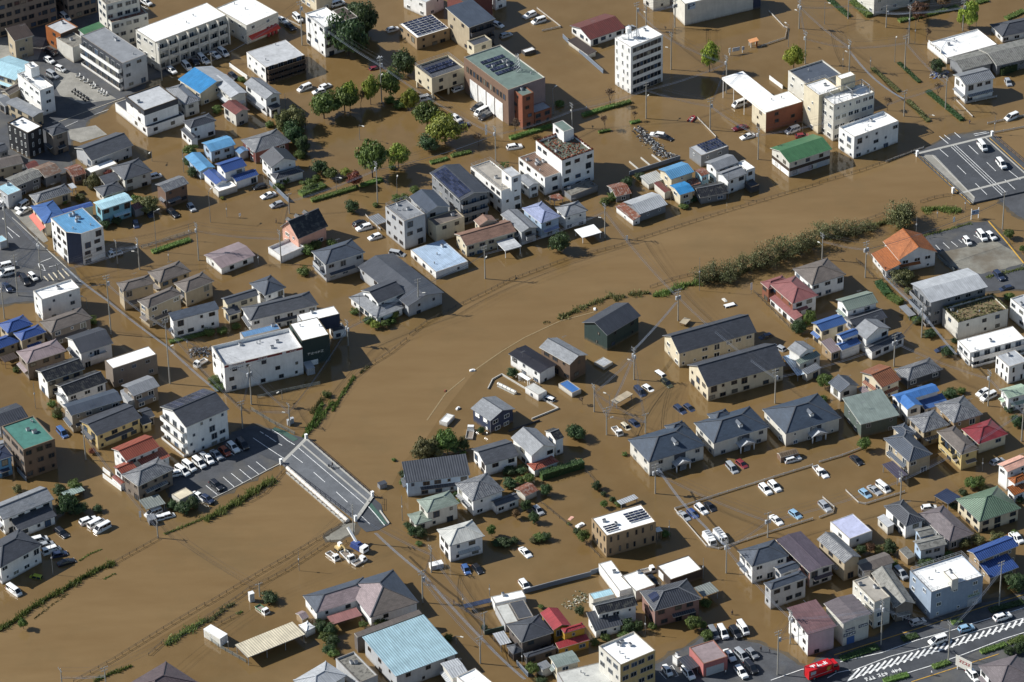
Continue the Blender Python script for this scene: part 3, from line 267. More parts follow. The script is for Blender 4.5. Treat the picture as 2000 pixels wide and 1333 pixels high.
CARS = [
 ('van','white',-132.91,180.9,-0.996,0.04,False,'white minivan behind @1'),
 ('suv','black',-135.44,159.65,-0.772,0.04,False,'black estate car in front of @1'),
 ('hatch','white',-135.54,154.89,-0.838,0.04,False,'white hatchback in front of @1'),
 ('van','silver',-133.72,145.81,-0.827,0.04,False,'silver minivan behind @7'),
 ('kei','white',-131.65,149.32,-0.672,0.04,False,'white small boxy car in front of @1'),
 ('hatch','white',-98.68,147.17,-0.974,0.04,False,'white hatchback in front of @4'),
 ('van','white',-94.38,149.37,-1.075,0.04,False,'leftmost white minivan behind @5'),
 ('hatch','black',-92.16,152.08,-1.077,0.04,False,'black hatchback in front of @4'),
 ('van','white',-90.02,153.68,-1.11,0.04,False,'second-from-left white minivan behind @5'),
 ('hatch','white',-108.95,189.36,-0.792,0.04,False,'white hatchback right of @2'),
 ('sedan','white',-86.34,156.09,-0.955,0.04,False,'white sedan behind @5'),
 ('van','white',-84.05,157.27,-0.957,0.04,False,'rightmost white minivan behind @5'),
 ('hatch','white',-89.22,152.65,-0.952,0.04,False,'white hatchback behind @5'),
 ('hatch','black',-80.4,143.0,-0.994,0.04,False,'black hatchback right of @5'),
 ('sedan','white',-67.27,176.51,-0.851,0.04,False,'white sedan right of @9'),
 ('sedan','black',-64.69,172.47,-0.954,0.04,False,'black sedan left of @11'),
 ('van','white',-62.61,177.62,-1.065,0.04,False,'white minivan in front of @10'),
 ('van','white',-50.85,186.17,0.555,0.04,False,'white minivan right of @10'),
 ('van','white',-59.17,135.65,-2.456,-0.35,False,'white minivan in front of @12'),
 ('hatch','white',-53.13,136.46,0.684,-0.35,False,'white hatchback in front of @11'),
 ('hatch','white',-54.9,133.49,-2.704,-0.35,False,'white hatchback right of @12'),
 ('hatch','red',-38.66,147.07,0.439,-0.7,False,'red hatchback left of @15'),
 ('hatch','white',-33.88,170.03,0.445,-0.35,False,'white hatchback left of @15'),
 ('suv','white',7.23,177.15,-2.46,-0.35,False,'white estate car right of @16'),
 ('van','white',9.95,173.38,-2.572,-0.35,False,'white minivan left of @18'),
 ('hatch','silver',-0.0,165.08,0.519,-0.35,False,'silver hatchback right of @16'),
 ('hatch','white',-2.36,171.57,-0.717,-0.35,False,'white hatchback right of @16'),
 ('van','white',-23.49,128.49,0.432,-0.35,False,'white minivan in front of @15'),
 ('hatch','white',-14.28,133.54,0.561,-0.35,False,'right-hand white hatchback left of @17'),
 ('suv','black',-8.6,122.49,-2.336,-0.35,False,'black estate car left of @17'),
 ('hiace','white',-7.6,119.72,-2.321,-0.35,False,'white tall van in front of @17'),
 ('suv','black',-6.29,117.1,-2.384,-0.35,False,'black estate car in front of @17'),
 ('hatch','white',-14.77,116.55,-0.907,-0.35,False,'left-hand white hatchback left of @17'),
 ('hatch','navy',-12.78,112.53,0.342,-0.35,False,'dark blue hatchback in front of @17'),
 ('suv','white',1.82,99.65,0.267,-0.35,False,'white estate car behind @42'),
 ('hiace','white',67.17,121.12,-2.515,-0.2,False,'white tall van left of @21'),
 ('sedan','dred',66.55,107.84,-2.691,-0.35,False,'dark red sedan in front of @21'),
 ('sedan','white',68.4,102.9,-2.642,-0.35,False,'white sedan in front of @21'),
 ('van','white',81.41,105.57,-2.569,-0.2,False,'white minivan behind @50'),
 ('hatch','red',84.0,102.52,0.154,-0.35,False,'red hatchback behind @50'),
 ('suv','white',42.8,104.69,2.828,-0.35,False,'white estate car behind @51'),
 ('sedan','black',45.04,103.17,-0.621,-0.35,False,'black sedan behind @51'),
 ('hatch','silver',37.0,167.81,0.761,-0.35,False,'silver hatchback right of @18'),
 ('hatch','silver',146.07,130.79,-1.44,-0.35,False,'silver hatchback right of @26'),
 ('van','white',144.72,110.74,-2.506,-0.3,False,'white minivan right of @26'),
 ('hiace','white',134.3,93.2,-1.296,0.62,False,'white tall van in front of @26'),
 ('van','white',138.56,83.33,-1.271,0.62,False,'white minivan in front of @26'),
 ('kei','white',124.77,43.69,-1.233,0.04,False,'white small boxy car right of @55'),
 ('van','white',129.05,46.35,-1.272,0.04,False,'white minivan behind @93'),
 ('hatch','white',131.52,46.31,-1.065,0.04,False,'white hatchback behind @93'),
 ('suv','navy',131.45,26.3,-1.177,-0.15,False,'dark blue estate car behind @94'),
 ('hatch','navy',132.68,20.6,-2.758,-0.7,False,'dark blue hatchback behind @94'),
 ('van','white',-135.9,72.19,-2.19,0.04,False,'white minivan left of @31'),
 ('sedan','white',-135.21,69.72,-2.354,0.04,False,'white sedan left of @31'),
 ('kei','white',-99.62,87.45,0.43,-0.35,False,'white small boxy car right of @28'),
 ('hatch','silver',-88.54,69.97,-1.154,-0.25,False,'silver hatchback right of @29'),
 ('suv','black',-93.51,67.17,-0.961,-0.35,False,'black estate car in front of @29'),
 ('hatch','navy',-103.43,61.97,-1.374,-0.6,False,'dark blue hatchback right of @30'),
 ('hatch','navy',-99.97,67.61,-1.257,-0.6,False,'dark blue hatchback in front of @29'),
 ('pickup','white',-107.99,46.33,-2.722,-0.25,False,'white pickup truck right of @32'),
 ('van','white',-138.01,40.77,-2.719,0.04,False,'left-hand white minivan left of @58'),
 ('van','white',-136.6,37.5,-2.753,0.04,False,'right-hand white minivan left of @58'),
 ('hatch','white',-141.82,73.39,-2.476,0.04,False,'white hatchback left of @31'),
 ('van','black',-131.54,33.57,-1.152,0.04,False,'black minivan left of @58'),
 ('kei','white',-129.5,35.09,-0.973,0.04,False,'white small boxy car behind @58'),
 ('sedan','navy',-136.1,30.4,-1.084,0.04,False,'dark blue sedan left of @58'),
 ('pickup','white',-81.69,-8.07,-2.353,-0.3,False,'white pickup truck in front of @63'),
 ('hatch','black',-69.99,80.55,-2.717,-0.35,False,'black hatchback in front of @36'),
 ('sedan','white',-67.36,75.71,-2.554,-0.25,False,'white sedan in front of @36'),
 ('hatch','silver',-64.74,70.59,-2.629,-0.25,False,'silver hatchback in front of @36'),
 ('hatch','black',-41.56,60.12,0.653,-0.35,False,'black hatchback behind @38'),
 ('suv','white',-40.23,57.59,-2.671,-0.3,False,'white estate car behind @38'),
 ('hatch','white',-37.12,52.65,-2.603,-0.3,False,'white hatchback right of @38'),
 ('van','silver',-30.83,43.93,-0.39,-0.6,False,'silver minivan behind @76'),
 ('kei','white',9.11,-27.6,2.525,-0.8,False,'white small boxy car left of @80'),
 ('van','white',58.91,15.15,0.39,-1.35,False,'white minivan behind @88'),
 ('van','white',38.75,-17.27,-0.96,-1.45,False,'white minivan left of @88'),
 ('suv','olive',39.91,-21.53,-1.055,-0.75,False,'olive estate car in front of @88'),
 ('van','navy',32.75,-25.22,-1.136,-0.75,False,'dark blue minivan in front of @77'),
 ('hatch','white',35.05,-23.54,-0.909,-0.9,False,'white hatchback in front of @77'),
 ('suv','navy',42.78,-33.62,-0.998,-0.85,False,'dark blue estate car left of @89'),
 ('hatch','navy',45.19,-32.86,-0.986,-0.85,False,'dark blue hatchback left of @89'),
 ('hatch','navy',66.83,-0.38,-2.685,-0.8,False,'dark blue hatchback behind @89'),
 ('hatch','silver',70.09,-6.02,2.356,-0.6,False,'silver hatchback right of @89'),
 ('hatch','navy',112.57,-8.38,-2.764,-0.6,False,'dark blue hatchback in front of @94'),
 ('hatch','white',121.02,-28.83,-2.481,-0.4,False,'white hatchback in front of @96'),
 ('van','white',122.27,-30.78,-2.526,-0.4,False,'white minivan in front of @96'),
 ('van','blue',-115.36,-38.76,-1.04,-0.5,False,'bright blue minivan right of @65'),
 ('van','white',-83.61,-57.25,-0.817,0.04,False,'white minivan right of @69'),
 ('van','white',-81.98,-55.3,-0.892,0.04,False,'left-hand white minivan in front of @67'),
 ('van','white',-79.59,-53.88,-0.932,0.04,False,'right-hand white minivan in front of @67'),
 ('hatch','silver',-78.29,-51.34,-0.934,0.04,False,'silver hatchback in front of @67'),
 ('suv','white',-105.69,-77.35,0.541,-0.2,False,'white estate car right of @70'),
 ('hiace','white',-103.59,-78.57,0.716,-0.3,False,'white tall van left of @69'),
 ('hiace','white',-102.01,-80.55,-2.386,-0.3,False,'white tall van in front of @69'),
 ('suv','black',-111.88,-82.02,-0.903,-0.5,False,'black estate car right of @70'),
 ('van','white',-89.79,-74.3,-2.512,-0.5,False,'white minivan in front of @69'),
 ('kei','white',-88.5,-76.74,-2.839,-0.6,False,'left-hand white small boxy car in front of @69'),
 ('kei','white',-86.0,-75.62,0.381,-0.6,False,'right-hand white small boxy car in front of @69'),
 ('sedan','white',-78.85,-67.87,-0.752,-0.2,False,'white sedan right of @69'),
 ('hatch','white',-85.44,-58.38,-2.89,0.04,False,'white hatchback right of @69'),
 ('van','white',-117.28,-84.88,0.383,-0.35,False,'white minivan in front of @70'),
 ('hatch','silver',-115.31,-86.69,0.457,-0.5,False,'silver hatchback right of @71'),
 ('hiace','white',-113.76,-89.39,0.475,-0.35,False,'white tall van right of @71'),
 ('hatch','navy',-111.69,-90.86,0.324,-0.4,False,'dark blue hatchback right of @71'),
 ('sedan','black',-109.73,-94.15,0.433,-0.4,False,'black sedan right of @71'),
 ('kei','lime',-116.72,-99.63,2.8,-0.95,False,'lime green small boxy car right of @71'),
 ('hiace','white',-121.42,-105.45,-0.83,-0.35,False,'white tall van in front of @71'),
 ('hatch','white',-77.15,-52.39,-1.112,0.04,False,'white hatchback in front of @67'),
 ('sedan','silver',-75.37,-50.36,-0.976,0.04,False,'silver sedan in front of @67'),
 ('hatch','dorange',-73.24,-48.99,-0.978,0.04,False,'dark orange hatchback in front of @67'),
 ('suv','white',-71.28,-47.36,-0.984,0.04,False,'white estate car right of @67'),
 ('van','black',-68.98,-46.14,-1.025,0.04,False,'black minivan right of @67'),
 ('suv','black',-74.67,-63.82,-0.939,0.04,False,'black estate car in front of @67'),
 ('hatch','navy',-76.67,-69.58,-0.788,0.04,False,'dark blue hatchback right of @69'),
 ('truck','white',-11.13,-42.75,1.454,-0.5,False,'white small truck left of @81'),
 ('hatch','silver',5.62,-76.73,-1.06,-0.35,False,'silver hatchback in front of @83'),
 ('sedan','white',2.24,-93.81,-1.052,-0.5,False,'white sedan behind @125'),
 ('pickup','white',26.34,-43.03,-1.141,-0.5,False,'white pickup truck in front of @80'),
 ('kei','cream',28.62,-40.83,-1.006,-0.95,False,'cream small boxy car right of @80'),
 ('hatch','navy',30.88,-39.35,-0.975,-0.85,False,'dark blue hatchback right of @80'),
 ('van','silver',54.56,-60.14,-1.144,-0.6,False,'silver minivan in front of @89'),
 ('hatch','red',57.13,-58.42,-0.997,-0.6,False,'red hatchback in front of @89'),
 ('suv','white',69.98,-56.91,0.393,-0.45,False,'white estate car left of @99'),
 ('suv','white',62.34,-69.65,-1.101,-0.4,False,'left-hand white estate car behind @116'),
 ('suv','white',64.71,-68.5,-1.103,-0.4,False,'right-hand white estate car behind @116'),
 ('sedan','silver',41.61,-79.97,-1.035,-0.6,False,'silver sedan behind @120'),
 ('hatch','blue2',43.79,-79.15,-1.085,-0.6,False,'blue hatchback behind @120'),
 ('suv','white',46.01,-77.37,-1.044,-0.6,False,'white estate car behind @120'),
 ('sedan','black',48.21,-76.32,-1.089,-0.6,False,'black sedan behind @120'),
 ('truck','white',47.31,-90.46,-1.177,-0.5,True,'white small truck behind @120'),
 ('truck','white',50.05,-89.36,-1.137,-0.5,True,'white small truck left of @116'),
 ('sedan','white',64.2,-82.56,-1.057,-0.5,False,'white sedan behind @116'),
 ('hatch','palebl',69.05,-80.32,-0.963,-0.55,False,'pale blue hatchback behind @115'),
 ('pickup','white',76.12,-61.98,-1.19,-0.5,False,'white pickup truck behind @107'),
 ('sedan','white',77.12,-62.93,-1.164,-0.5,False,'white sedan behind @107'),
 ('sedan','black',86.07,-57.81,-1.072,-0.45,False,'black sedan in front of @99'),
 ('hatch','palebl',87.02,-72.1,-1.01,-0.6,False,'pale blue hatchback behind @107'),
 ('sedan','silver',89.42,-70.78,-0.963,-0.5,False,'silver sedan behind @107'),
 ('hiace','white',91.66,-69.73,-1.014,-0.6,False,'white tall van in front of @100'),
 ('suv','silver',76.58,-77.34,-1.108,-0.5,False,'silver estate car behind @107'),
 ('hatch','white',102.23,-78.89,0.133,-0.3,False,'white hatchback behind @105'),
 ('hatch','white',121.9,-92.03,-1.134,-0.3,False,'white hatchback behind @109'),
 ('hatch','silver',121.24,-59.54,0.548,-0.5,False,'silver hatchback left of @104'),
 ('pickup','white',-44.75,-93.93,-0.881,-0.5,False,'left-hand white pickup truck behind @130'),
 ('truck','white',-41.08,-94.14,-1.044,-0.45,False,'white small truck behind @130'),
 ('pickup','white',-38.23,-96.33,0.766,-0.45,False,'right-hand white pickup truck behind @130'),
 ('pickup2','white',-61.03,-114.81,-0.877,-0.55,False,'white and green pickup behind @131'),
 ('hatch','blue',-12.25,-100.32,-1.283,-0.55,False,'bright blue hatchback in front of @86'),
 ('hatch','black',-9.45,-100.32,-1.091,-0.45,False,'black hatchback in front of @86'),
 ('suv','white',1.92,-107.2,-1.138,-0.5,False,'white estate car behind @125'),
 ('pickup','white',31.75,-102.61,0.36,-0.3,False,'white pickup truck left of @120'),
 ('hatch','black',32.71,-106.33,-1.145,-0.3,False,'black hatchback left of @120'),
 ('van','grey',46.27,-128.12,-1.27,0.04,False,'grey minivan behind @118'),
 ('van','white',48.48,-127.75,-1.281,0.04,False,'white minivan behind @118'),
 ('suv','black',51.47,-127.87,-1.194,0.04,False,'black estate car behind @118'),
 ('hiace','white',53.33,-126.45,-1.222,0.04,False,'white tall van behind @118'),
 ('sedan','white',49.62,-136.49,-1.18,0.04,False,'white sedan right of @118'),
 ('van','silver',52.44,-136.7,-1.029,0.04,False,'silver minivan right of @118'),
 ('hatch','grey',54.92,-136.07,-1.072,0.04,False,'grey hatchback right of @118'),
 ('van','black',54.32,-141.34,-1.138,0.04,False,'black minivan right of @118'),
 ('suv','white',51.93,-143.02,-1.147,0.04,False,'white estate car right of @118'),
 ('kei','white',34.75,-142.11,-1.142,0.04,False,'white small boxy car right of @119'),
 ('van','white',39.55,-143.03,-1.105,0.04,False,'white minivan left of @118'),
 ('van','silver',92.69,-106.07,-1.109,0.04,False,'silver minivan behind @113'),
 ('van','white',98.92,-132.5,-2.692,0.04,False,'white minivan in front of @110'),
 ('hatch','palebl',106.06,-128.02,0.367,0.04,False,'pale blue hatchback in front of @110'),
 ('suv','white',115.12,-123.93,0.45,0.04,False,'white estate car in front of @109'),
 ('hatch','white',122.55,-92.41,-1.188,-0.2,False,'white hatchback right of @109'),
 ('van','white',105.73,-146.03,-1.153,0.04,False,'white minivan left of @114'),
 ('hatch','silver',94.88,-125.2,0.412,0.04,False,'silver hatchback in front of @113'),
]
POLES = [
 ('U',-101.34,142.48,12.8,'','concrete utility pole behind @6'),
 ('L',-142.16,92.2,3.4,'','slim street lamp in front of @8'),
 ('U',-60.75,161.93,15.0,'','concrete utility pole left of @11'),
 ('U',-36.47,127.04,14.8,'horn','concrete utility pole in front of @15'),
 ('N',-64.42,126.16,4.2,'','thin metal pole behind @35'),
 ('L',-42.39,105.9,5.2,'','slim street lamp right of @36'),
 ('U',-87.1,150.13,4.3,'','concrete utility pole behind @5'),
 ('U',-3.57,92.19,11.3,'','concrete utility pole behind @42'),
 ('L',13.18,118.42,8.6,'','slim street lamp behind @43'),
 ('U',18.49,110.65,8.0,'','concrete utility pole behind @43'),
 ('W',-6.21,104.47,5.1,'','white sign post behind @42'),
 ('N',22.86,119.35,2.7,'','thin metal pole behind @43'),
 ('U',39.21,166.99,9.6,'','left-hand concrete utility pole behind @19'),
 ('U',42.02,168.29,8.0,'','right-hand concrete utility pole behind @19'),
 ('U',50.65,168.29,10.2,'','concrete utility pole left of @20'),
 ('U',48.37,142.91,12.6,'','concrete utility pole right of @19'),
 ('U',39.91,114.72,12.2,'','concrete utility pole in front of @19'),
 ('U',63.75,128.38,12.7,'','concrete utility pole left of @21'),
 ('U',57.95,107.46,10.5,'','concrete utility pole behind @48'),
 ('U',70.65,90.5,10.4,'','concrete utility pole right of @49'),
 ('U',87.69,166.05,10.2,'','leftmost concrete utility pole behind @22'),
 ('L',83.71,154.96,7.4,'','left-hand slim street lamp behind @22'),
 ('U',87.92,144.74,11.2,'','second-from-left concrete utility pole behind @22'),
 ('U',102.75,171.48,6.9,'','rightmost concrete utility pole behind @22'),
 ('U',113.64,165.69,7.4,'','leftmost concrete utility pole left of @24'),
 ('U',119.46,155.59,12.8,'','rightmost concrete utility pole left of @24'),
 ('N',121.24,155.16,8.0,'','thin metal pole left of @24'),
 ('U',136.22,162.63,10.5,'','concrete utility pole behind @24'),
 ('N',140.23,163.17,8.6,'','thin metal pole behind @24'),
 ('U',100.48,139.77,10.4,'','concrete utility pole right of @22'),
 ('N',98.73,141.21,5.4,'','left-hand thin metal pole right of @22'),
 ('L',114.29,144.7,7.4,'','slim street lamp left of @24'),
 ('U',116.81,140.13,11.4,'','second-from-left concrete utility pole left of @24'),
 ('N',106.92,141.9,3.7,'','right-hand thin metal pole right of @22'),
 ('U',114.03,113.08,8.4,'','concrete utility pole right of @23'),
 ('U',126.33,116.55,11.1,'','concrete utility pole in front of @26'),
 ('N',138.81,101.99,5.9,'','thin metal pole in front of @26'),
 ('L',95.43,168.57,7.4,'','right-hand slim street lamp behind @22'),
 ('L',121.0,111.49,1.7,'','slim street lamp left of @26'),
 ('U',-137.88,51.5,14.8,'','concrete utility pole left of @31'),
 ('U',-127.21,34.65,13.3,'','left-hand concrete utility pole behind @58'),
 ('U',-132.89,26.86,12.8,'','concrete utility pole left of @58'),
 ('U',-122.62,33.96,5.5,'','right-hand concrete utility pole behind @58'),
 ('L',-96.8,47.87,13.2,'','slim street lamp in front of @30'),
 ('N',-88.11,53.2,5.6,'','right-hand thin metal pole left of @39'),
 ('U',-85.01,43.0,12.2,'','concrete utility pole left of @39'),
 ('U',-107.12,42.07,7.6,'','concrete utility pole right of @32'),
 ('U',-100.87,38.91,10.0,'','concrete utility pole in front of @30'),
 ('N',-93.17,42.72,3.3,'','left-hand thin metal pole left of @39'),
 ('L',-101.21,96.28,3.4,'','slim street lamp right of @28'),
 ('N',-91.83,89.89,7.4,'','thin metal pole behind @29'),
 ('L',-82.83,62.63,10.1,'','slim street lamp behind @39'),
 ('N',-78.42,65.19,4.3,'','thin metal pole behind @39'),
 ('U',-61.09,66.36,6.7,'','concrete utility pole behind @37'),
 ('U',-62.43,40.69,10.5,'','concrete utility pole in front of @37'),
 ('U',-36.67,70.93,13.3,'','concrete utility pole behind @38'),
 ('L',-48.23,76.62,5.3,'','slim street lamp behind @37'),
 ('L',-31.26,74.73,5.3,'','slim street lamp left of @41'),
 ('N',-68.56,40.04,3.9,'','thin metal pole right of @39'),
 ('W',-74.79,64.75,1.5,'','white sign post behind @39'),
 ('U',-6.93,30.75,10.3,'','concrete utility pole in front of @44'),
 ('U',26.07,50.37,10.9,'','concrete utility pole right of @47'),
 ('N',60.99,69.64,8.8,'','thin metal pole right of @53'),
 ('W',31.98,47.47,2.6,'','white sign post in front of @54'),
 ('U',135.23,50.71,11.8,'','concrete utility pole behind @93'),
 ('N',111.23,48.04,6.5,'','left-hand thin metal pole behind @55'),
 ('U',84.65,36.93,8.3,'','concrete utility pole behind @56'),
 ('U',95.58,27.51,11.5,'','concrete utility pole behind @90'),
 ('N',126.08,61.33,3.4,'','thin metal pole right of @55'),
 ('W',122.18,53.61,2.4,'','white sign post right of @55'),
 ('N',118.02,57.39,2.6,'','right-hand thin metal pole behind @55'),
 ('U',-106.28,7.24,18.7,'','concrete utility pole right of @60'),
 ('U',-89.21,-16.82,20.1,'','concrete utility pole right of @61'),
 ('U',-135.37,15.57,11.3,'','concrete utility pole left of @59'),
 ('N',-123.24,-27.01,8.1,'','thin metal pole behind @65'),
 ('L',-113.7,19.85,3.3,'','slim street lamp right of @58'),
 ('N',-85.64,0.4,2.6,'','thin metal pole in front of @63'),
 ('U',-67.54,-27.14,11.8,'','left-hand concrete utility pole in front of @73'),
 ('U',-69.33,-38.03,8.7,'','concrete utility pole right of @67'),
 ('U',-43.18,-0.59,8.0,'','concrete utility pole right of @74'),
 ('N',-40.22,10.4,8.8,'','thin metal pole in front of @75'),
 ('L',-59.67,-25.31,3.2,'','slim street lamp in front of @73'),
 ('U',-57.27,-37.42,7.1,'','right-hand concrete utility pole in front of @73'),
 ('U',-24.71,14.88,10.6,'','concrete utility pole in front of @76'),
 ('U',20.74,-33.68,8.6,'','left-hand concrete utility pole in front of @80'),
 ('U',23.61,-44.13,8.4,'','right-hand concrete utility pole in front of @80'),
 ('L',24.73,-31.99,3.9,'','slim street lamp right of @80'),
 ('U',44.21,8.14,10.2,'','concrete utility pole left of @88'),
 ('N',50.61,22.72,10.7,'','thin metal pole behind @88'),
 ('U',31.48,-19.27,9.9,'','concrete utility pole in front of @77'),
 ('U',67.28,-31.4,10.5,'','concrete utility pole right of @89'),
 ('W',64.39,20.67,3.7,'','white sign post left of @57'),
 ('U',107.84,-2.23,10.9,'','concrete utility pole in front of @93'),
 ('U',99.33,-15.54,10.1,'','concrete utility pole behind @97'),
 ('U',121.73,-34.65,11.2,'','concrete utility pole behind @102'),
 ('U',-108.45,-50.44,10.3,'','concrete utility pole in front of @64'),
 ('W',-92.78,-77.18,3.2,'','white sign post in front of @69'),
 ('U',-87.98,-84.55,5.3,'','concrete utility pole in front of @69'),
 ('U',-39.71,-88.09,11.5,'','concrete utility pole behind @130'),
 ('N',-27.94,-79.39,7.7,'','thin metal pole left of @85'),
 ('U',34.91,-70.1,8.8,'','concrete utility pole behind @87'),
 ('U',33.51,-43.68,6.1,'','concrete utility pole right of @80'),
 ('N',37.55,-88.32,4.9,'','thin metal pole behind @120'),
 ('U',50.67,-103.57,9.9,'','concrete utility pole left of @116'),
 ('U',61.64,-89.38,7.5,'','concrete utility pole behind @116'),
 ('U',95.51,-74.87,8.4,'','concrete utility pole in front of @100'),
 ('U',128.41,-50.59,11.3,'','concrete utility pole behind @104'),
 ('N',117.08,-63.28,3.9,'','thin metal pole left of @104'),
 ('N',-112.55,-98.79,9.0,'','thin metal pole right of @71'),
 ('U',-106.38,-144.6,7.2,'','left-hand concrete utility pole left of @132'),
 ('U',-95.96,-146.22,8.5,'','right-hand concrete utility pole left of @132'),
 ('N',-52.76,-99.16,5.9,'','thin metal pole left of @130'),
 ('N',-68.4,-130.16,4.5,'','thin metal pole left of @131'),
 ('U',-61.9,-109.25,3.8,'','concrete utility pole behind @131'),
 ('U',-20.64,-100.93,8.2,'','concrete utility pole in front of @86'),
 ('U',-22.64,-112.83,9.3,'','concrete utility pole behind @127'),
 ('U',-8.92,-136.91,8.2,'','concrete utility pole left of @124'),
 ('N',-12.96,-114.97,4.1,'','left-hand thin metal pole left of @125'),
 ('N',-6.59,-110.85,3.3,'','right-hand thin metal pole left of @125'),
 ('U',-7.91,-125.03,5.8,'','concrete utility pole in front of @125'),
 ('N',0.85,-138.97,6.1,'','thin metal pole in front of @124'),
 ('L',-14.61,-129.26,2.4,'','slim street lamp right of @127'),
 ('U',64.17,-131.82,10.2,'','concrete utility pole left of @117'),
 ('U',60.4,-143.5,12.9,'','concrete utility pole in front of @117'),
 ('N',45.0,-105.44,6.1,'','thin metal pole right of @120'),
 ('N',30.17,-127.17,5.7,'','thin metal pole behind @119'),
 ('U',85.47,-132.96,13.3,'','concrete utility pole right of @112'),
 ('U',100.63,-140.02,12.2,'','concrete utility pole left of @114'),
 ('U',114.89,-119.19,13.4,'','concrete utility pole in front of @109'),
]
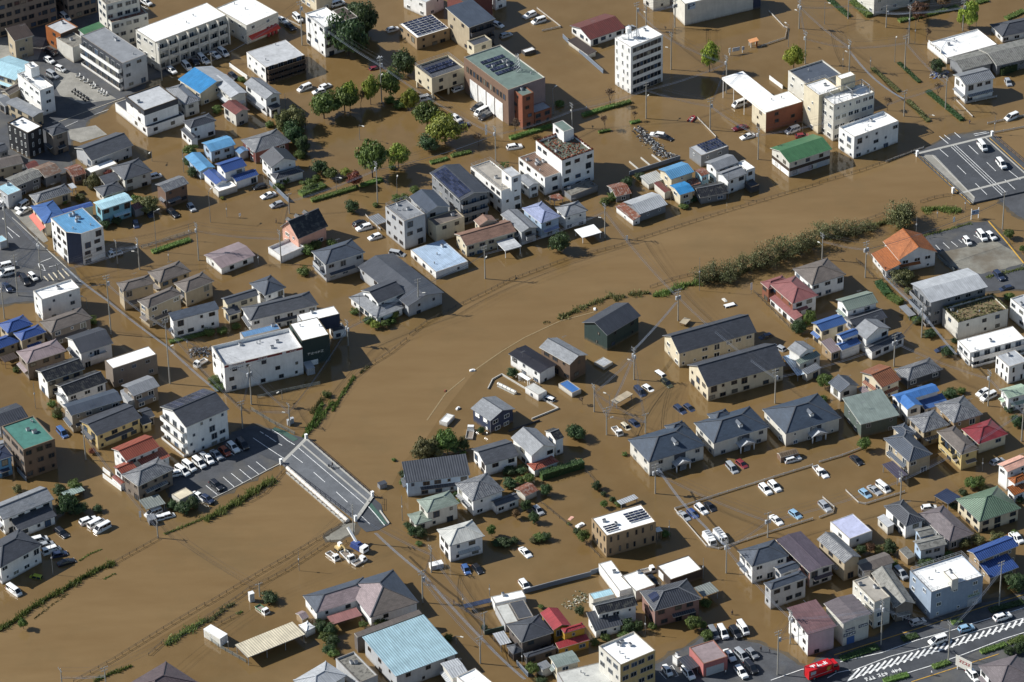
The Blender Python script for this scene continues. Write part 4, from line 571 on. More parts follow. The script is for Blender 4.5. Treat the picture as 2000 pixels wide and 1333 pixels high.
TREES = [
 ('dark',-46.68,155.41,5.81,13.65,'dark green tree in front of @11'),
 ('dark',-42.15,167.87,3.79,10.23,'right-hand dark green tree right of @11'),
 ('dark',-44.5,180.83,3.13,3.6,'left-hand dark green tree right of @11'),
 ('dark',-30.46,143.03,3.56,7.8,'dark green tree in front of @15'),
 ('green',-52.98,118.41,4.16,8.48,'round green tree right of @35'),
 ('green',-47.06,121.48,3.67,8.49,'round green tree in front of @11'),
 ('gold',-45.52,122.74,2.5,10.02,'left-hand yellow green tree in front of @11'),
 ('gold',-39.63,125.84,2.41,9.65,'right-hand yellow green tree in front of @11'),
 ('green',-33.83,129.62,3.36,9.29,'round green tree in front of @15'),
 ('bare',-42.42,123.28,1.84,5.81,'thin bare tree in front of @11'),
 ('gold',-28.71,122.07,2.0,6.96,'left-hand yellow green tree in front of @15'),
 ('olive',-61.6,112.84,3.98,7.31,'right-hand bushy olive tree right of @35'),
 ('olive',-64.49,110.34,2.65,7.31,'left-hand bushy olive tree right of @35'),
 ('dark',-60.98,104.37,2.97,6.91,'dark green tree behind @36'),
 ('dark',-58.5,99.12,1.97,5.75,'leftmost dark green tree right of @36'),
 ('shrub',-31.24,124.17,2.01,2.71,'right-hand low green shrub in front of @15'),
 ('shrub',-34.29,126.79,1.51,2.04,'left-hand low green shrub in front of @15'),
 ('gold',-27.64,122.03,2.0,7.34,'right-hand yellow green tree in front of @15'),
 ('green',-23.07,111.97,3.81,8.07,'round green tree behind @40'),
 ('gold',-21.12,119.12,1.33,3.12,'yellow green tree left of @17'),
 ('gold',-17.9,103.32,4.61,9.17,'yellow green tree behind @40'),
 ('dark',-22.49,99.64,2.95,4.61,'dark green tree behind @40'),
 ('bare',2.05,106.42,2.47,5.01,'thin bare tree in front of @17'),
 ('bare',29.78,122.06,2.5,5.23,'left-hand thin bare tree in front of @19'),
 ('bare',27.86,108.65,2.15,4.25,'thin bare tree right of @43'),
 ('bare',-8.36,101.65,2.47,3.85,'thin bare tree behind @42'),
 ('shrub',15.11,122.98,1.34,1.81,'low green shrub behind @43'),
 ('ginkgo',59.56,141.09,2.71,10.09,'bright ginkgo tree left of @21'),
 ('ginkgo',84.27,141.11,2.98,8.17,'bright ginkgo tree left of @22'),
 ('bare',36.53,113.21,1.49,2.92,'right-hand thin bare tree in front of @19'),
 ('ginkgo',138.16,163.12,2.92,9.88,'right-hand bright ginkgo tree behind @24'),
 ('ginkgo',136.1,164.76,1.72,6.69,'left-hand bright ginkgo tree behind @24'),
 ('brown',123.59,168.83,2.76,6.7,'brown autumn tree left of @24'),
 ('brown',131.68,177.1,2.08,3.59,'brown autumn tree behind @24'),
 ('bare',124.88,157.47,2.05,3.56,'thin bare tree left of @24'),
 ('dark',126.34,138.04,2.19,4.68,'dark green tree left of @25'),
 ('bare',109.54,116.56,2.16,3.88,'thin bare tree behind @23'),
 ('bare',124.84,123.25,2.34,4.27,'thin bare tree left of @26'),
 ('shrub',145.27,165.16,0.62,0.84,'low green shrub right of @24'),
 ('olive',-116.84,82.38,2.33,4.58,'bushy olive tree behind @30'),
 ('red',-113.08,88.51,1.3,1.94,'russet leaved tree left of @28'),
 ('green',-90.56,99.06,2.13,3.47,'round green tree left of @33'),
 ('dark',-90.56,93.32,1.63,2.7,'dark green tree behind @29'),
 ('dark',-89.26,87.58,1.46,2.7,'dark green tree right of @29'),
 ('olive',-100.75,69.4,2.89,4.55,'bushy olive tree left of @29'),
 ('olive',-103.17,71.95,1.61,2.3,'bushy olive tree right of @30'),
 ('dark',-112.13,60.72,1.43,2.29,'left-hand dark green tree in front of @30'),
 ('dark',-108.75,62.4,1.28,2.29,'right-hand dark green tree in front of @30'),
 ('olive',-119.5,75.04,1.29,2.31,'bushy olive tree left of @30'),
 ('green',-38.38,84.98,4.22,11.73,'round green tree right of @37'),
 ('gold',-31.13,90.05,2.93,7.8,'yellow green tree left of @40'),
 ('dark',-53.25,88.07,2.44,4.21,'rightmost dark green tree right of @36'),
 ('green',-50.06,84.8,2.11,3.07,'round green tree right of @36'),
 ('gold',-45.87,85.9,1.62,2.51,'yellow green tree right of @36'),
 ('red',-43.45,79.55,2.26,5.14,'russet leaved tree behind @37'),
 ('dark',-43.64,66.61,1.92,3.61,'dark green tree behind @38'),
 ('shrub',-32.92,89.43,1.04,1.41,'left-hand low green shrub left of @40'),
 ('shrub',-56.24,79.88,2.11,2.84,'second-from-left low green shrub right of @36'),
 ('shrub',-54.42,83.72,1.3,1.75,'rightmost low green shrub right of @36'),
 ('shrub',-62.85,83.57,1.79,2.41,'right-hand low green shrub in front of @36'),
 ('shrub',-64.64,79.59,1.46,1.97,'left-hand low green shrub in front of @36'),
 ('shrub',-59.08,96.87,1.64,2.21,'leftmost low green shrub right of @36'),
 ('dark',-58.45,97.8,1.31,2.71,'second-from-left dark green tree right of @36'),
 ('shrub',-55.45,45.43,1.89,2.56,'left-hand low green shrub in front of @37'),
 ('shrub',-53.34,48.61,1.58,2.13,'right-hand low green shrub in front of @37'),
 ('shrub',-48.94,49.19,1.42,1.92,'left-hand low green shrub behind @38'),
 ('shrub',-56.06,35.05,1.72,2.32,'low green shrub left of @38'),
 ('shrub',-31.55,72.27,1.29,1.74,'left-hand low green shrub left of @41'),
 ('shrub',-28.98,72.79,1.29,1.74,'right-hand low green shrub left of @41'),
 ('shrub',-37.28,69.18,0.9,1.21,'right-hand low green shrub behind @38'),
 ('gold',-80.25,74.76,0.64,0.8,'yellow green tree in front of @34'),
 ('dark',13.29,44.02,2.83,5.98,'dark green tree in front of @46'),
 ('shrub',-26.53,76.25,1.45,1.96,'right-hand low green shrub left of @40'),
 ('palm',-1.41,88.9,1.47,1.75,'small spiky palm behind @42'),
 ('shrub',26.78,68.04,1.44,1.95,'low green shrub right of @47'),
 ('shrub',28.77,70.26,1.61,2.17,'low green shrub left of @54'),
 ('scrub',51.5,26.85,3.11,5.56,'leftmost feathery olive scrub tree behind @88'),
 ('scrub',55.32,28.43,3.58,5.93,'second-from-left feathery olive scrub tree behind @88'),
 ('scrub',59.42,29.44,3.42,5.93,'leftmost feathery olive scrub tree left of @57'),
 ('scrub',62.7,32.21,2.81,5.2,'second-from-left feathery olive scrub tree left of @57'),
 ('scrub',66.47,32.65,3.12,5.94,'rightmost feathery olive scrub tree left of @57'),
 ('scrub',69.73,34.86,4.06,7.78,'left-hand feathery olive scrub tree behind @57'),
 ('scrub',73.99,37.62,3.6,7.06,'right-hand feathery olive scrub tree behind @57'),
 ('scrub',77.94,40.41,3.77,6.7,'leftmost feathery olive scrub tree behind @56'),
 ('scrub',81.92,43.21,3.46,6.34,'second-from-left feathery olive scrub tree behind @56'),
 ('scrub',58.29,26.02,2.48,4.09,'rightmost feathery olive scrub tree behind @88'),
 ('dark',32.75,76.6,1.94,3.43,'left-hand dark green tree behind @54'),
 ('dark',36.79,80.81,1.46,2.31,'right-hand dark green tree behind @54'),
 ('green',48.34,64.92,1.28,1.17,'round green tree in front of @52'),
 ('dark',51.07,68.48,1.28,1.54,'dark green tree right of @52'),
 ('scrub',86.0,48.4,3.47,5.24,'third-from-left feathery olive scrub tree behind @56'),
 ('scrub',90.14,48.84,3.48,5.24,'fourth-from-left feathery olive scrub tree behind @56'),
 ('scrub',94.65,49.86,3.16,4.13,'rightmost feathery olive scrub tree behind @56'),
 ('scrub',98.59,51.51,2.37,3.02,'feathery olive scrub tree left of @55'),
 ('scrub',106.64,53.0,4.44,8.95,'left-hand feathery olive scrub tree behind @55'),
 ('scrub',110.46,56.47,2.86,5.63,'right-hand feathery olive scrub tree behind @55'),
 ('olive',107.22,52.38,2.85,6.36,'bushy olive tree behind @55'),
 ('green',136.56,45.89,1.58,2.64,'round green tree behind @93'),
 ('olive',105.74,26.56,3.1,2.62,'second-from-left bushy olive tree in front of @55'),
 ('green',139.18,38.69,0.94,1.89,'round green tree behind @94'),
 ('gold',-36.18,7.46,1.38,2.23,'left-hand yellow green tree in front of @75'),
 ('green',-33.59,7.92,1.22,2.24,'round green tree in front of @75'),
 ('gold',-31.05,12.3,1.38,2.24,'right-hand yellow green tree in front of @75'),
 ('dark',-27.87,16.69,1.54,4.08,'dark green tree in front of @76'),
 ('shrub',-41.85,14.95,1.23,1.66,'low green shrub left of @75'),
 ('shrub',-38.07,10.18,1.38,1.86,'left-hand low green shrub in front of @75'),
 ('shrub',-48.14,-24.14,1.19,1.61,'low green shrub in front of @74'),
 ('shrub',-77.43,-17.11,1.65,2.23,'low green shrub left of @73'),
 ('shrub',-76.07,-20.22,1.5,2.02,'low green shrub behind @67'),
 ('dark',-0.14,-16.8,1.5,2.93,'dark green tree left of @78'),
 ('bare',17.81,-30.17,1.48,2.2,'thin bare tree in front of @80'),
 ('green',78.65,3.26,1.68,5.5,'round green tree left of @91'),
 ('dark',75.6,1.16,2.13,3.68,'dark green tree left of @91'),
 ('olive',104.91,24.31,3.25,3.72,'leftmost bushy olive tree in front of @55'),
 ('olive',106.33,19.68,1.24,1.51,'rightmost bushy olive tree in front of @55'),
 ('olive',107.03,4.45,1.22,1.5,'bushy olive tree left of @93'),
 ('green',80.64,-25.02,2.09,3.99,'round green tree in front of @92'),
 ('dark',110.07,-1.76,1.82,1.86,'dark green tree in front of @93'),
 ('dark',113.95,-11.2,1.66,2.93,'dark green tree left of @95'),
 ('dark',112.21,-30.9,2.08,2.91,'dark green tree right of @98'),
 ('green',93.33,-28.12,1.04,1.48,'round green tree in front of @97'),
 ('dark',116.14,-4.73,0.91,1.13,'dark green tree in front of @94'),
 ('green',133.0,15.29,1.69,1.51,'round green tree right of @94'),
 ('dark',-111.05,-73.65,2.57,5.68,'second-from-left dark green tree right of @70'),
 ('dark',-113.76,-65.23,1.73,2.52,'leftmost dark green tree right of @70'),
 ('green',-110.31,-63.38,1.88,2.52,'round green tree right of @70'),
 ('dark',-108.22,-73.26,2.0,2.86,'rightmost dark green tree right of @70'),
 ('dark',-103.66,-72.93,1.29,1.81,'dark green tree left of @69'),
 ('olive',-124.55,-63.88,1.3,1.81,'bushy olive tree behind @70'),
 ('dark',-85.1,-72.1,1.43,2.16,'left-hand dark green tree in front of @69'),
 ('dark',-82.4,-74.14,2.0,2.86,'right-hand dark green tree in front of @69'),
 ('dark',-80.22,-72.27,1.72,3.22,'dark green tree right of @69'),
 ('red',-107.03,-47.95,1.02,1.47,'russet leaved tree in front of @64'),
 ('olive',-117.28,-30.59,1.48,2.56,'bushy olive tree left of @62'),
 ('green',-117.78,-120.1,1.1,3.15,'round green tree in front of @71'),
 ('olive',-99.37,-95.97,0.56,0.8,'bushy olive tree in front of @69'),
 ('olive',-23.25,-52.9,2.77,6.08,'left-hand bushy olive tree behind @82'),
 ('olive',-20.35,-51.99,2.62,5.72,'right-hand bushy olive tree behind @82'),
 ('green',-16.85,-51.1,2.77,6.79,'round green tree behind @82'),
 ('dark',-15.1,-50.65,1.75,3.95,'left-hand dark green tree behind @82'),
 ('dark',-12.62,-49.72,1.46,3.96,'right-hand dark green tree behind @82'),
 ('shrub',-12.92,-51.49,0.87,1.18,'low green shrub behind @82'),
 ('dark',-1.49,-60.18,1.74,1.81,'leftmost dark green tree in front of @83'),
 ('dark',1.41,-59.78,1.74,1.81,'second-from-left dark green tree in front of @83'),
 ('green',1.34,-64.75,1.3,2.16,'left-hand round green tree in front of @83'),
 ('green',3.51,-64.33,1.59,2.52,'right-hand round green tree in front of @83'),
 ('dark',-1.27,-66.14,1.87,2.51,'leftmost dark green tree right of @84'),
 ('dark',7.59,-69.89,1.58,3.57,'rightmost dark green tree in front of @83'),
 ('dark',16.24,-45.63,2.05,3.96,'right-hand dark green tree right of @83'),
 ('dark',15.09,-44.57,1.76,3.61,'left-hand dark green tree right of @83'),
 ('green',-5.95,-86.61,1.13,3.37,'round green tree right of @86'),
 ('dark',2.63,-76.07,1.28,3.21,'third-from-left dark green tree right of @84'),
 ('dark',4.54,-81.46,1.36,3.2,'rightmost dark green tree right of @84'),
 ('brown',0.16,-79.38,1.14,2.5,'brown autumn tree right of @84'),
 ('green',5.84,-88.68,1.55,1.79,'round green tree behind @125'),
 ('dark',7.25,-88.73,1.27,2.14,'dark green tree behind @125'),
 ('olive',4.41,-89.58,1.13,1.79,'bushy olive tree behind @125'),
 ('dark',-2.66,-90.76,1.69,2.14,'second-from-left dark green tree right of @86'),
 ('dark',-0.52,-89.41,1.13,1.44,'rightmost dark green tree right of @86'),
 ('dark',-4.62,-90.22,1.41,1.79,'leftmost dark green tree right of @86'),
 ('green',16.59,-89.99,1.47,3.53,'round green tree left of @87'),
 ('dark',20.28,-67.87,1.21,2.51,'leftmost dark green tree behind @87'),
 ('green',22.05,-75.76,1.0,2.15,'round green tree behind @87'),
 ('dark',21.93,-70.39,0.8,1.1,'second-from-left dark green tree behind @87'),
 ('dark',24.13,-73.4,0.86,1.8,'rightmost dark green tree behind @87'),
 ('dark',-25.26,-85.72,1.27,2.84,'left-hand dark green tree in front of @85'),
 ('dark',-23.27,-86.27,1.56,2.84,'right-hand dark green tree in front of @85'),
 ('shrub',-23.81,-89.58,0.85,1.14,'low green shrub in front of @85'),
 ('shrub',13.04,-82.42,0.51,0.69,'low green shrub left of @87'),
 ('dark',14.94,-86.13,0.99,1.44,'dark green tree left of @87'),
 ('dark',1.87,-68.71,1.15,1.45,'second-from-left dark green tree right of @84'),
 ('dark',-8.36,-42.21,0.88,1.83,'dark green tree in front of @81'),
 ('dark',-14.51,-69.63,1.0,1.45,'dark green tree right of @85'),
 ('green',-13.79,-72.1,0.72,1.1,'round green tree left of @84'),
 ('dark',-27.58,-61.27,1.3,2.17,'dark green tree left of @82'),
 ('green',-27.54,-64.74,1.5,2.52,'round green tree left of @82'),
 ('dark',-26.63,-82.32,0.99,1.44,'dark green tree left of @85'),
 ('shrub',27.89,-53.29,0.73,0.98,'right-hand low green shrub behind @87'),
 ('shrub',25.71,-74.79,1.0,1.35,'left-hand low green shrub behind @87'),
 ('shrub',36.58,-87.81,1.13,1.53,'low green shrub behind @120'),
 ('green',88.21,-53.24,1.69,3.59,'round green tree in front of @99'),
 ('green',113.55,-70.59,1.72,2.86,'left-hand round green tree behind @103'),
 ('green',115.32,-70.16,1.72,2.86,'right-hand round green tree behind @103'),
 ('olive',116.64,-71.19,1.29,1.45,'bushy olive tree behind @103'),
 ('dark',111.24,-73.45,1.14,1.8,'dark green tree left of @103'),
 ('dark',108.26,-78.71,1.14,1.44,'dark green tree behind @105'),
 ('olive',109.27,-94.54,1.69,2.48,'bushy olive tree in front of @105'),
 ('olive',112.73,-93.71,1.69,2.48,'left-hand bushy olive tree behind @109'),
 ('olive',117.27,-93.39,1.83,2.83,'right-hand bushy olive tree behind @109'),
 ('dark',126.91,-37.15,1.33,1.47,'dark green tree behind @102'),
 ('dark',128.17,-43.92,1.76,3.25,'dark green tree right of @102'),
 ('dark',124.86,-76.85,1.0,1.45,'dark green tree in front of @104'),
 ('dark',83.77,-96.95,1.4,2.48,'dark green tree right of @108'),
 ('brown',86.05,-96.56,1.26,2.83,'brown autumn tree in front of @107'),
 ('olive',88.01,-96.63,1.26,2.48,'bushy olive tree right of @107'),
 ('dark',90.76,-97.19,1.96,3.87,'dark green tree left of @106'),
 ('dark',98.97,-102.14,2.09,1.78,'dark green tree in front of @106'),
 ('green',104.92,-98.6,1.26,1.08,'round green tree right of @106'),
 ('dark',119.47,-112.98,1.94,4.53,'second-from-left dark green tree in front of @109'),
 ('dark',118.41,-110.19,1.66,3.15,'leftmost dark green tree in front of @109'),
 ('dark',121.23,-109.83,1.39,2.46,'rightmost dark green tree in front of @109'),
 ('dark',115.24,-137.44,1.22,2.43,'left-hand dark green tree behind @114'),
 ('dark',117.72,-137.08,1.49,3.46,'right-hand dark green tree behind @114'),
 ('green',118.13,-133.58,1.22,1.75,'round green tree behind @114'),
 ('green',41.77,-125.77,1.86,3.65,'leftmost round green tree behind @118'),
 ('green',43.97,-125.39,1.09,2.1,'second-from-left round green tree behind @118'),
 ('green',44.58,-129.42,1.5,2.44,'rightmost round green tree behind @118'),
 ('dark',45.08,-130.32,1.23,1.76,'dark green tree behind @118'),
 ('dark',26.44,-126.16,1.78,3.48,'left-hand dark green tree in front of @122'),
 ('green',25.29,-127.9,1.5,1.41,'round green tree in front of @122'),
 ('dark',28.49,-126.23,1.23,3.48,'right-hand dark green tree in front of @122'),
 ('green',3.19,-141.65,1.56,3.46,'round green tree in front of @124'),
 ('dark',5.16,-144.31,1.61,1.06,'dark green tree left of @126'),
 ('dark',14.96,-118.61,1.16,2.11,'dark green tree right of @123'),
 ('dark',-7.91,-124.14,0.82,1.42,'dark green tree in front of @125'),
 ('green',5.65,-116.04,0.69,0.8,'round green tree behind @123'),
 ('dark',-46.73,-123.32,1.64,2.8,'second-from-left dark green tree in front of @130'),
 ('green',-46.74,-122.87,1.1,1.42,'leftmost round green tree in front of @130'),
 ('dark',-44.5,-124.73,1.64,3.14,'rightmost dark green tree in front of @130'),
 ('green',-45.52,-127.36,1.64,2.45,'second-from-left round green tree in front of @130'),
 ('dark',-43.57,-128.76,1.64,2.79,'dark green tree behind @128'),
 ('dark',-44.58,-131.81,1.5,2.44,'dark green tree behind @129'),
 ('green',-43.45,-133.17,1.36,2.1,'round green tree left of @128'),
 ('green',-36.75,-122.3,1.04,1.76,'rightmost round green tree in front of @130'),
 ('green',-33.48,-121.07,1.65,2.11,'round green tree right of @130'),
 ('dark',-31.69,-121.12,1.1,1.42,'dark green tree behind @127'),
 ('dark',-59.55,-111.16,2.08,2.47,'dark green tree behind @131'),
 ('dark',-47.37,-120.16,0.82,1.42,'leftmost dark green tree in front of @130'),
 ('shrub',-124.27,74.3,0.97,1.31,'low green shrub behind @31'),
 ('shrub',-104.28,74.15,1.61,2.18,'low green shrub in front of @28'),
 ('shrub',-120.24,76.3,1.29,1.74,'low green shrub left of @30'),
 ('shrub',-113.31,61.52,1.12,1.51,'low green shrub in front of @30'),
 ('shrub',-77.82,141.02,1.19,1.6,'low green shrub behind @13'),
 ('shrub',-80.71,137.74,1.18,1.6,'low green shrub right of @5'),
 ('shrub',-84.03,123.45,1.51,2.03,'low green shrub left of @13'),
 ('shrub',-68.63,114.43,1.33,1.79,'low green shrub behind @35'),
 ('shrub',-119.18,-25.83,1.19,1.61,'left-hand low green shrub left of @62'),
 ('shrub',-117.22,-31.28,1.34,1.8,'right-hand low green shrub left of @62'),
 ('shrub',-111.75,12.74,1.54,2.08,'low green shrub behind @60'),
 ('shrub',-129.92,-9.72,0.91,1.22,'low green shrub in front of @59'),
 ('shrub',-30.44,-53.65,0.58,0.79,'low green shrub left of @82'),
 ('shrub',-73.26,8.81,1.23,1.65,'low green shrub behind @73'),
 ('shrub',-76.82,6.58,1.38,1.86,'right-hand low green shrub right of @63'),
 ('shrub',-80.16,6.14,1.38,1.86,'left-hand low green shrub right of @63'),
 ('shrub',-31.94,10.09,1.23,1.66,'right-hand low green shrub in front of @75'),
 ('shrub',107.07,4.86,1.37,1.86,'right-hand low green shrub left of @93'),
 ('shrub',106.05,6.99,0.92,1.24,'left-hand low green shrub left of @93'),
 ('shrub',85.89,-26.4,1.34,1.81,'low green shrub left of @97'),
 ('shrub',79.6,-30.79,1.19,1.6,'left-hand low green shrub left of @99'),
 ('shrub',115.45,-28.38,1.19,1.61,'low green shrub right of @98'),
 ('shrub',79.69,-41.05,1.03,1.39,'right-hand low green shrub left of @99'),
 ('shrub',121.81,-90.7,1.13,1.52,'low green shrub behind @109'),
 ('shrub',110.1,-78.77,1.14,1.54,'low green shrub left of @103'),
 ('shrub',20.7,-128.75,1.23,1.66,'right-hand low green shrub in front of @122'),
 ('shrub',18.2,-130.33,1.09,1.47,'left-hand low green shrub in front of @122'),
 ('shrub',-16.66,-127.42,1.09,1.48,'low green shrub right of @127'),
 ('shrub',13.58,-130.07,0.95,1.29,'low green shrub right of @123'),
 ('shrub',91.45,-101.89,1.12,1.51,'low green shrub behind @113'),
 ('shrub',104.45,-100.46,1.12,1.51,'low green shrub right of @106'),
 ('shrub',100.12,-101.83,1.26,1.7,'low green shrub in front of @106'),
 ('shrub',45.0,-116.2,1.38,1.86,'low green shrub right of @121'),
 ('shrub',31.97,-124.55,1.1,1.48,'low green shrub in front of @121'),
]
HEDGES = [
 (3.0,1.2,[(-58.37,75.78),(-51.89,80.5)],'green','clipped green hedge strip right of @36'),
 (1.6,0.8,[(-55.2,72.57),(-42.32,79.5)],'lgreen','clipped green hedge strip behind @37'),
 (1.6,0.8,[(-41.68,80.1),(-35.59,83.3)],'lgreen','clipped green hedge strip left of @41'),
 (1.6,0.8,[(0.55,104.53),(12.54,111.21)],'lgreen','clipped green hedge strip behind @43'),
 (1.6,0.8,[(21.63,116.76),(31.01,122.01)],'lgreen','leftmost clipped green hedge strip in front of @19'),
 (1.0,0.6,[(26.0,107.09),(29.34,108.26)],'lgreen','clipped green hedge strip right of @43'),
 (1.4,0.8,[(31.0,121.68),(35.76,124.15)],'lgreen','second-from-left clipped green hedge strip in front of @19'),
 (1.2,0.6,[(35.32,111.94),(38.02,113.15)],'lgreen','rightmost clipped green hedge strip in front of @19'),
 (1.6,0.6,[(-22.11,91.92),(-17.22,94.27)],'green','clipped green hedge strip behind @40'),
 (1.6,0.6,[(-16.24,95.51),(-10.67,97.85)],'green','clipped green hedge strip behind @42'),
 (1.8,0.7,[(-98.03,47.33),(-87.96,53.49)],'lgreen','clipped green hedge strip left of @39'),
 (1.2,0.5,[(115.41,143.96),(120.37,132.17)],'dgreen','clipped green hedge strip left of @25'),
 (1.4,0.6,[(107.34,140.86),(113.84,127.04)],'olive','olive hedge strip behind @23'),
 (1.4,0.6,[(116.0,121.61),(120.81,109.53)],'olive','olive hedge strip left of @26'),
 (1.6,0.8,[(122.18,126.71),(130.43,109.81)],'dgreen','clipped green hedge strip in front of @26'),
 (1.6,0.8,[(97.81,183.58),(103.18,172.54)],'dgreen','left-hand clipped green hedge strip behind @22'),
 (2.6,1.0,[(104.99,181.83),(109.39,172.28)],'green','right-hand clipped green hedge strip behind @22'),
 (2.0,0.7,[(117.74,169.07),(136.52,176.9)],'green','left-hand clipped green hedge strip behind @24'),
 (2.0,0.6,[(142.02,179.56),(145.69,181.22)],'lgreen','right-hand clipped green hedge strip behind @24'),
 (2.0,0.6,[(149.87,169.17),(155.86,173.93)],'lgreen','clipped green hedge strip right of @24'),
 (4.5,2.6,[(143.75,136.65),(150.69,141.15)],'dgreen','clipped green hedge strip right of @25'),
 (2.4,1.2,[(98.73,24.54),(100.95,18.17)],'dgreen','left-hand clipped green hedge strip right of @90'),
 (2.4,1.2,[(101.2,17.6),(103.96,14.09)],'green','right-hand clipped green hedge strip right of @90'),
 (2.2,2.2,[(6.56,-62.94),(17.24,-57.82)],'dgreen','clipped green hedge strip right of @83'),
 (2.2,0.6,[(75.67,-138.34),(84.72,-133.82)],'dgreen','clipped green hedge strip in front of @112'),
 (2.0,0.6,[(90.65,-131.36),(94.34,-129.71)],'dgreen','right-hand clipped green hedge strip in front of @113'),
 (1.6,0.7,[(102.95,-125.54),(105.41,-124.28)],'lgreen','clipped green hedge strip in front of @110'),
 (2.0,0.6,[(112.5,-120.92),(120.86,-117.58)],'dgreen','clipped green hedge strip in front of @109'),
 (1.6,0.7,[(108.55,-136.79),(114.84,-133.92)],'lgreen','left-hand clipped green hedge strip behind @114'),
 (1.6,0.7,[(96.79,-142.07),(100.88,-140.25)],'lgreen','clipped green hedge strip left of @114'),
 (1.8,0.7,[(84.89,-147.0),(90.74,-144.69)],'lgreen','left-hand clipped green hedge strip in front of @113'),
 (1.6,0.5,[(115.43,-133.5),(119.45,-130.98)],'green','right-hand clipped green hedge strip behind @114'),
 (1.6,0.5,[(-90.54,2.51),(-81.39,6.33)],'green','clipped green hedge strip in front of @63'),
]
REEDS = [
 (2.4,1.3,[(-76.86,-77.72),(-73.58,-74.93),(-70.05,-71.15),(-67.29,-68.8),(-64.85,-65.43),(-60.41,-61.13)],'reed'),
 (1.6,0.9,[(-53.5,-42.68),(-50.82,-33.99),(-49.23,-27.76)],'green'),
 (1.2,0.8,[(-50.7,-38.14),(-48.52,-31.98),(-46.58,-26.81)],'green'),
 (1.0,0.7,[(-46.47,-31.04),(-44.83,-25.31),(-41.18,-15.33)],'green'),
 (1.0,0.6,[(-39.71,-13.77),(-37.67,-10.6)],'olive'),
 (1.4,0.9,[(-51.78,-31.89),(-48.47,-23.07)],'olive'),
 (1.8,1.0,[(-123.89,-120.79),(-120.14,-116.87),(-116.96,-112.45),(-112.92,-108.02),(-109.29,-104.92),(-105.19,-100.44),(-101.8,-97.29),(-98.07,-94.61)],'green'),
 (0.6,0.3,[(-115.52,-116.12),(-111.09,-109.91),(-108.06,-106.34)],'olive'),
 (0.6,0.3,[(-100.11,-101.07),(-97.48,-98.83)],'green'),
 (0.5,0.3,[(-106.6,-93.38),(-104.28,-90.63),(-101.6,-88.83)],'reed'),
 (2.2,1.0,[(-83.38,-127.46),(-80.31,-124.0),(-77.19,-120.98),(-74.67,-118.36)],'reed'),
 (1.2,0.7,[(-99.27,-140.95),(-95.71,-138.03),(-91.02,-135.35)],'green'),
 (1.6,0.9,[(-74.65,-118.82),(-72.26,-117.09),(-69.96,-113.54),(-68.08,-112.24)],'olive'),
 (1.2,0.5,[(-67.08,-115.91),(-66.01,-115.26)],'reed'),
 (2.4,0.8,[(12.41,9.87),(15.86,12.83),(20.87,16.59),(27.72,21.45)],'olive'),
 (1.0,0.4,[(8.09,8.07),(10.1,8.83)],'olive'),
 (2.4,0.8,[(27.34,19.19),(31.74,21.31),(37.02,21.97)],'olive'),
 (2.6,1.1,[(38.19,20.21),(41.96,21.78),(45.18,24.53),(50.87,26.61)],'reed'),
 (3.2,1.0,[(114.39,60.86),(117.68,61.95),(120.8,61.23),(124.87,60.46)],'reed'),
 (1.2,0.5,[(93.95,52.88),(98.48,53.91),(104.33,55.49)],'reed'),
 (1.0,0.4,[(112.78,47.68),(119.72,50.7),(127.04,54.03)],'reed'),
 (1.5,0.5,[(128.08,26.3),(138.73,30.53)],'reed'),
 (0.9,0.5,[(-86.42,-83.17),(-81.78,-79.97),(-76.92,-76.76)],'reed'),
 (1.6,1.2,[(51.53,27.42),(55.94,28.41),(61.04,30.53),(66.85,33.8),(72.07,37.11),(78.65,41.56),(84.51,45.48)],'olive'),
 (1.8,1.2,[(84.69,47.85),(91.09,48.8),(98.32,52.12),(103.01,54.94),(107.61,56.58)],'olive'),
]
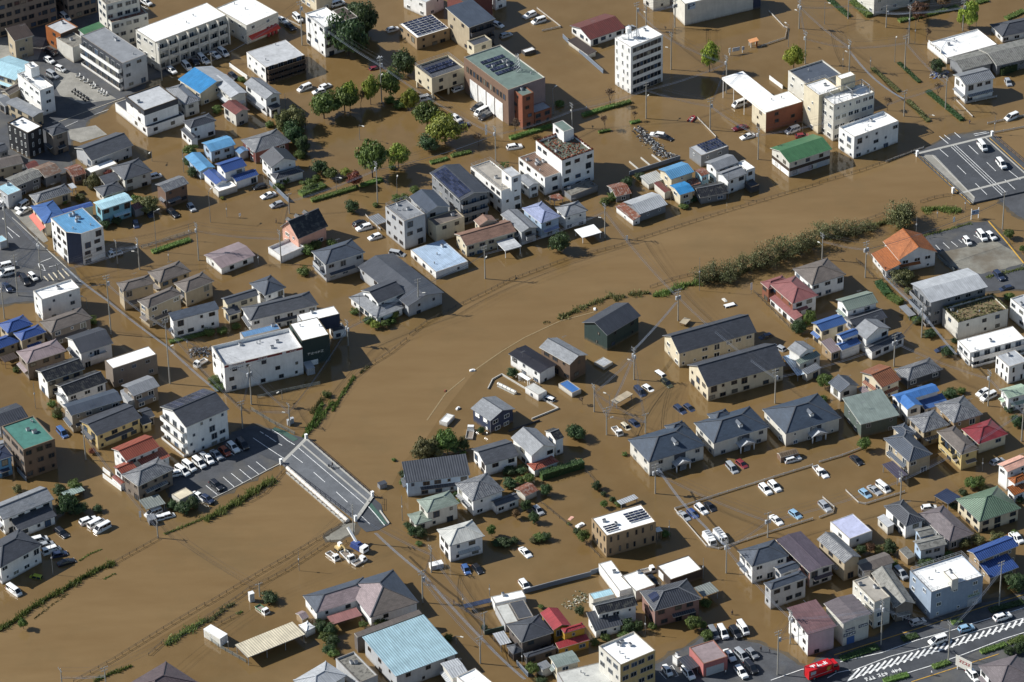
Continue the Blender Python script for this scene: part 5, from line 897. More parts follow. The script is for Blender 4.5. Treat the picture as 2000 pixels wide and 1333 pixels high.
FENCES = [
 ('rail',[(-74.99,-112.47),(-61.71,-99.1),(-50.85,-88.64),(-41.75,-79.38)],'left-hand dark thin rail fence left of @130'),
 ('rail',[(-64.21,-105.96),(-56.11,-99.28),(-45.51,-87.63)],'right-hand dark thin rail fence left of @130'),
 ('rail',[(-74.7,-117.91),(-70.79,-113.52),(-67.64,-109.98),(-64.49,-105.95)],'dark thin rail fence behind @131'),
 ('mesh',[(-74.35,-124.42),(-70.84,-128.75),(-64.02,-134.91)],'grey mesh fence left of @131'),
 ('rail',[(-72.6,-121.13),(-66.53,-115.92)],'dark thin rail fence left of @131'),
 ('rail',[(-104.12,-140.92),(-95.04,-132.37),(-84.32,-121.19),(-75.01,-112.01)],'left-hand dark thin rail fence behind @132'),
 ('rail',[(-97.8,-94.38),(-88.0,-85.01)],'dark thin rail fence in front of @69'),
 ('rail',[(-87.22,-131.31),(-84.5,-126.98),(-84.01,-126.11)],'right-hand dark thin rail fence behind @132'),
 ('rail',[(-45.63,-93.57),(-41.55,-88.03)],'dark thin rail fence behind @130'),
 ('mesh',[(-67.58,-29.74),(-62.61,-35.13),(-55.89,-41.31)],'left-hand grey mesh fence in front of @73'),
 ('mesh',[(-66.02,-24.53),(-60.74,-22.34),(-50.09,-18.73)],'right-hand grey mesh fence in front of @73'),
 ('block',[(-33.56,-75.32),(-31.2,-80.72)],'pale block wall left of @85'),
 ('rail',[(-66.36,-70.3),(-62.5,-66.5),(-57.7,-56.23)],'dark thin rail fence in front of @67'),
 ('rail',[(-33.08,-69.97),(-33.0,-74.86)],'dark thin rail fence left of @85'),
 ('rail',[(28.5,45.22),(43.36,53.6),(59.73,62.65),(70.95,68.33),(86.86,76.37)],'dark thin rail fence in front of @53'),
 ('rail',[(86.91,76.99),(98.7,82.79),(106.59,87.53),(114.56,92.62)],'dark thin rail fence in front of @23'),
 ('rail',[(114.2,65.45),(118.27,67.74),(123.22,69.09)],'dark thin rail fence behind @55'),
 ('rail',[(94.1,54.68),(98.74,56.91),(103.44,59.76)],'dark thin rail fence left of @55'),
 ('rail',[(28.5,45.22),(16.5,40.37),(1.32,30.45)],'dark thin rail fence in front of @47'),
 ('rail',[(1.33,31.05),(-6.82,23.59),(-14.87,16.78),(-22.52,9.75),(-27.06,3.79)],'dark thin rail fence in front of @45'),
 ('curb',[(22.01,13.16),(12.7,9.02),(3.41,1.58),(-2.73,-4.79),(-9.73,-13.23)],'submerged bank kerb line behind @78'),
 ('curb',[(-12.44,-16.89),(-17.52,-24.17),(-22.21,-36.06)],'submerged bank kerb line left of @81'),
 ('rail',[(-27.86,1.61),(-32.33,-4.82),(-37.67,-10.6),(-40.88,-15.34)],'dark thin rail fence in front of @75'),
 ('rail',[(37.43,24.53),(43.49,28.33),(49.85,30.98)],'dark thin rail fence behind @88'),
 ('rail',[(65.13,21.21),(73.21,4.02)],'dark thin rail fence left of @57'),
 ('white',[(39.33,-77.08),(50.48,-71.37),(62.32,-65.61),(74.87,-59.57)],'right-hand white metal guard fence behind @116'),
 ('white',[(39.33,-77.08),(46.49,-92.89),(49.39,-93.94),(59.12,-89.05),(73.17,-82.35)],'left-hand white metal guard fence behind @116'),
 ('white',[(76.61,-58.38),(82.64,-55.57),(87.84,-52.47)],'white metal guard fence in front of @99'),
 ('white',[(82.27,-70.74),(84.98,-75.97),(86.64,-76.61),(96.8,-71.73)],'right-hand white metal guard fence behind @107'),
 ('white',[(74.82,-81.92),(78.39,-79.87),(78.85,-77.71),(76.32,-73.48)],'left-hand white metal guard fence behind @107'),
 ('block',[(-6.47,-22.44),(-5.25,-18.22),(-2.83,-15.9),(11.54,-32.05),(4.66,-36.65)],'pale block wall behind @81'),
 ('dark',[(-1.3,-41.97),(6.71,-37.34)],'dark low wall behind @83'),
 ('gwall',[(33.96,83.11),(48.61,91.38)],'grey panel fence left of @51'),
 ('white',[(54.65,114.13),(59.37,103.18)],'white metal guard fence behind @48'),
 ('white',[(75.89,155.63),(83.03,159.89),(84.15,166.2),(83.17,166.95),(79.33,176.76)],'white metal guard fence behind @22'),
 ('wwall',[(76.83,135.96),(80.3,130.07)],'white low wall right of @21'),
 ('white',[(9.55,181.47),(15.44,171.53),(16.44,169.71),(10.87,167.45)],'white metal guard fence left of @18'),
 ('gwall',[(16.99,163.31),(19.28,158.3),(22.56,152.59),(28.36,141.33)],'grey panel fence in front of @18'),
 ('white',[(129.96,121.05),(133.61,111.65)],'leftmost white metal guard fence in front of @26'),
 ('white',[(137.46,107.57),(148.43,111.71)],'third-from-left white metal guard fence in front of @26'),
 ('white',[(132.27,119.29),(141.85,122.9)],'second-from-left white metal guard fence in front of @26'),
 ('white',[(106.59,87.53),(114.23,92.63),(117.87,94.73)],'white metal guard fence right of @23'),
 ('white',[(138.52,102.28),(147.65,105.17)],'rightmost white metal guard fence in front of @26'),
 ('mesh',[(116.08,36.63),(119.72,29.5)],'grey mesh fence behind @93'),
 ('yel',[(131.88,54.75),(135.21,45.05),(139.01,32.85)],'yellow painted kerb behind @93'),
 ('rail',[(93.83,36.29),(97.75,27.43)],'dark thin rail fence behind @90'),
 ('white',[(-39.91,64.33),(-35.63,56.6)],'white metal guard fence behind @38'),
 ('gwall',[(-67.34,82.34),(-61.46,72.19)],'grey panel fence in front of @36'),
 ('mesh',[(-101.02,49.52),(-87.87,57.38)],'grey mesh fence in front of @29'),
 ('gwall',[(1.45,-110.21),(9.14,-107.02),(17.99,-103.62)],'grey panel fence behind @123'),
 ('gwall',[(17.87,-103.15),(21.55,-101.41)],'grey panel fence behind @122'),
 ('dgreen',[(-7.92,-125.93),(-2.43,-123.87)],'dark green wall in front of @125'),
 ('gwall',[(-0.4,-137.63),(2.23,-142.49)],'grey panel fence in front of @124'),
 ('wwall',[(-103.68,-55.64),(-101.6,-58.21)],'white low wall left of @68'),
 ('wwall',[(-103.47,-58.4),(-98.39,-64.53)],'white low wall left of @69'),
 ('gwall',[(-125.39,-54.88),(-122.64,-59.48)],'grey panel fence right of @66'),
 ('wwall',[(-81.81,149.92),(-76.18,142.14)],'white low wall right of @5'),
 ('white',[(-69.58,181.15),(-61.65,173.29)],'white metal guard fence left of @10'),
 ('rail',[(6.39,-73.28),(10.83,-79.74),(14.13,-84.66),(17.9,-91.93),(20.3,-96.25)],'dark thin rail fence left of @87'),
 ('rail',[(18.04,-60.35),(22.5,-70.41)],'dark thin rail fence behind @87'),
 ('block',[(34.22,90.36),(36.97,85.51)],'pale block wall behind @54'),
 ('block',[(37.56,92.45),(40.3,87.59)],'pale block wall left of @51'),
 ('block',[(40.72,93.92),(43.32,89.68)],'pale block wall behind @51'),
]
PEOPLE = [
 (-64.59,61.63,'dark','person in dark clothes left of @37'),
 (108.67,-119.44,'white','person in white clothes right of @110'),
 (96.24,-144.87,'white','person in white clothes left of @114'),
 (51.17,-120.03,'dark','person in dark clothes behind @118'),
 (59.04,-135.4,'dark','person in dark clothes left of @117'),
 (57.06,-134.68,'dark','person in dark clothes right of @118'),
 (48.31,-143.11,'white','person in white clothes in front of @118'),
 (-15.17,-113.76,'navy','person in navy clothes left of @125'),
 (132.4,108.09,'navy','person in navy clothes in front of @26'),
 (-68.85,-69.23,'dark','person in dark clothes in front of @67'),
]
CYCLES = [
 ('S',-126.15,145.53,'left-hand parked white scooter left of @3'),
 ('S',-124.79,143.43,'right-hand parked white scooter left of @3'),
 ('S',-123.49,142.01,'leftmost parked white scooter in front of @3'),
 ('S',-121.66,140.24,'second-from-left parked white scooter in front of @3'),
 ('S',-121.05,138.85,'third-from-left parked white scooter in front of @3'),
 ('S',-119.0,136.4,'fourth-from-left parked white scooter in front of @3'),
 ('S',-118.25,135.36,'fifth-from-left parked white scooter in front of @3'),
 ('S',-117.33,134.31,'rightmost parked white scooter in front of @3'),
 ('Y',-126.79,136.72,'leftmost parked bicycle right of @7'),
 ('Y',-125.83,135.33,'second-from-left parked bicycle right of @7'),
 ('Y',-124.91,134.28,'third-from-left parked bicycle right of @7'),
 ('Y',-123.98,133.23,'fourth-from-left parked bicycle right of @7'),
 ('Y',-123.04,131.99,'rightmost parked bicycle right of @7'),
 ('Y',-122.47,131.16,'parked bicycle in front of @3'),
]
DRY = [
 ('asphalt_ground', 'asphalt',0.03,[(-166.9,216.98),(-109.62,214.55),(-112.53,179.34),(-105.56,168.35),(-99.03,157.55),(-99.04,146.49),(-104.91,142.62),(-107.03,133.9),(-111.66,132.74),(-116.66,127.58),(-121.36,119.15),(-125.12,108.19),(-125.25,101.74),(-123.15,92.09),(-132.2,87.4),(-143.39,85.32),(-157.11,92.15)]),
 ('concrete_lot', 'concrete',0.045,[(-133.38,150.63),(-127.0,147.62),(-113.97,132.16),(-123.52,129.52),(-130.68,134.85),(-133.35,142.41)]),
 ('concrete_lot', 'concrete',0.045,[(-126.66,114.76),(-118.86,117.08),(-115.14,111.69),(-122.42,107.43),(-125.56,109.5)]),
 ('concrete_lot', 'concrete',0.045,[(-153.38,170.32),(-141.3,170.53),(-137.77,169.68),(-139.0,156.4),(-151.79,154.15)]),
 ('road', 'asphalt',0.035,[(-152.12,75.67),(-140.23,72.75),(-138.44,70.85),(-132.93,59.7),(-128.77,52.35),(-120.12,39.63),(-115.74,31.91),(-118.58,28.56),(-125.67,24.25),(-146.47,21.6)]),
 ('concrete_lot', 'concrete',0.045,[(-139.53,72.11),(-133.72,71.89),(-131.88,65.71),(-127.07,54.67),(-128.24,53.52),(-133.79,62.14)]),
 ('parking_lot', 'asphalt',0.03,[(-87.42,-59.2),(-80.39,-55.44),(-78.22,-52.5),(-72.13,-39.97),(-67.27,-36.78),(-62.47,-38.5),(-55.48,-44.66),(-53.2,-42.69),(-58.95,-53.67),(-61.77,-56.09),(-65.66,-59.95),(-70.38,-64.26),(-73.98,-67.09),(-80.65,-71.28),(-86.06,-67.17)]),
 ('road', 'asphalt2',0.04,[(-72.13,-39.97),(-67.27,-36.78),(-61.58,-38.79),(-53.19,-42.94),(-58.81,-53.68),(-62.53,-51.53),(-67.12,-46.8)]),
 ('road', 'asphalt2',0.04,[(-39.49,-78.51),(-35.83,-68.89),(-33.33,-72.41),(-32.37,-78.76),(-31.19,-80.97),(-34.0,-83.27),(-36.82,-83.89),(-38.58,-81.44)]),
 ('gravel_path', 'gravel',0.035,[(-46.69,-85.95),(-42.58,-80.34),(-39.75,-79.95),(-39.66,-83.8),(-43.0,-86.55),(-45.81,-86.93)]),
 ('parking_lot', 'asphalt',0.03,[(112.75,47.38),(119.72,50.7),(127.04,54.03),(131.9,54.93),(134.99,45.95),(139.15,34.01),(141.98,25.78),(139.75,20.13),(125.77,19.5),(124.18,24.72),(119.4,32.42),(116.63,38.95)]),
 ('gravel_lot', 'gravel',0.04,[(116.97,39.24),(132.7,45.14),(137.23,38.18),(139.08,33.43),(139.01,32.85),(126.72,28.08),(119.4,32.42)]),
 ('road', 'asphalt',0.028,[(129.14,70.4),(144.39,77.89),(153.44,67.0),(150.38,42.99),(141.69,55.28),(138.06,61.48),(136.07,66.44),(131.67,67.23)]),
 ('road', 'asphalt',0.028,[(114.79,91.65),(119.07,95.32),(127.64,102.06),(137.35,103.62),(138.1,101.52),(116.08,91.48)]),
 ('asphalt_ground', 'asphalt',0.03,[(29.42,-152.36),(31.32,-138.65),(34.65,-136.58),(46.87,-125.94),(49.47,-128.25),(53.7,-130.6),(57.96,-132.06),(61.55,-135.26),(65.56,-139.76),(68.19,-140.71),(73.51,-134.77),(76.09,-133.1),(84.8,-129.84),(90.89,-122.91),(98.54,-123.16),(112.08,-117.29),(121.48,-113.96),(130.89,-110.15),(124.06,-163.79),(29.09,-160.78)]),
 ('road', 'asphalt2',0.045,[(67.02,-149.3),(74.79,-139.19),(84.95,-134.26),(92.86,-130.99),(104.22,-126.48),(120.83,-119.39),(127.28,-116.88),(126.16,-125.86),(119.71,-128.77),(105.49,-137.56),(91.07,-144.05),(83.26,-147.25),(77.63,-150.49)]),
]
MARKS = [
 ('white',0.12,0.05,[(-119.83,123.05),(-115.86,125.88)]),
 ('white',0.12,0.05,[(-127.63,116.44),(-124.22,119.59)]),
 ('cream',0.15,0.05,[(-129.71,119.48),(-111.66,132.74)]),
 ('kerb',0.3,0.06,[(-138.26,67.17),(-131.0,56.02),(-120.43,39.64),(-116.46,33.1)]),
 ('white',0.15,0.05,[(-139.24,62.35),(-135.2,56.78)]),
 ('white',0.15,0.05,[(-138.63,59.31),(-137.06,56.25)]),
 ('white',0.15,0.05,[(-128.3,43.45),(-125.35,45.7)]),
 ('white',0.15,0.05,[(-125.73,41.01),(-123.15,42.09)]),
 ('white',0.15,0.05,[(-128.88,42.89),(-127.99,39.92),(-126.49,38.99),(-127.54,41.96),(-128.88,42.89)]),
 ('cream',0.35,0.05,[(-126.73,36.38),(-125.26,33.83)]),
 ('cream',0.35,0.05,[(-125.58,37.5),(-123.69,33.77)]),
 ('cream',0.35,0.05,[(-124.4,38.33),(-122.5,34.48)]),
 ('cream',0.35,0.05,[(-123.22,39.16),(-120.99,35.0)]),
 ('cream',0.35,0.05,[(-122.03,39.99),(-119.83,36.12)]),
 ('green',1.6,0.05,[(-61.59,-38.53),(-58.57,-40.44),(-55.51,-43.89)]),
 ('white',0.15,0.05,[(-66.43,-42.48),(-62.11,-47.49),(-58.15,-51.93)]),
 ('white',0.2,0.05,[(-61.72,-39.04),(-59.72,-41.17),(-57.56,-44.07),(-55.73,-45.93)]),
 ('white',0.2,0.05,[(-64.78,-39.71),(-63.86,-40.67)]),
 ('white',0.2,0.05,[(-63.4,-41.2),(-62.48,-42.11)]),
 ('white',0.2,0.05,[(-62.32,-42.37),(-60.47,-44.48)]),
 ('white',0.2,0.05,[(-59.86,-45.27),(-58.95,-46.07)]),
 ('white',0.15,0.05,[(-73.22,-59.44),(-70.26,-63.77)]),
 ('white',0.15,0.05,[(-71.26,-57.91),(-68.17,-62.1)]),
 ('white',0.15,0.05,[(-69.25,-56.18),(-66.07,-60.68)]),
 ('white',0.15,0.05,[(-67.2,-54.64),(-64.27,-58.6)]),
 ('white',0.15,0.05,[(-65.18,-53.05),(-62.31,-56.97)]),
 ('white',0.15,0.05,[(-77.37,-62.93),(-74.28,-66.98)]),
 ('white',0.15,0.05,[(-69.74,-46.96),(-68.8,-48.27)]),
 ('white',0.15,0.05,[(-71.7,-48.93),(-70.92,-49.97)]),
 ('white',0.15,0.05,[(-73.97,-50.12),(-73.03,-51.42)]),
 ('white',0.15,0.05,[(-76.23,-51.56),(-75.15,-52.86)]),
 ('kerb',0.25,0.08,[(-77.83,-70.4),(-71.76,-65.44),(-65.94,-60.19),(-61.76,-56.34),(-59.23,-54.16)]),
 ('green',1.3,0.05,[(-36.34,-72.06),(-34.11,-76.76),(-32.33,-80.93)]),
 ('white',0.2,0.06,[(-36.61,-73.03),(-34.39,-77.24),(-32.32,-81.41)]),
 ('white',0.15,0.06,[(-38.54,-76.61),(-35.89,-80.81)]),
 ('white',0.15,0.05,[(116.11,43.1),(117.22,40.11)]),
 ('white',0.15,0.05,[(118.26,44.21),(119.68,41.2)]),
 ('white',0.15,0.05,[(120.52,44.71),(121.97,41.99)]),
 ('white',0.15,0.05,[(122.65,45.52),(123.44,44.01)]),
 ('white',0.15,0.05,[(126.99,47.74),(128.09,46.21)]),
 ('white',0.2,0.04,[(132.89,101.99),(136.64,103.13)]),
 ('white',0.2,0.04,[(133.12,101.07),(137.41,102.65)]),
 ('white',0.2,0.04,[(127.57,103.04),(128.91,100.08)]),
 ('white',0.2,0.04,[(122.95,101.28),(125.14,97.0)]),
 ('white',0.2,0.04,[(124.49,101.87),(125.86,99.23)]),
 ('yellow',0.25,0.06,[(74.19,-136.55),(85.77,-131.2),(98.32,-125.39),(111.33,-119.07),(121.4,-114.64),(124.98,-113.16)]),
 ('yellow',0.25,0.06,[(91.31,-147.21),(102.58,-142.04),(112.82,-137.36)]),
 ('white',0.2,0.06,[(75.33,-139.2),(85.33,-136.03),(94.17,-131.48),(104.13,-127.37)]),
 ('white',0.2,0.06,[(105.58,-126.52),(113.34,-123.2),(120.78,-119.84)]),
 ('white',0.2,0.06,[(90.27,-144.03),(96.74,-141.2),(104.43,-137.31),(114.55,-131.7),(119.64,-129.43)]),
 ('white',0.2,0.06,[(78.02,-142.55),(87.38,-137.41),(98.06,-133.37),(109.52,-127.99),(120.3,-123.87)]),
 ('white',0.2,0.06,[(76.34,-146.6),(81.46,-143.31),(92.15,-138.44),(100.61,-134.99),(110.66,-130.02),(120.11,-125.43)]),
 ('white',0.5,0.06,[(79.66,-141.96),(76.78,-146.19)]),
 ('white',0.5,0.06,[(81.28,-141.25),(78.46,-145.42)]),
 ('white',0.5,0.06,[(82.89,-140.54),(80.14,-144.64)]),
 ('white',0.5,0.06,[(84.51,-139.83),(81.82,-143.87)]),
 ('white',0.5,0.06,[(86.12,-139.12),(83.5,-143.1)]),
 ('white',0.5,0.06,[(87.74,-138.41),(85.17,-142.33)]),
 ('white',0.5,0.06,[(89.35,-137.7),(86.85,-141.56)]),
 ('white',0.5,0.06,[(90.96,-136.99),(88.53,-140.79)]),
 ('white',0.5,0.06,[(92.58,-136.28),(90.21,-140.01)]),
 ('white',0.5,0.06,[(94.19,-135.57),(91.89,-139.24)]),
 ('white',0.5,0.06,[(95.81,-134.86),(93.57,-138.47)]),
 ('white',0.5,0.06,[(97.42,-134.15),(95.25,-137.7)]),
 ('white',0.5,0.06,[(99.04,-133.44),(96.93,-136.93)]),
 ('white',0.5,0.06,[(100.65,-132.73),(98.6,-136.16)]),
 ('white',0.5,0.06,[(102.27,-132.02),(100.28,-135.39)]),
 ('white',0.5,0.06,[(103.88,-131.31),(101.96,-134.61)]),
 ('white',0.5,0.06,[(105.5,-130.6),(103.64,-133.84)]),
 ('white',0.5,0.06,[(107.11,-129.89),(105.32,-133.07)]),
 ('white',0.5,0.06,[(108.73,-129.18),(107.0,-132.3)]),
 ('white',0.5,0.06,[(110.34,-128.47),(108.68,-131.53)]),
 ('white',0.5,0.06,[(111.95,-127.76),(110.36,-130.76)]),
 ('white',0.5,0.06,[(113.57,-127.05),(112.04,-129.98)]),
 ('white',0.5,0.06,[(115.18,-126.34),(113.71,-129.21)]),
 ('white',0.5,0.06,[(116.8,-125.63),(115.39,-128.44)]),
 ('white',0.5,0.06,[(118.41,-124.92),(117.07,-127.67)]),
 ('white',0.5,0.06,[(120.03,-124.21),(118.75,-126.9)]),
 ('white',0.45,0.06,[(67.84,-141.79),(68.57,-144.62)]),
 ('white',0.45,0.06,[(68.7,-141.17),(69.56,-144.01)]),
 ('white',0.45,0.06,[(69.55,-140.54),(70.55,-143.39)]),
 ('white',0.45,0.06,[(70.41,-139.92),(71.29,-142.55)]),
 ('white',0.2,0.06,[(58.7,-145.6),(66.23,-141.74),(67.59,-141.56)]),
 ('white',0.2,0.06,[(71.89,-145.16),(74.19,-143.29),(77.5,-142.32)]),
 ('white',0.12,0.05,[(68.51,-115.16),(69.62,-117.02),(67.47,-118.08)]),
 ('white',0.12,0.05,[(32.9,-141.53),(34.39,-144.39)]),
 ('white',0.12,0.05,[(33.71,-141.34),(35.97,-139.24),(37.27,-143.18),(36.31,-143.58)]),
]
RIVER = [(-139.12,-132.43),(-123.56,-118.54),(-116.88,-111.33),(-98.39,-95.11),(-87.84,-84.32),(-78.04,-79.32),(-68.31,-71.03),(-57.31,-58.23),(-52.55,-46.06),(-47.79,-30.15),(-41.54,-15.05),(-33.7,-4.51),(-27.06,3.81),(-17.6,14.13),(-6.62,24.32),(14.31,36.38),(28.49,44.99),(42.87,53.71),(57.44,62.55),(72.12,70.15),(86.87,76.46),(100.44,84.27),(114.9,92.15),(132.81,103.44),(157.48,113.5),(154.25,87.79),(138.89,79.99),(124.19,70.06),(112.95,64.49),(102.44,58.14),(91.92,50.52),(78.84,44.4),(67.01,34.41),(50.75,28.57),(37.39,22.69),(27.65,19.25),(15.17,13.43),(6.82,3.8),(-2.06,-3.22),(-10.85,-16.15),(-17.47,-31.22),(-22.64,-44.83),(-27.74,-53.68),(-30.82,-64.67),(-38.87,-77.44),(-46.24,-85.73),(-55.93,-95.91),(-66.69,-105.87),(-77.21,-116.66),(-88.69,-128.2),(-102.21,-140.97),(-113.24,-151.46)]
# ---------------------------------------------------------------- materials
def lin(h):
    o = []
    for i in (0, 2, 4):
        c = int(h[i:i+2], 16)/255
        o.append(c/12.92 if c <= .04045 else ((c+.055)/1.055)**2.4)
    return (*o, 1)
CL = dict(white='efefec', offwhite='d3d0c6', lgrey='b4b6b8', palegrey='b0b3b6', grey='84878b', dgrey='43464d', black='25262b', cream='d5cab0', beige='b3a58c', tan='a08a6c', taupe='84796e', greige='a09a90',
 brown='7a6252', dbrown='463c36', brown2='5d5550', brick='8d5742', brick2='74604f', rose='8e6f66', rosewhite='c4b6b8', pink='d9a894', salmon='b5706c', yellow='c7b27c', gold='b08a30', sand='c9b37f', orange='9a5a2c', mauve='8e7f80', mauvegrey='6e6668', lilac='8e97b5', lilacwhite='b4b8d2', lilacwall='93a2b4',
 plum='524a54', plumbrown='5d5153', purplegrey='4e4a5a', navy='323c54', navyblack='23232c', dgreen='2e403e', dgreen2='55605a', paleblue='a9bdd2', cyan='7fb4c4', palecyan='a9cdd8', skyblue='5f95bd', lightblue='9fbcc6', brightblue='347fb4', tarp='3f6fac', blue='45659a', royal='3a5590', steelblue='6287ad', bluegrey='474f5b', slateblue='3c4857',
 slate='4f5258', weather='85847e', dirty='7d7a72', dirtywhite='bcbcb6', rust='80503c', rust2='7a6252', redbrown='6f3f39', redtile='93503f', red='7f3036', brightred='943438', pinkred='8a5a58', dustyred='8e6460', pinkstripe='75595a', shingle='86695a', browntile='8d5c42', orangetile='94542f', greytile='6e7074', greenish='6e7c70', green='456f4c', seagreen='66766f', teal='44766c', sage='838f84', palegreen='a3b6a0', greygreen='7d8882', greentile='667c68', moss='5f655a', mossbrown='74634a', greybrown='6a625c', trans='8f958f', transg='a3b5ac', netbrown='6c5c4a',
 asphalt='494b4f', asphalt2='44474c', concrete='8f8c84', gravel='7d7a70', yelmark='c49a3c', kerbc='a7a59e', lime='a8b02c', silver='a3a7ab', dred='6a1f26', olive='4c4c34', blue2='31477c', palebl='8fb4cf', dorange='9c4422', cobalt='3d4f86', greyroad='64676b', wetrim='4f473a', water='7f6a47', river='84714f', skin='b98a6a', vegred='7a3f2a')
CL['snow'] = 'e4e4e0'
M_ = {}
def newmat(n):
    m = bpy.data.materials.new(n); m.use_nodes = True
    return m, m.node_tree, m.node_tree.nodes['Principled BSDF']
def N(t, k, **kw):
    n = t.nodes.new(k)
    for a, b in kw.items(): setattr(n, a, b)
    return n
def math_(t, op, a, b=None):
    n = N(t, 'ShaderNodeMath', operation=op)
    for i, v in enumerate((a, b)):
        if v is None: continue
        if isinstance(v, (int, float)): n.inputs[i].default_value = v
        else: t.links.new(v, n.inputs[i])
    return n.outputs[0]
def mixc(t, fac, a, b, mode='MIX'):
    n = N(t, 'ShaderNodeMix', data_type='RGBA', blend_type=mode)
    for i, v in ((0, fac), (6, a), (7, b)):
        if isinstance(v, (int, float)): n.inputs[i].default_value = v
        elif isinstance(v, tuple): n.inputs[i].default_value = v
        else: t.links.new(v, n.inputs[i])
    return n.outputs[2]
def noise(t, vec, s, d=3, rough=.55):
    n = N(t, 'ShaderNodeTexNoise'); n.inputs['Scale'].default_value = s; n.inputs['Detail'].default_value = d; n.inputs['Roughness'].default_value = rough
    if vec is not None: t.links.new(vec, n.inputs['Vector'])
    return n.outputs[0]
def remap(t, v, a, b, c, d):
    n = N(t, 'ShaderNodeMapRange'); t.links.new(v, n.inputs[0])
    for i, x in enumerate((a, b, c, d)): n.inputs[i+1].default_value = x
    return n.outputs[0]
def scale_vec(t, vec, s):
    n = N(t, 'ShaderNodeMapping'); n.inputs['Scale'].default_value = s; t.links.new(vec, n.inputs[0]); return n.outputs[0]
def setbump(t, p, h, st, dist):
    b = N(t, 'ShaderNodeBump'); b.inputs['Strength'].default_value = st; b.inputs['Distance'].default_value = dist
    t.links.new(h, b.inputs['Height']); t.links.new(b.outputs[0], p.inputs['Normal'])
def uvw(t):
    uv = N(t, 'ShaderNodeUVMap').outputs[0]; oi = N(t, 'ShaderNodeObjectInfo').outputs['Location']
    a = N(t, 'ShaderNodeVectorMath', operation='ADD'); t.links.new(uv, a.inputs[0]); t.links.new(oi, a.inputs[1])
    return uv, a.outputs[0]
def val(t, c, f):          # colour times factor
    n = N(t, 'ShaderNodeVectorMath', operation='SCALE'); n.inputs[0].default_value = c[:3]
    t.links.new(f, n.inputs['Scale']); return n.outputs[0]
def wall(c):
    k = 'wall_'+c
    if k in M_: return M_[k]
    m, t, p = newmat(k); b = lin(CL[c]); uv, off = uvw(t)
    n1 = noise(t, scale_vec(t, off, (.9, .12, 1)), 1.6, 4); n2 = noise(t, off, .5, 2)
    grime = math_(t, 'ADD', math_(t, 'MULTIPLY', n1, .5), math_(t, 'MULTIPLY', n2, .5))
    f = remap(t, grime, .3, .62, 1.04, .84)
    sx = N(t, 'ShaderNodeSeparateXYZ'); t.links.new(uv, sx.inputs[0])
    g = math_(t, 'LESS_THAN', math_(t, 'FRACT', math_(t, 'DIVIDE', sx.outputs[1], .46)), .09)
    f2 = math_(t, 'MULTIPLY', f, remap(t, g, 0, 1, 1, .9))
    mud = remap(t, sx.outputs[1], .1, .95, .75, 0)       # silt film left just above the water line
    mudn = math_(t, 'MULTIPLY', mud, remap(t, noise(t, off, 1.3, 2), .3, .7, .3, 1))
    f2 = math_(t, 'MULTIPLY', f2, remap(t, sx.outputs[1], .12, .3, .5, 1))      # wet band
    col = mixc(t, mudn, val(t, b, f2), lin('7d694a'))
    t.links.new(col, p.inputs['Base Color']); p.inputs['Roughness'].default_value = .72
    setbump(t, p, g, .25, -.02); M_[k] = m; return m
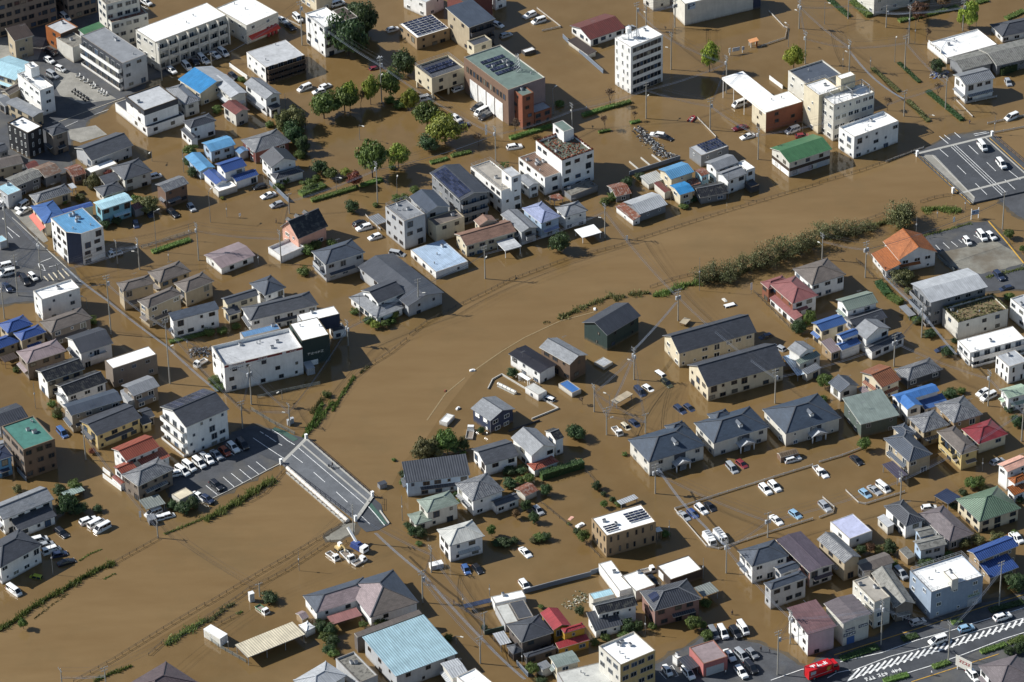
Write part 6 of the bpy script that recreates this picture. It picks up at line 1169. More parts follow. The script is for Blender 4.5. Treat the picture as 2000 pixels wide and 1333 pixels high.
def roof(cs):
    k = 'roof_'+cs.replace('/', '_')
    if k in M_: return M_[k]
    c, s = cs.split('/'); m, t, p = newmat(k); b = lin(CL[c]); uv, off = uvw(t)
    sx = N(t, 'ShaderNodeSeparateXYZ'); t.links.new(uv, sx.inputs[0]); u, v = sx.outputs[0], sx.outputs[1]
    age = remap(t, noise(t, off, .35, 4, .6), .3, .7, .82, 1.12)
    p.inputs['Roughness'].default_value = .6
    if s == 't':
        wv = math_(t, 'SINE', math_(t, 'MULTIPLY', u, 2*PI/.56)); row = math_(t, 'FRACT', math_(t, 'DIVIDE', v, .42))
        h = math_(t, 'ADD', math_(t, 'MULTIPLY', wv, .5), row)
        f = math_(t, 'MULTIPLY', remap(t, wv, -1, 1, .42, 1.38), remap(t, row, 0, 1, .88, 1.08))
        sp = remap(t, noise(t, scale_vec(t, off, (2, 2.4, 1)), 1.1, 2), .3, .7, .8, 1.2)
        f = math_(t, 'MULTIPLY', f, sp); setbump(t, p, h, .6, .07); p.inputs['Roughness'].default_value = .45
    elif s == 's':
        br = N(t, 'ShaderNodeTexBrick'); t.links.new(uv, br.inputs[0]); br.inputs['Scale'].default_value = 1; br.inputs['Brick Width'].default_value = .9; br.inputs['Row Height'].default_value = .36; br.inputs['Mortar Size'].default_value = .03
        br.inputs['Color1'].default_value = (.86,)*3+(1,); br.inputs['Color2'].default_value = (1.12,)*3+(1,); br.inputs['Mortar'].default_value = (.7,)*3+(1,)
        f = br.outputs[0]; setbump(t, p, br.outputs[1], .25, -.03)
        f = math_(t, 'MULTIPLY', f, remap(t, noise(t, scale_vec(t, off, (.5, 1.6, 1)), 1.5, 4), .3, .7, .88, 1.12))
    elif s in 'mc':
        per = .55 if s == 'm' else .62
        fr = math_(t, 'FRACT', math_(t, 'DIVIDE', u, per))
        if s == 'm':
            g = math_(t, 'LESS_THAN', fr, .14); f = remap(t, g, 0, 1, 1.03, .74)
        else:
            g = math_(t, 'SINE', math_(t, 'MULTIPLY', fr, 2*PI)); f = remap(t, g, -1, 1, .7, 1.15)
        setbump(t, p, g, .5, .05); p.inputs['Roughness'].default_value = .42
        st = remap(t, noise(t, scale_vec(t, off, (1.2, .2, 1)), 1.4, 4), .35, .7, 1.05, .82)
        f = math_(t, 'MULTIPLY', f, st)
    else:
        sp = remap(t, noise(t, off, 1.0, 6, .65), .5, .78, 1.03, .74); f = sp
        ln = math_(t, 'LESS_THAN', math_(t, 'FRACT', math_(t, 'DIVIDE', u, 1.9)), .025)
        f = math_(t, 'MULTIPLY', f, remap(t, ln, 0, 1, 1, .86)); p.inputs['Roughness'].default_value = .8
    f = math_(t, 'MULTIPLY', f, age)
    col = val(t, b, f)
    if c in ('rust', 'weather', 'dirty', 'black', 'moss', 'mossbrown', 'rust2', 'redbrown', 'greytile'):
        d = dict(rust='9a8f86', weather='55544f', dirty='3e3c38', black='55554f', moss='3c4a34', mossbrown='566238', rust2='8d8982', redbrown='5a3a34', greytile='8b8c8c')[c]
        col = mixc(t, remap(t, noise(t, off, .9, 5, .65), .5, .62, 0, .8), col, lin(d))
    if c.startswith('trans'): p.inputs['Alpha'].default_value = .72
    t.links.new(col, p.inputs['Base Color']); M_[k] = m; return m
def plain(c, rough=.6, metal=0, spec=.5):
    k = 'paint_%s_%d_%d' % (c, rough*100, metal*100)
    if k in M_: return M_[k]
    m, t, p = newmat(k); b = lin(CL.get(c, c)); tc = N(t, 'ShaderNodeTexCoord').outputs['Object']
    f = remap(t, noise(t, tc, 1.7, 4), .3, .7, .9, 1.08)
    t.links.new(val(t, b, f), p.inputs['Base Color']); p.inputs['Roughness'].default_value = rough; p.inputs['Metallic'].default_value = metal
    M_[k] = m; return m
def carpaint(c):
    k = 'car_'+c
    if k in M_: return M_[k]
    m, t, p = newmat(k); tc = N(t, 'ShaderNodeTexCoord').outputs['Object']
    f = remap(t, noise(t, tc, 3, 3), .3, .7, .96, 1.03); t.links.new(val(t, lin(CL.get(c, c)), f), p.inputs['Base Color'])
    p.inputs['Roughness'].default_value = .32; p.inputs['Coat Weight'].default_value = .5; p.inputs['Coat Roughness'].default_value = .08
    M_[k] = m; return m
def glass(k, col, rough=.06):
    k = 'glass_'+k
    if k in M_: return M_[k]
    m, t, p = newmat(k); oi = N(t, 'ShaderNodeObjectInfo').outputs['Random']
    t.links.new(val(t, lin(col), remap(t, oi, 0, 1, .55, 1.7)), p.inputs['Base Color'])
    p.inputs['Roughness'].default_value = rough; M_[k] = m; return m
def leafmat(n, a, b, c):
    k = 'leaf_'+n
    if k in M_: return M_[k]
    m, t, p = newmat(k); g = N(t, 'ShaderNodeNewGeometry').outputs['Random Per Island']; oi = N(t, 'ShaderNodeObjectInfo').outputs['Random']
    rp = N(t, 'ShaderNodeValToRGB'); t.links.new(g, rp.inputs[0]); e = rp.color_ramp.elements
    e[0].color = lin(a); e[1].color = lin(c); x = e.new(.5); x.color = lin(b)
    hs = N(t, 'ShaderNodeHueSaturation'); t.links.new(rp.outputs[0], hs.inputs['Color']); t.links.new(remap(t, oi, 0, 1, .478, .515), hs.inputs['Hue']); t.links.new(remap(t, oi, 0, 1, 1.0, 1.5), hs.inputs['Value'])
    t.links.new(hs.outputs[0], p.inputs['Base Color']); p.inputs['Roughness'].default_value = .6
    tr = N(t, 'ShaderNodeBsdfTranslucent'); t.links.new(hs.outputs[0], tr.inputs[0]); mx = N(t, 'ShaderNodeMixShader'); mx.inputs[0].default_value = .25
    out = t.nodes['Material Output']; t.links.new(p.outputs[0], mx.inputs[1]); t.links.new(tr.outputs[0], mx.inputs[2]); t.links.new(mx.outputs[0], out.inputs[0])
    M_[k] = m; return m
def watermat(n, a, b, streak):
    m, t, p = newmat(n); tc = N(t, 'ShaderNodeTexCoord').outputs['Object']
    v = N(t, 'ShaderNodeMapping'); v.inputs['Rotation'].default_value = (0, 0, math.radians(-35)); v.inputs['Scale'].default_value = streak; t.links.new(tc, v.inputs[0])
    n1 = noise(t, v.outputs[0], .02, 6, .6); n2 = noise(t, v.outputs[0], .16, 5, .6)
    f = math_(t, 'ADD', math_(t, 'MULTIPLY', n1, .7), math_(t, 'MULTIPLY', n2, .3))
    col = mixc(t, remap(t, f, .36, .64, 0, 1), lin(a), lin(b)); col = mixc(t, remap(t, noise(t, tc, .035, 7, .7), .5, .7, 0, .4), col, lin('66583c')); t.links.new(col, p.inputs['Base Color'])
    p.inputs['Roughness'].default_value = .09; p.inputs['IOR'].default_value = 1.333
    w1 = noise(t, tc, .9, 3); w2 = noise(t, tc, 3.5, 2); h = math_(t, 'ADD', w1, math_(t, 'MULTIPLY', w2, .25))
    setbump(t, p, h, .05, .25); return m
def ground(c, c2, sc=.25):
    k = 'ground_'+c
    if k in M_: return M_[k]
    m, t, p = newmat(k); tc = N(t, 'ShaderNodeTexCoord').outputs['Object']
    a = noise(t, tc, sc, 6, .62); b = noise(t, tc, 2.5, 4)
    f = math_(t, 'MULTIPLY', remap(t, a, .3, .7, .75, 1.25), remap(t, b, .3, .7, .88, 1.1))
    col = mixc(t, remap(t, noise(t, tc, .12, 4), .5, .66, 0, .75), val(t, lin(CL[c]), f), lin(c2))
    t.links.new(col, p.inputs['Base Color']); p.inputs['Roughness'].default_value = .85; setbump(t, p, b, .2, .03); M_[k] = m; return m
PANES = [glass('dark', '2a3138'), glass('dark2', '333a3f', .12), glass('curtain', '74736a', .15), glass('blue', '3d4c5e')]
# ---------------------------------------------------------------- mesh helpers
class MB:
    def __init__(s): s.v = []; s.f = []; s.m = []; s.uv = []
    def poly(s, pts, mat=0, uv=None):
        pts = [Vector(p) for p in pts]
        if uv is None:
            e = (pts[1]-pts[0]).normalized(); n = None
            for q in pts[2:]:
                c = e.cross(q-pts[0])
                if c.length > 1e-7: n = c.normalized(); break
            g = n.cross(e) if n is not None else Vector((0, 0, 1))
            o = pts[0]; uv = [(e.dot(q-o)+o.x*.37, g.dot(q-o)) for q in pts]
        i = len(s.v); s.v += [tuple(p) for p in pts]; s.f.append(tuple(range(i, i+len(pts)))); s.m.append(mat); s.uv += uv
    def wallq(s, a, b, z0, z1, mat=0, off=0):
        l = math.hypot(b[0]-a[0], b[1]-a[1])
        s.poly([(a[0], a[1], z0), (b[0], b[1], z0), (b[0], b[1], z1), (a[0], a[1], z1)], mat, [(off, z0), (off+l, z0), (off+l, z1), (off, z1)])
    def prism(s, P, z0, z1, mats=0, top=None, bot=False):
        n = len(P); off = 0
        for i in range(n):
            a, b = P[i], P[(i+1) % n]; s.wallq(a, b, z0, z1, mats[i] if isinstance(mats, (list, tuple)) else mats, off); off += math.hypot(b[0]-a[0], b[1]-a[1])
        m0 = mats[0] if isinstance(mats, (list, tuple)) else mats
        if top is not False: s.poly([(x, y, z1) for x, y in P], m0 if top is None else top, [(x, y) for x, y in P])
        if bot: s.poly([(x, y, z0) for x, y in reversed(P)], m0, [(x, y) for x, y in reversed(P)])
    def box(s, x0, x1, y0, y1, z0, z1, mat=0, top=None, bot=True): s.prism([(x0, y0), (x1, y0), (x1, y1), (x0, y1)], z0, z1, mat, top, bot)
    def beam(s, a, b, w, h, mat=0):
        a, b = Vector(a), Vector(b); d = (b-a)
        if d.length < 1e-6: return
        d.normalize(); sd_ = d.cross(Vector((0, 0, 1)))
        sd_ = Vector((1, 0, 0)) if sd_.length < 1e-4 else sd_.normalized()
        up = sd_.cross(d); c = [sd_*x*w/2+up*y*h/2 for x, y in ((-1, -1), (1, -1), (1, 1), (-1, 1))]
        for i in range(4): s.poly([a+c[i], b+c[i], b+c[(i+1) % 4], a+c[(i+1) % 4]][::-1], mat)
        s.poly([a+q for q in c], mat); s.poly([b+q for q in c[::-1]], mat)
    def tube(s, a, b, r0, r1, n=8, mat=0, cap=True):
        a, b = Vector(a), Vector(b); d = (b-a).normalized(); x = d.orthogonal().normalized(); y = d.cross(x)
        A = [a+(x*math.cos(k*2*PI/n)+y*math.sin(k*2*PI/n))*r0 for k in range(n)]; B = [b+(x*math.cos(k*2*PI/n)+y*math.sin(k*2*PI/n))*r1 for k in range(n)]
        for i in range(n): s.poly([A[i], A[(i+1) % n], B[(i+1) % n], B[i]], mat)
        if cap: s.poly(B, mat); s.poly(A[::-1], mat)
    def mesh(s, name, mats, smooth=False):
        me = bpy.data.meshes.new(name); me.from_pydata(s.v, [], s.f)
        for m in mats: me.materials.append(m)
        me.polygons.foreach_set('material_index', s.m)
        if smooth: me.polygons.foreach_set('use_smooth', [True]*len(s.f))
        u = me.uv_layers.new(name='UVMap'); u.data.foreach_set('uv', [c for q in s.uv for c in q])
        return me
def ob(name, data, parent=None, loc=(0, 0, 0), rz=0, sc=None):
    o = bpy.data.objects.new(name, data); COL.objects.link(o); o.location = loc
    if rz: o.rotation_euler = (0, 0, rz)
    if sc: o.scale = sc
    if parent: o.parent = parent
    return o
def tag(o, label, cat=None, group=None, kind=None):
    if label:
        if '@' in label:
            a, b = label.rsplit('@', 1); label = a+'the '+HANDLES[int(b)]
        o['label'] = label
    if cat: o['category'] = cat
    if group: o['group'] = group
    if kind: o['kind'] = kind
    return o
def part(name, mb, mats, parent=None, **k): return ob(name, mb.mesh(name, mats), parent, **k)
def textmesh(txt, w, h, m):
    cu = bpy.data.curves.new('lettering', 'FONT'); cu.body = txt; cu.align_x = 'CENTER'; cu.align_y = 'CENTER'; cu.extrude = .01; cu.resolution_u = 3
    t = bpy.data.objects.new('lettering', cu); COL.objects.link(t); bpy.context.view_layer.update()
    me = bpy.data.meshes.new_from_object(t.evaluated_get(bpy.context.evaluated_depsgraph_get())); bpy.data.objects.remove(t)
    xs = [v.co.x for v in me.vertices]; ys = [v.co.y for v in me.vertices]
    if xs:
        a, b, c, d = min(xs), max(xs), min(ys), max(ys); sx, sy = w/(b-a), h/(d-c)
        for v in me.vertices: v.co.x = (v.co.x-(a+b)/2)*sx; v.co.y = (v.co.y-(c+d)/2)*sy
    me.materials.clear(); me.materials.append(m); return me
def glyphs(n, w, h, m, seed=1):           # brush-like strokes of characters too small to read in the photograph
    r = random.Random(seed); b = MB(); cw = w/n
    for i in range(n):
        x = -w/2+cw*(i+.5); g = cw*.42
        for yy in r.sample([-.36, -.12, .12, .36], 2): b.box(x-g, x+g, yy*h-h*.07, yy*h+h*.07, 0, .012)
        xx = x+r.choice((-.45, 0, .4))*g; b.box(xx-g*.16, xx+g*.16, -h*.45, h*.45, 0, .014)
        if r.random() < .6: b.beam((x-g, -h*.4, .006), (x+g*.8, h*.3, .006), g*.3, .012)
    return b.mesh('lettering', [m])
# ---------------------------------------------------------------- setting: water, river, dry ground, paint
def sheet(name, P, z, m, kind='structure'):
    b = MB(); b.poly([(x, y, z) for x, y in P], 0, [(x, y) for x, y in P]); o = part(name, b, [m]); o['kind'] = kind; return o
W0 = watermat('flood_water', '6d5736', '796342', (1, 1, 1)); W1 = watermat('river_water', '745d3c', '816a48', (.3, 1.2, 1))
sheet('flood_water', [(-4000, -4000), (4000, -4000), (4000, 6000), (-4000, 6000)], 0, W0)
sheet('river', RIVER, .006, W1)
GM = dict(asphalt=ground('asphalt', '5c5a55'), asphalt2=ground('asphalt2', '3b3e43'), asphalt3=ground('greyroad', '595c60'), concrete=ground('concrete', '7b776c'), gravel=ground('gravel', '63594a'))
def jagged(P, grow, amp, r):      # ragged waterline: edges resampled and pushed in and out
    A = sum(P[i][0]*P[(i+1) % len(P)][1]-P[(i+1) % len(P)][0]*P[i][1] for i in range(len(P))); sg = 1 if A > 0 else -1; out = []
    for i, a in enumerate(P):
        c = P[(i+1) % len(P)]; l = math.hypot(c[0]-a[0], c[1]-a[1]); n = max(1, int(l/1.1)); nx, ny = (c[1]-a[1])/l*sg, -(c[0]-a[0])/l*sg
        for k in range(n): u = k/n; f = grow+r.gauss(0, amp)+amp*1.6*math.sin((a[0]+u*l)*.5+i); out.append((a[0]+(c[0]-a[0])*u+nx*f, a[1]+(c[1]-a[1])*u+ny*f))
    return out
WET = ground('wetrim', '5c4e38', .5)
for i, (n, mt, z, P) in enumerate(DRY):
    if n in ('road', 'concrete_lot') and mt != 'asphalt': sheet(n, P, z+i*.004, GM[mt]); continue
    r_ = random.Random(i); sheet('wet_ground', jagged(P, .9, .28, r_), .012+i*.001, WET); sheet(n, jagged(P, 0, .13, r_), z+i*.004, GM[mt])
def paint(c):
    m, t, p = newmat('road_paint_'+c); tc = N(t, 'ShaderNodeTexCoord').outputs['Object']
    wear = remap(t, noise(t, tc, 2.2, 6, .7), .5, .68, 0, .85); t.links.new(mixc(t, wear, lin(CL[c]), lin('55585c')), p.inputs['Base Color']); p.inputs['Roughness'].default_value = .8; return m
PM = dict(white=paint('white'), cream=paint('cream'), yellow=paint('yelmark'), kerb=plain('kerbc', .8), green=plain('3d5a50', .85))
def strip(P, wd, z):
    b = MB()
    for a, c in zip(P, P[1:]):
        d = Vector((c[0]-a[0], c[1]-a[1])); l = d.length
        if l < .01: continue
        n = Vector((-d.y, d.x))/l*wd/2
        b.poly([(a[0]-n.x, a[1]-n.y, z), (c[0]-n.x, c[1]-n.y, z), (c[0]+n.x, c[1]+n.y, z), (a[0]+n.x, a[1]+n.y, z)])
    return b
for i, (c, wd, z, P) in enumerate(MARKS):
    o = part('road_marking' if c != 'kerb' else 'kerb', strip(P, wd, z+.06+i*.0007), [PM[c]]); o['kind'] = 'structure'
# ---------------------------------------------------------------- buildings
FRAMES = ['e4e4e0', '3d3a38', '9a9c9e', '54473d']
WIN = {}
def win_mesh(w_, h_, fr):
    k = (w_, h_, fr)
    if k not in WIN:
        b = MB(); t = .09; d = .11
        for x0, x1, z0, z1 in ((-w_/2, w_/2, h_/2-t, h_/2), (-w_/2, w_/2, -h_/2, -h_/2+t), (-w_/2, -w_/2+t, -h_/2+t, h_/2-t), (w_/2-t, w_/2, -h_/2+t, h_/2-t)): b.box(x0, x1, -d, .02, z0, z1)
        if w_ > 1.2: b.box(-.035, .035, -.08, .02, -h_/2+t, h_/2-t)
        p = MB(); p.poly([(-w_/2+t, -.035, -h_/2+t), (w_/2-t, -.035, -h_/2+t), (w_/2-t, -.035, h_/2-t), (-w_/2+t, -.035, h_/2-t)])
        WIN[k] = (b.mesh('window', [plain(fr, .5)]), [p.mesh('pane', [g]) for g in PANES])
    return WIN[k]
RECTS = []
for B_ in BUILDINGS:
    c, s = math.cos(B_[4]), math.sin(B_[4])
    for k in B_[5]:
        e = 0 if k[6] == 'F' else .62 if k[6] != 'P' else 99; RECTS.append((B_[2]+k[0]*c-k[1]*s, B_[3]+k[0]*s+k[1]*c, c, s, k[2]/2-e, k[3]/2-e, k[4], k[5]))
def blocked(x, y, z):
    for cx, cy, c, s, a, b, z0, z1 in RECTS:
        dx, dy = x-cx, y-cy
        if abs(dx) > 20 or abs(dy) > 20 or z > z1+.3 or z < z0: continue
        if abs(dx*c+dy*s) < a and abs(-dx*s+dy*c) < b: return True
    return False
PANEL = MB(); PANEL.box(-.5, .5, -.5, .5, 0, .05, 0, 1); PANEL = PANEL.mesh('solar_panel', [plain('lgrey', .4, .5), glass('solar', '2a2f42', .12)])
ACM = MB(); ACM.box(-.45, .45, -.3, .3, 0, .75, 0, 1); ACM = ACM.mesh('air_conditioner', [plain('lgrey', .5), plain('dgrey', .6)])
ANT = MB(); ANT.tube((0, 0, 0), (0, 0, 2.0), .025, .02, 5); ANT.beam((-.7, 0, 1.9), (.7, 0, 1.9), .03, .03)
for q in (-.6, -.3, 0, .3, .6): ANT.beam((q, -.35, 1.9), (q, .35, 1.9), .025, .025)
ANT = ANT.mesh('antenna', [plain('9a9c9e', .4, .6)])
VENT = MB(); VENT.tube((0, 0, 0), (0, 0, .5), .12, .12, 8); VENT.tube((0, 0, .5), (0, 0, .7), .22, .16, 8); VENT = VENT.mesh('roof_vent', [plain('9a9c9e', .5)])
def opts(o):
    d = {}
    for x in o.split():
        k, _, v = x.partition('='); d.setdefault(k, []).append(v)
    return d
def put_window(T, f, u, z, ww, wh, fr, rr, world):
    # f: (ax, ay, bx, by) wall line, outward normal on its right-hand side
    ax_, ay_, bx, by = f; l = math.hypot(bx-ax_, by-ay_); dx, dy = (bx-ax_)/l, (by-ay_)/l; nx, ny = dy, -dx
    px, py = ax_+dx*u, ay_+dy*u; cx, cy, c, s = world
    qx, qy = px+nx*.4, py+ny*.4
    if blocked(cx+qx*c-qy*s, cy+qx*s+qy*c, z): return None
    wm, pm = win_mesh(ww, wh, fr); rz = math.atan2(dy, dx)
    o = ob('window', wm, T, (px, py, z), rz); ob('pane', pm[0 if rr.random() < .5 else rr.randrange(4)], o); return o
def facade(T, f, z0, H, style, fr, rr, world, skip=()):
    l = math.hypot(f[2]-f[0], f[3]-f[1]); n = max(1, round((H+.55)/2.8)); sh = (H+.4)/n if n > 1 else 2.7
    for k in range(n):
        top = H-.4-(n-1-k)*sh; zc = top-.85
        if zc < z0+.3 or zc < .25: continue
        if style == 'b':
            cnt = int((l-1)/1.25)
            for i in range(cnt): put_window(T, f, .7+(i+.5)*(l-1.4)/cnt, zc-.1, 1.15, 1.4, '3d3a38', rr, world)
            continue
        step = dict(h=2.9, s=4.2, o=2.3, w=2.0)[style]; cnt = max(1, int(l/step))
        for i in range(cnt):
            x = rr.random(); u = (i+.5+rr.uniform(-.16, .16))*l/cnt
            if style == 'h': ww, wh, dz = (1.7, 1.15, 0) if x < .48 else ((.75, .85, .1) if x < .72 else ((1.7, 1.8, -.3) if x < .86 else (0, 0, 0)))
            elif style == 's': ww, wh, dz = (1.3, 1.1, 0) if x < .5 else ((.7, .8, .1) if x < .8 else (0, 0, 0))
            elif style == 'o': ww, wh, dz = (1.7, 1.35, 0) if x < .85 else (.8, 1, 0)
            else: ww, wh, dz = .55, 1.5, -.1
            if ww == 0 or l < ww+.6: continue
            u = min(max(u, ww/2+.3), l-ww/2-.3); put_window(T, f, u, zc+dz, ww, wh, fr, rr, world)
def pitched(kind, w_, d_, h, s, th=.16):
    """roof solid in block coordinates: returns MB, apex function for the wall tops, ridge lines"""
    b = MB(); a, c = w_/2, d_/2; rl = []
    P = [(-a, -c), (a, -c), (a, c), (-a, c)]
    def quad(p, m): b.poly(p, m); b.poly([(x, y, z-th) for x, y, z in reversed(p)], 4)
    if kind in ('G', 'g'):
        if kind == 'G':
            rz = h+s*c; r0, r1 = (-a, 0, rz), (a, 0, rz)
            quad([(-a, -c, h), (a, -c, h), r1, r0], 1); quad([(a, c, h), (-a, c, h), r0, r1], 3)
            ends = [[(-a, c, h), (-a, -c, h), r0], [(a, -c, h), (a, c, h), r1]]; top = lambda x, y: h+s*(c-abs(y))
        else:
            rz = h+s*a; r0, r1 = (0, -c, rz), (0, c, rz)
            quad([(-a, c, h), (-a, -c, h), r0, r1], 2); quad([(a, -c, h), (a, c, h), r1, r0], 0)
            ends = [[(-a, -c, h), (a, -c, h), r0], [(a, c, h), (-a, c, h), r1]]; top = lambda x, y: h+s*(a-abs(x))
        rl.append((r0, r1))
        for e in ends:      # verge boards
            p, q, r_ = [Vector(k) for k in e]; dn = Vector((0, 0, th))
            b.poly([p-dn, r_-dn, r_, p], 4); b.poly([r_-dn, q-dn, q, r_], 4)
        sides = [((-a, -c), (a, -c)), ((a, c), (-a, c))] if kind == 'G' else [((-a, c), (-a, -c)), ((a, -c), (a, c))]
        for p, q in sides: b.wallq(p, q, h-th, h, 4)
    elif kind == 'H':
        m = min(a, c); rz = h+s*m
        if a >= c: r0, r1 = (-(a-c), 0, rz), (a-c, 0, rz)
        else: r0, r1 = (0, -(c-a), rz), (0, c-a, rz)
        C = [(x, y, h) for x, y in P]
        if a >= c: fs = [[C[0], C[1], r1, r0], [C[1], C[2], r1], [C[2], C[3], r0, r1], [C[3], C[0], r0]]
        else: fs = [[C[0], C[1], r0], [C[1], C[2], r1, r0], [C[2], C[3], r1], [C[3], C[0], r0, r1]]
        for f_, m_ in zip(fs, (1, 0, 3, 2)): b.poly(f_, m_)
        b.poly([(x, y, h-th) for x, y in reversed(P)], 4)
        for i in range(4): b.wallq(P[i], P[(i+1) % 4], h-th, h, 4)
        rl = [(r0, r1)] if (Vector(r0)-Vector(r1)).length > .1 else []
        n0, n1 = ((0, 3), (1, 2)) if a >= c else ((0, 1), (2, 3))
        rl += [(C[i], r0) for i in n0]+[(C[i], r1) for i in n1]; top = lambda x, y: h
    else:                   # mono pitch Sf Sl Sr Sb : low edge on that side
        dx, dy = dict(f=(0, -1), b=(0, 1), l=(-1, 0), r=(1, 0))[kind[1]]; ext = c if dx == 0 else a
        top = lambda x, y: h+s*(ext-(x*dx+y*dy))
        C = [(x, y, top(x, y)) for x, y in P]
        k0 = dict(f=0, r=1, b=2, l=3)[kind[1]]; C2 = C[k0:]+C[:k0]
        b.poly(C2, 1); b.poly([(x, y, z-th) for x, y, z in reversed(C2)], 4)
        for i in range(4):
            p, q = C[i], C[(i+1) % 4]; b.poly([(p[0], p[1], p[2]-th), (q[0], q[1], q[2]-th), q, p], 4)
    return b, top, rl
def building(B_):
    name, label, cx, cy, yaw, blocks = B_
    rr = random.Random(int(abs(cx*31+cy*17)*10)); T = ob(name, None, None, (cx, cy, 0), yaw)
    g = {'apartment_building': 'blue grey hip roofed apartment houses'}.get(name) if 'hip roofed apartment' in label else ('houses standing in the flood' if name == 'house' else None)
    tag(T, label, name.replace('_', ' '), g); world = (cx, cy, math.cos(yaw), math.sin(yaw)); fr = rr.choice(FRAMES)
    for bi, (bx, by, w_, d_, z0, h, rt, o) in enumerate(blocks):
        q = opts(o); wc = q.get('wc', ['white'])[0]; rc = q.get('rc', ['grey/f'])[0]; p = float(q.get('p', ['.1'])[0]); s = float(q.get('s', ['.3'])[0])
        a, c = w_/2, d_/2; L = (bx, by, 0); base = -1.0 if z0 < 0 else z0
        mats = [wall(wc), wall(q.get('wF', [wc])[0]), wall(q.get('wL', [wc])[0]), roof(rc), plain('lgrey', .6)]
        mw = [1, 0, 0, 2]; faces = {}
        if rt == 'P':          # canopy on posts
            t = float(q.get('t', ['.12'])[0]); b = MB(); b.box(-a, a, -c, c, h-t, h, 1, 0); part('roof', b, [roof(rc), plain(wc, .6)], T, loc=L)
            pm = MB(); pm.box(-.06, .06, -.06, .06, base, h-t); pm = pm.mesh('post', [plain(wc, .6)])
            nx = max(2, int(w_/4)+1); ny = 2 if d_ < 9 else int(d_/5)+1
            for i in range(nx):
                for j in range(ny): ob('post', pm, T, (bx-a+.3+(w_-.6)*i/(nx-1), by-c+.3+(d_-.6)*j/(ny-1), 0))
            continue
        if rt == 'F':
            P = [(-a, -c), (a, -c), (a, c), (-a, c)]; mm = mw
            if 'ch' in q:
                cs, cc = q['ch'][0].split(':'); cs = float(cs); P = [(-a+cs, -c), (a, -c), (a, c), (-a, c), (-a, -c+cs)]; mats[4] = wall(cc); mm = [1, 0, 0, 2, 4]
                faces['C'] = (-a, -c+cs, -a+cs, -c)
            b = MB(); b.prism(P, base, h-p, mm, 3); part('wall', b, mats, T, loc=L)
            b = MB(); n = len(P); e = .02; k = .22
            sg = lambda v, e_: v+(e_ if v > 0 else -e_)
            O_ = [(sg(x, e), sg(y, e)) for x, y in P]; I_ = [(sg(x, -k), sg(y, -k)) for x, y in P]
            for i in range(n):
                j = (i+1) % n; b.wallq(O_[i], O_[j], h-p-.12, h, mm[i]); b.wallq(I_[j], I_[i], h-p-.02, h, 0)
                b.poly([(*O_[i], h), (*O_[j], h), (*I_[j], h), (*I_[i], h)], 0)
            if 'band' in q: mats[1] = mats[2] = mats[0] = wall(q['band'][0])
            rp = part('parapet', b, mats, T, loc=L)
            b = MB(); b.poly([(x, y, h-p+.03) for x, y in I_], 0, I_); part('roof', b, [roof(rc)], T, loc=L); zr = h-p+.03
            if 'band' in q:
                b = MB(); e = .05
                O2 = [(sg(x, e), sg(y, e)) for x, y in P]
                for i in range(n): b.wallq(O2[i], O2[(i+1) % n], h-1.7, h-.12, 0)
                part('wall_band', b, [wall('dgrey')], T, loc=L)
            top = None
        else:
            ov = 0 if 'win' in q and q['win'][0] == 'n' and min(w_, d_) < 3 else min(.45, .09*min(w_, d_)); a2, c2 = a-ov, c-ov
            b, topf, ridges = pitched(rt, w_, d_, h, s)
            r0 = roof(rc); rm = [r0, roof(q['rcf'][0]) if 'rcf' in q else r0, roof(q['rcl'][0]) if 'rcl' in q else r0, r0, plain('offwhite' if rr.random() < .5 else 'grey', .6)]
            if 'rc2' in q: rm[0] = roof(q['rc2'][0])
            rp = part('roof', b, rm, T, loc=L)
            if rc[-1] in 'ts' or rt == 'H':
                b = MB()
                for r_, e_ in ridges: b.beam(Vector(r_)+Vector((0, 0, .05)), Vector(e_)+Vector((0, 0, .05)), .28, .14)
                if b.f: part('ridge_cap', b, [plain({'t': 'greytile'}.get(rc[-1], 'slate') if rc.split('/')[0] in ('greytile', 'black', 'dgrey', 'grey', 'bluegrey', 'slate', 'slateblue') else CL[rc.split('/')[0]], .5)], rp)
            b = MB(); P = [(-a2, -c2), (a2, -c2), (a2, c2), (-a2, c2)]; th = .17
            for i in range(4):
                A, Z = P[i], P[(i+1) % 4]; mid = ((A[0]+Z[0])/2, (A[1]+Z[1])/2)
                za, zz, zm = topf(*A)-th, topf(*Z)-th, topf(*mid)-th; l = math.hypot(Z[0]-A[0], Z[1]-A[1])
                b.poly([(*A, base), (*Z, base), (*Z, zz), (*mid, zm), (*A, za)], mw[i], [(0, base), (l, base), (l, zz), (l/2, zm), (0, za)])
            part('wall', b, mats, T, loc=L); a, c = a2, c2; zr = None
            if name == 'house' and bi == 0 and rr.random() < .6:
                x, y = rr.uniform(-.3, .3)*w_, rr.uniform(-.2, .2)*d_; ob('antenna', ANT, T, (bx+x, by+y, h+.35*s*min(w_, d_)))
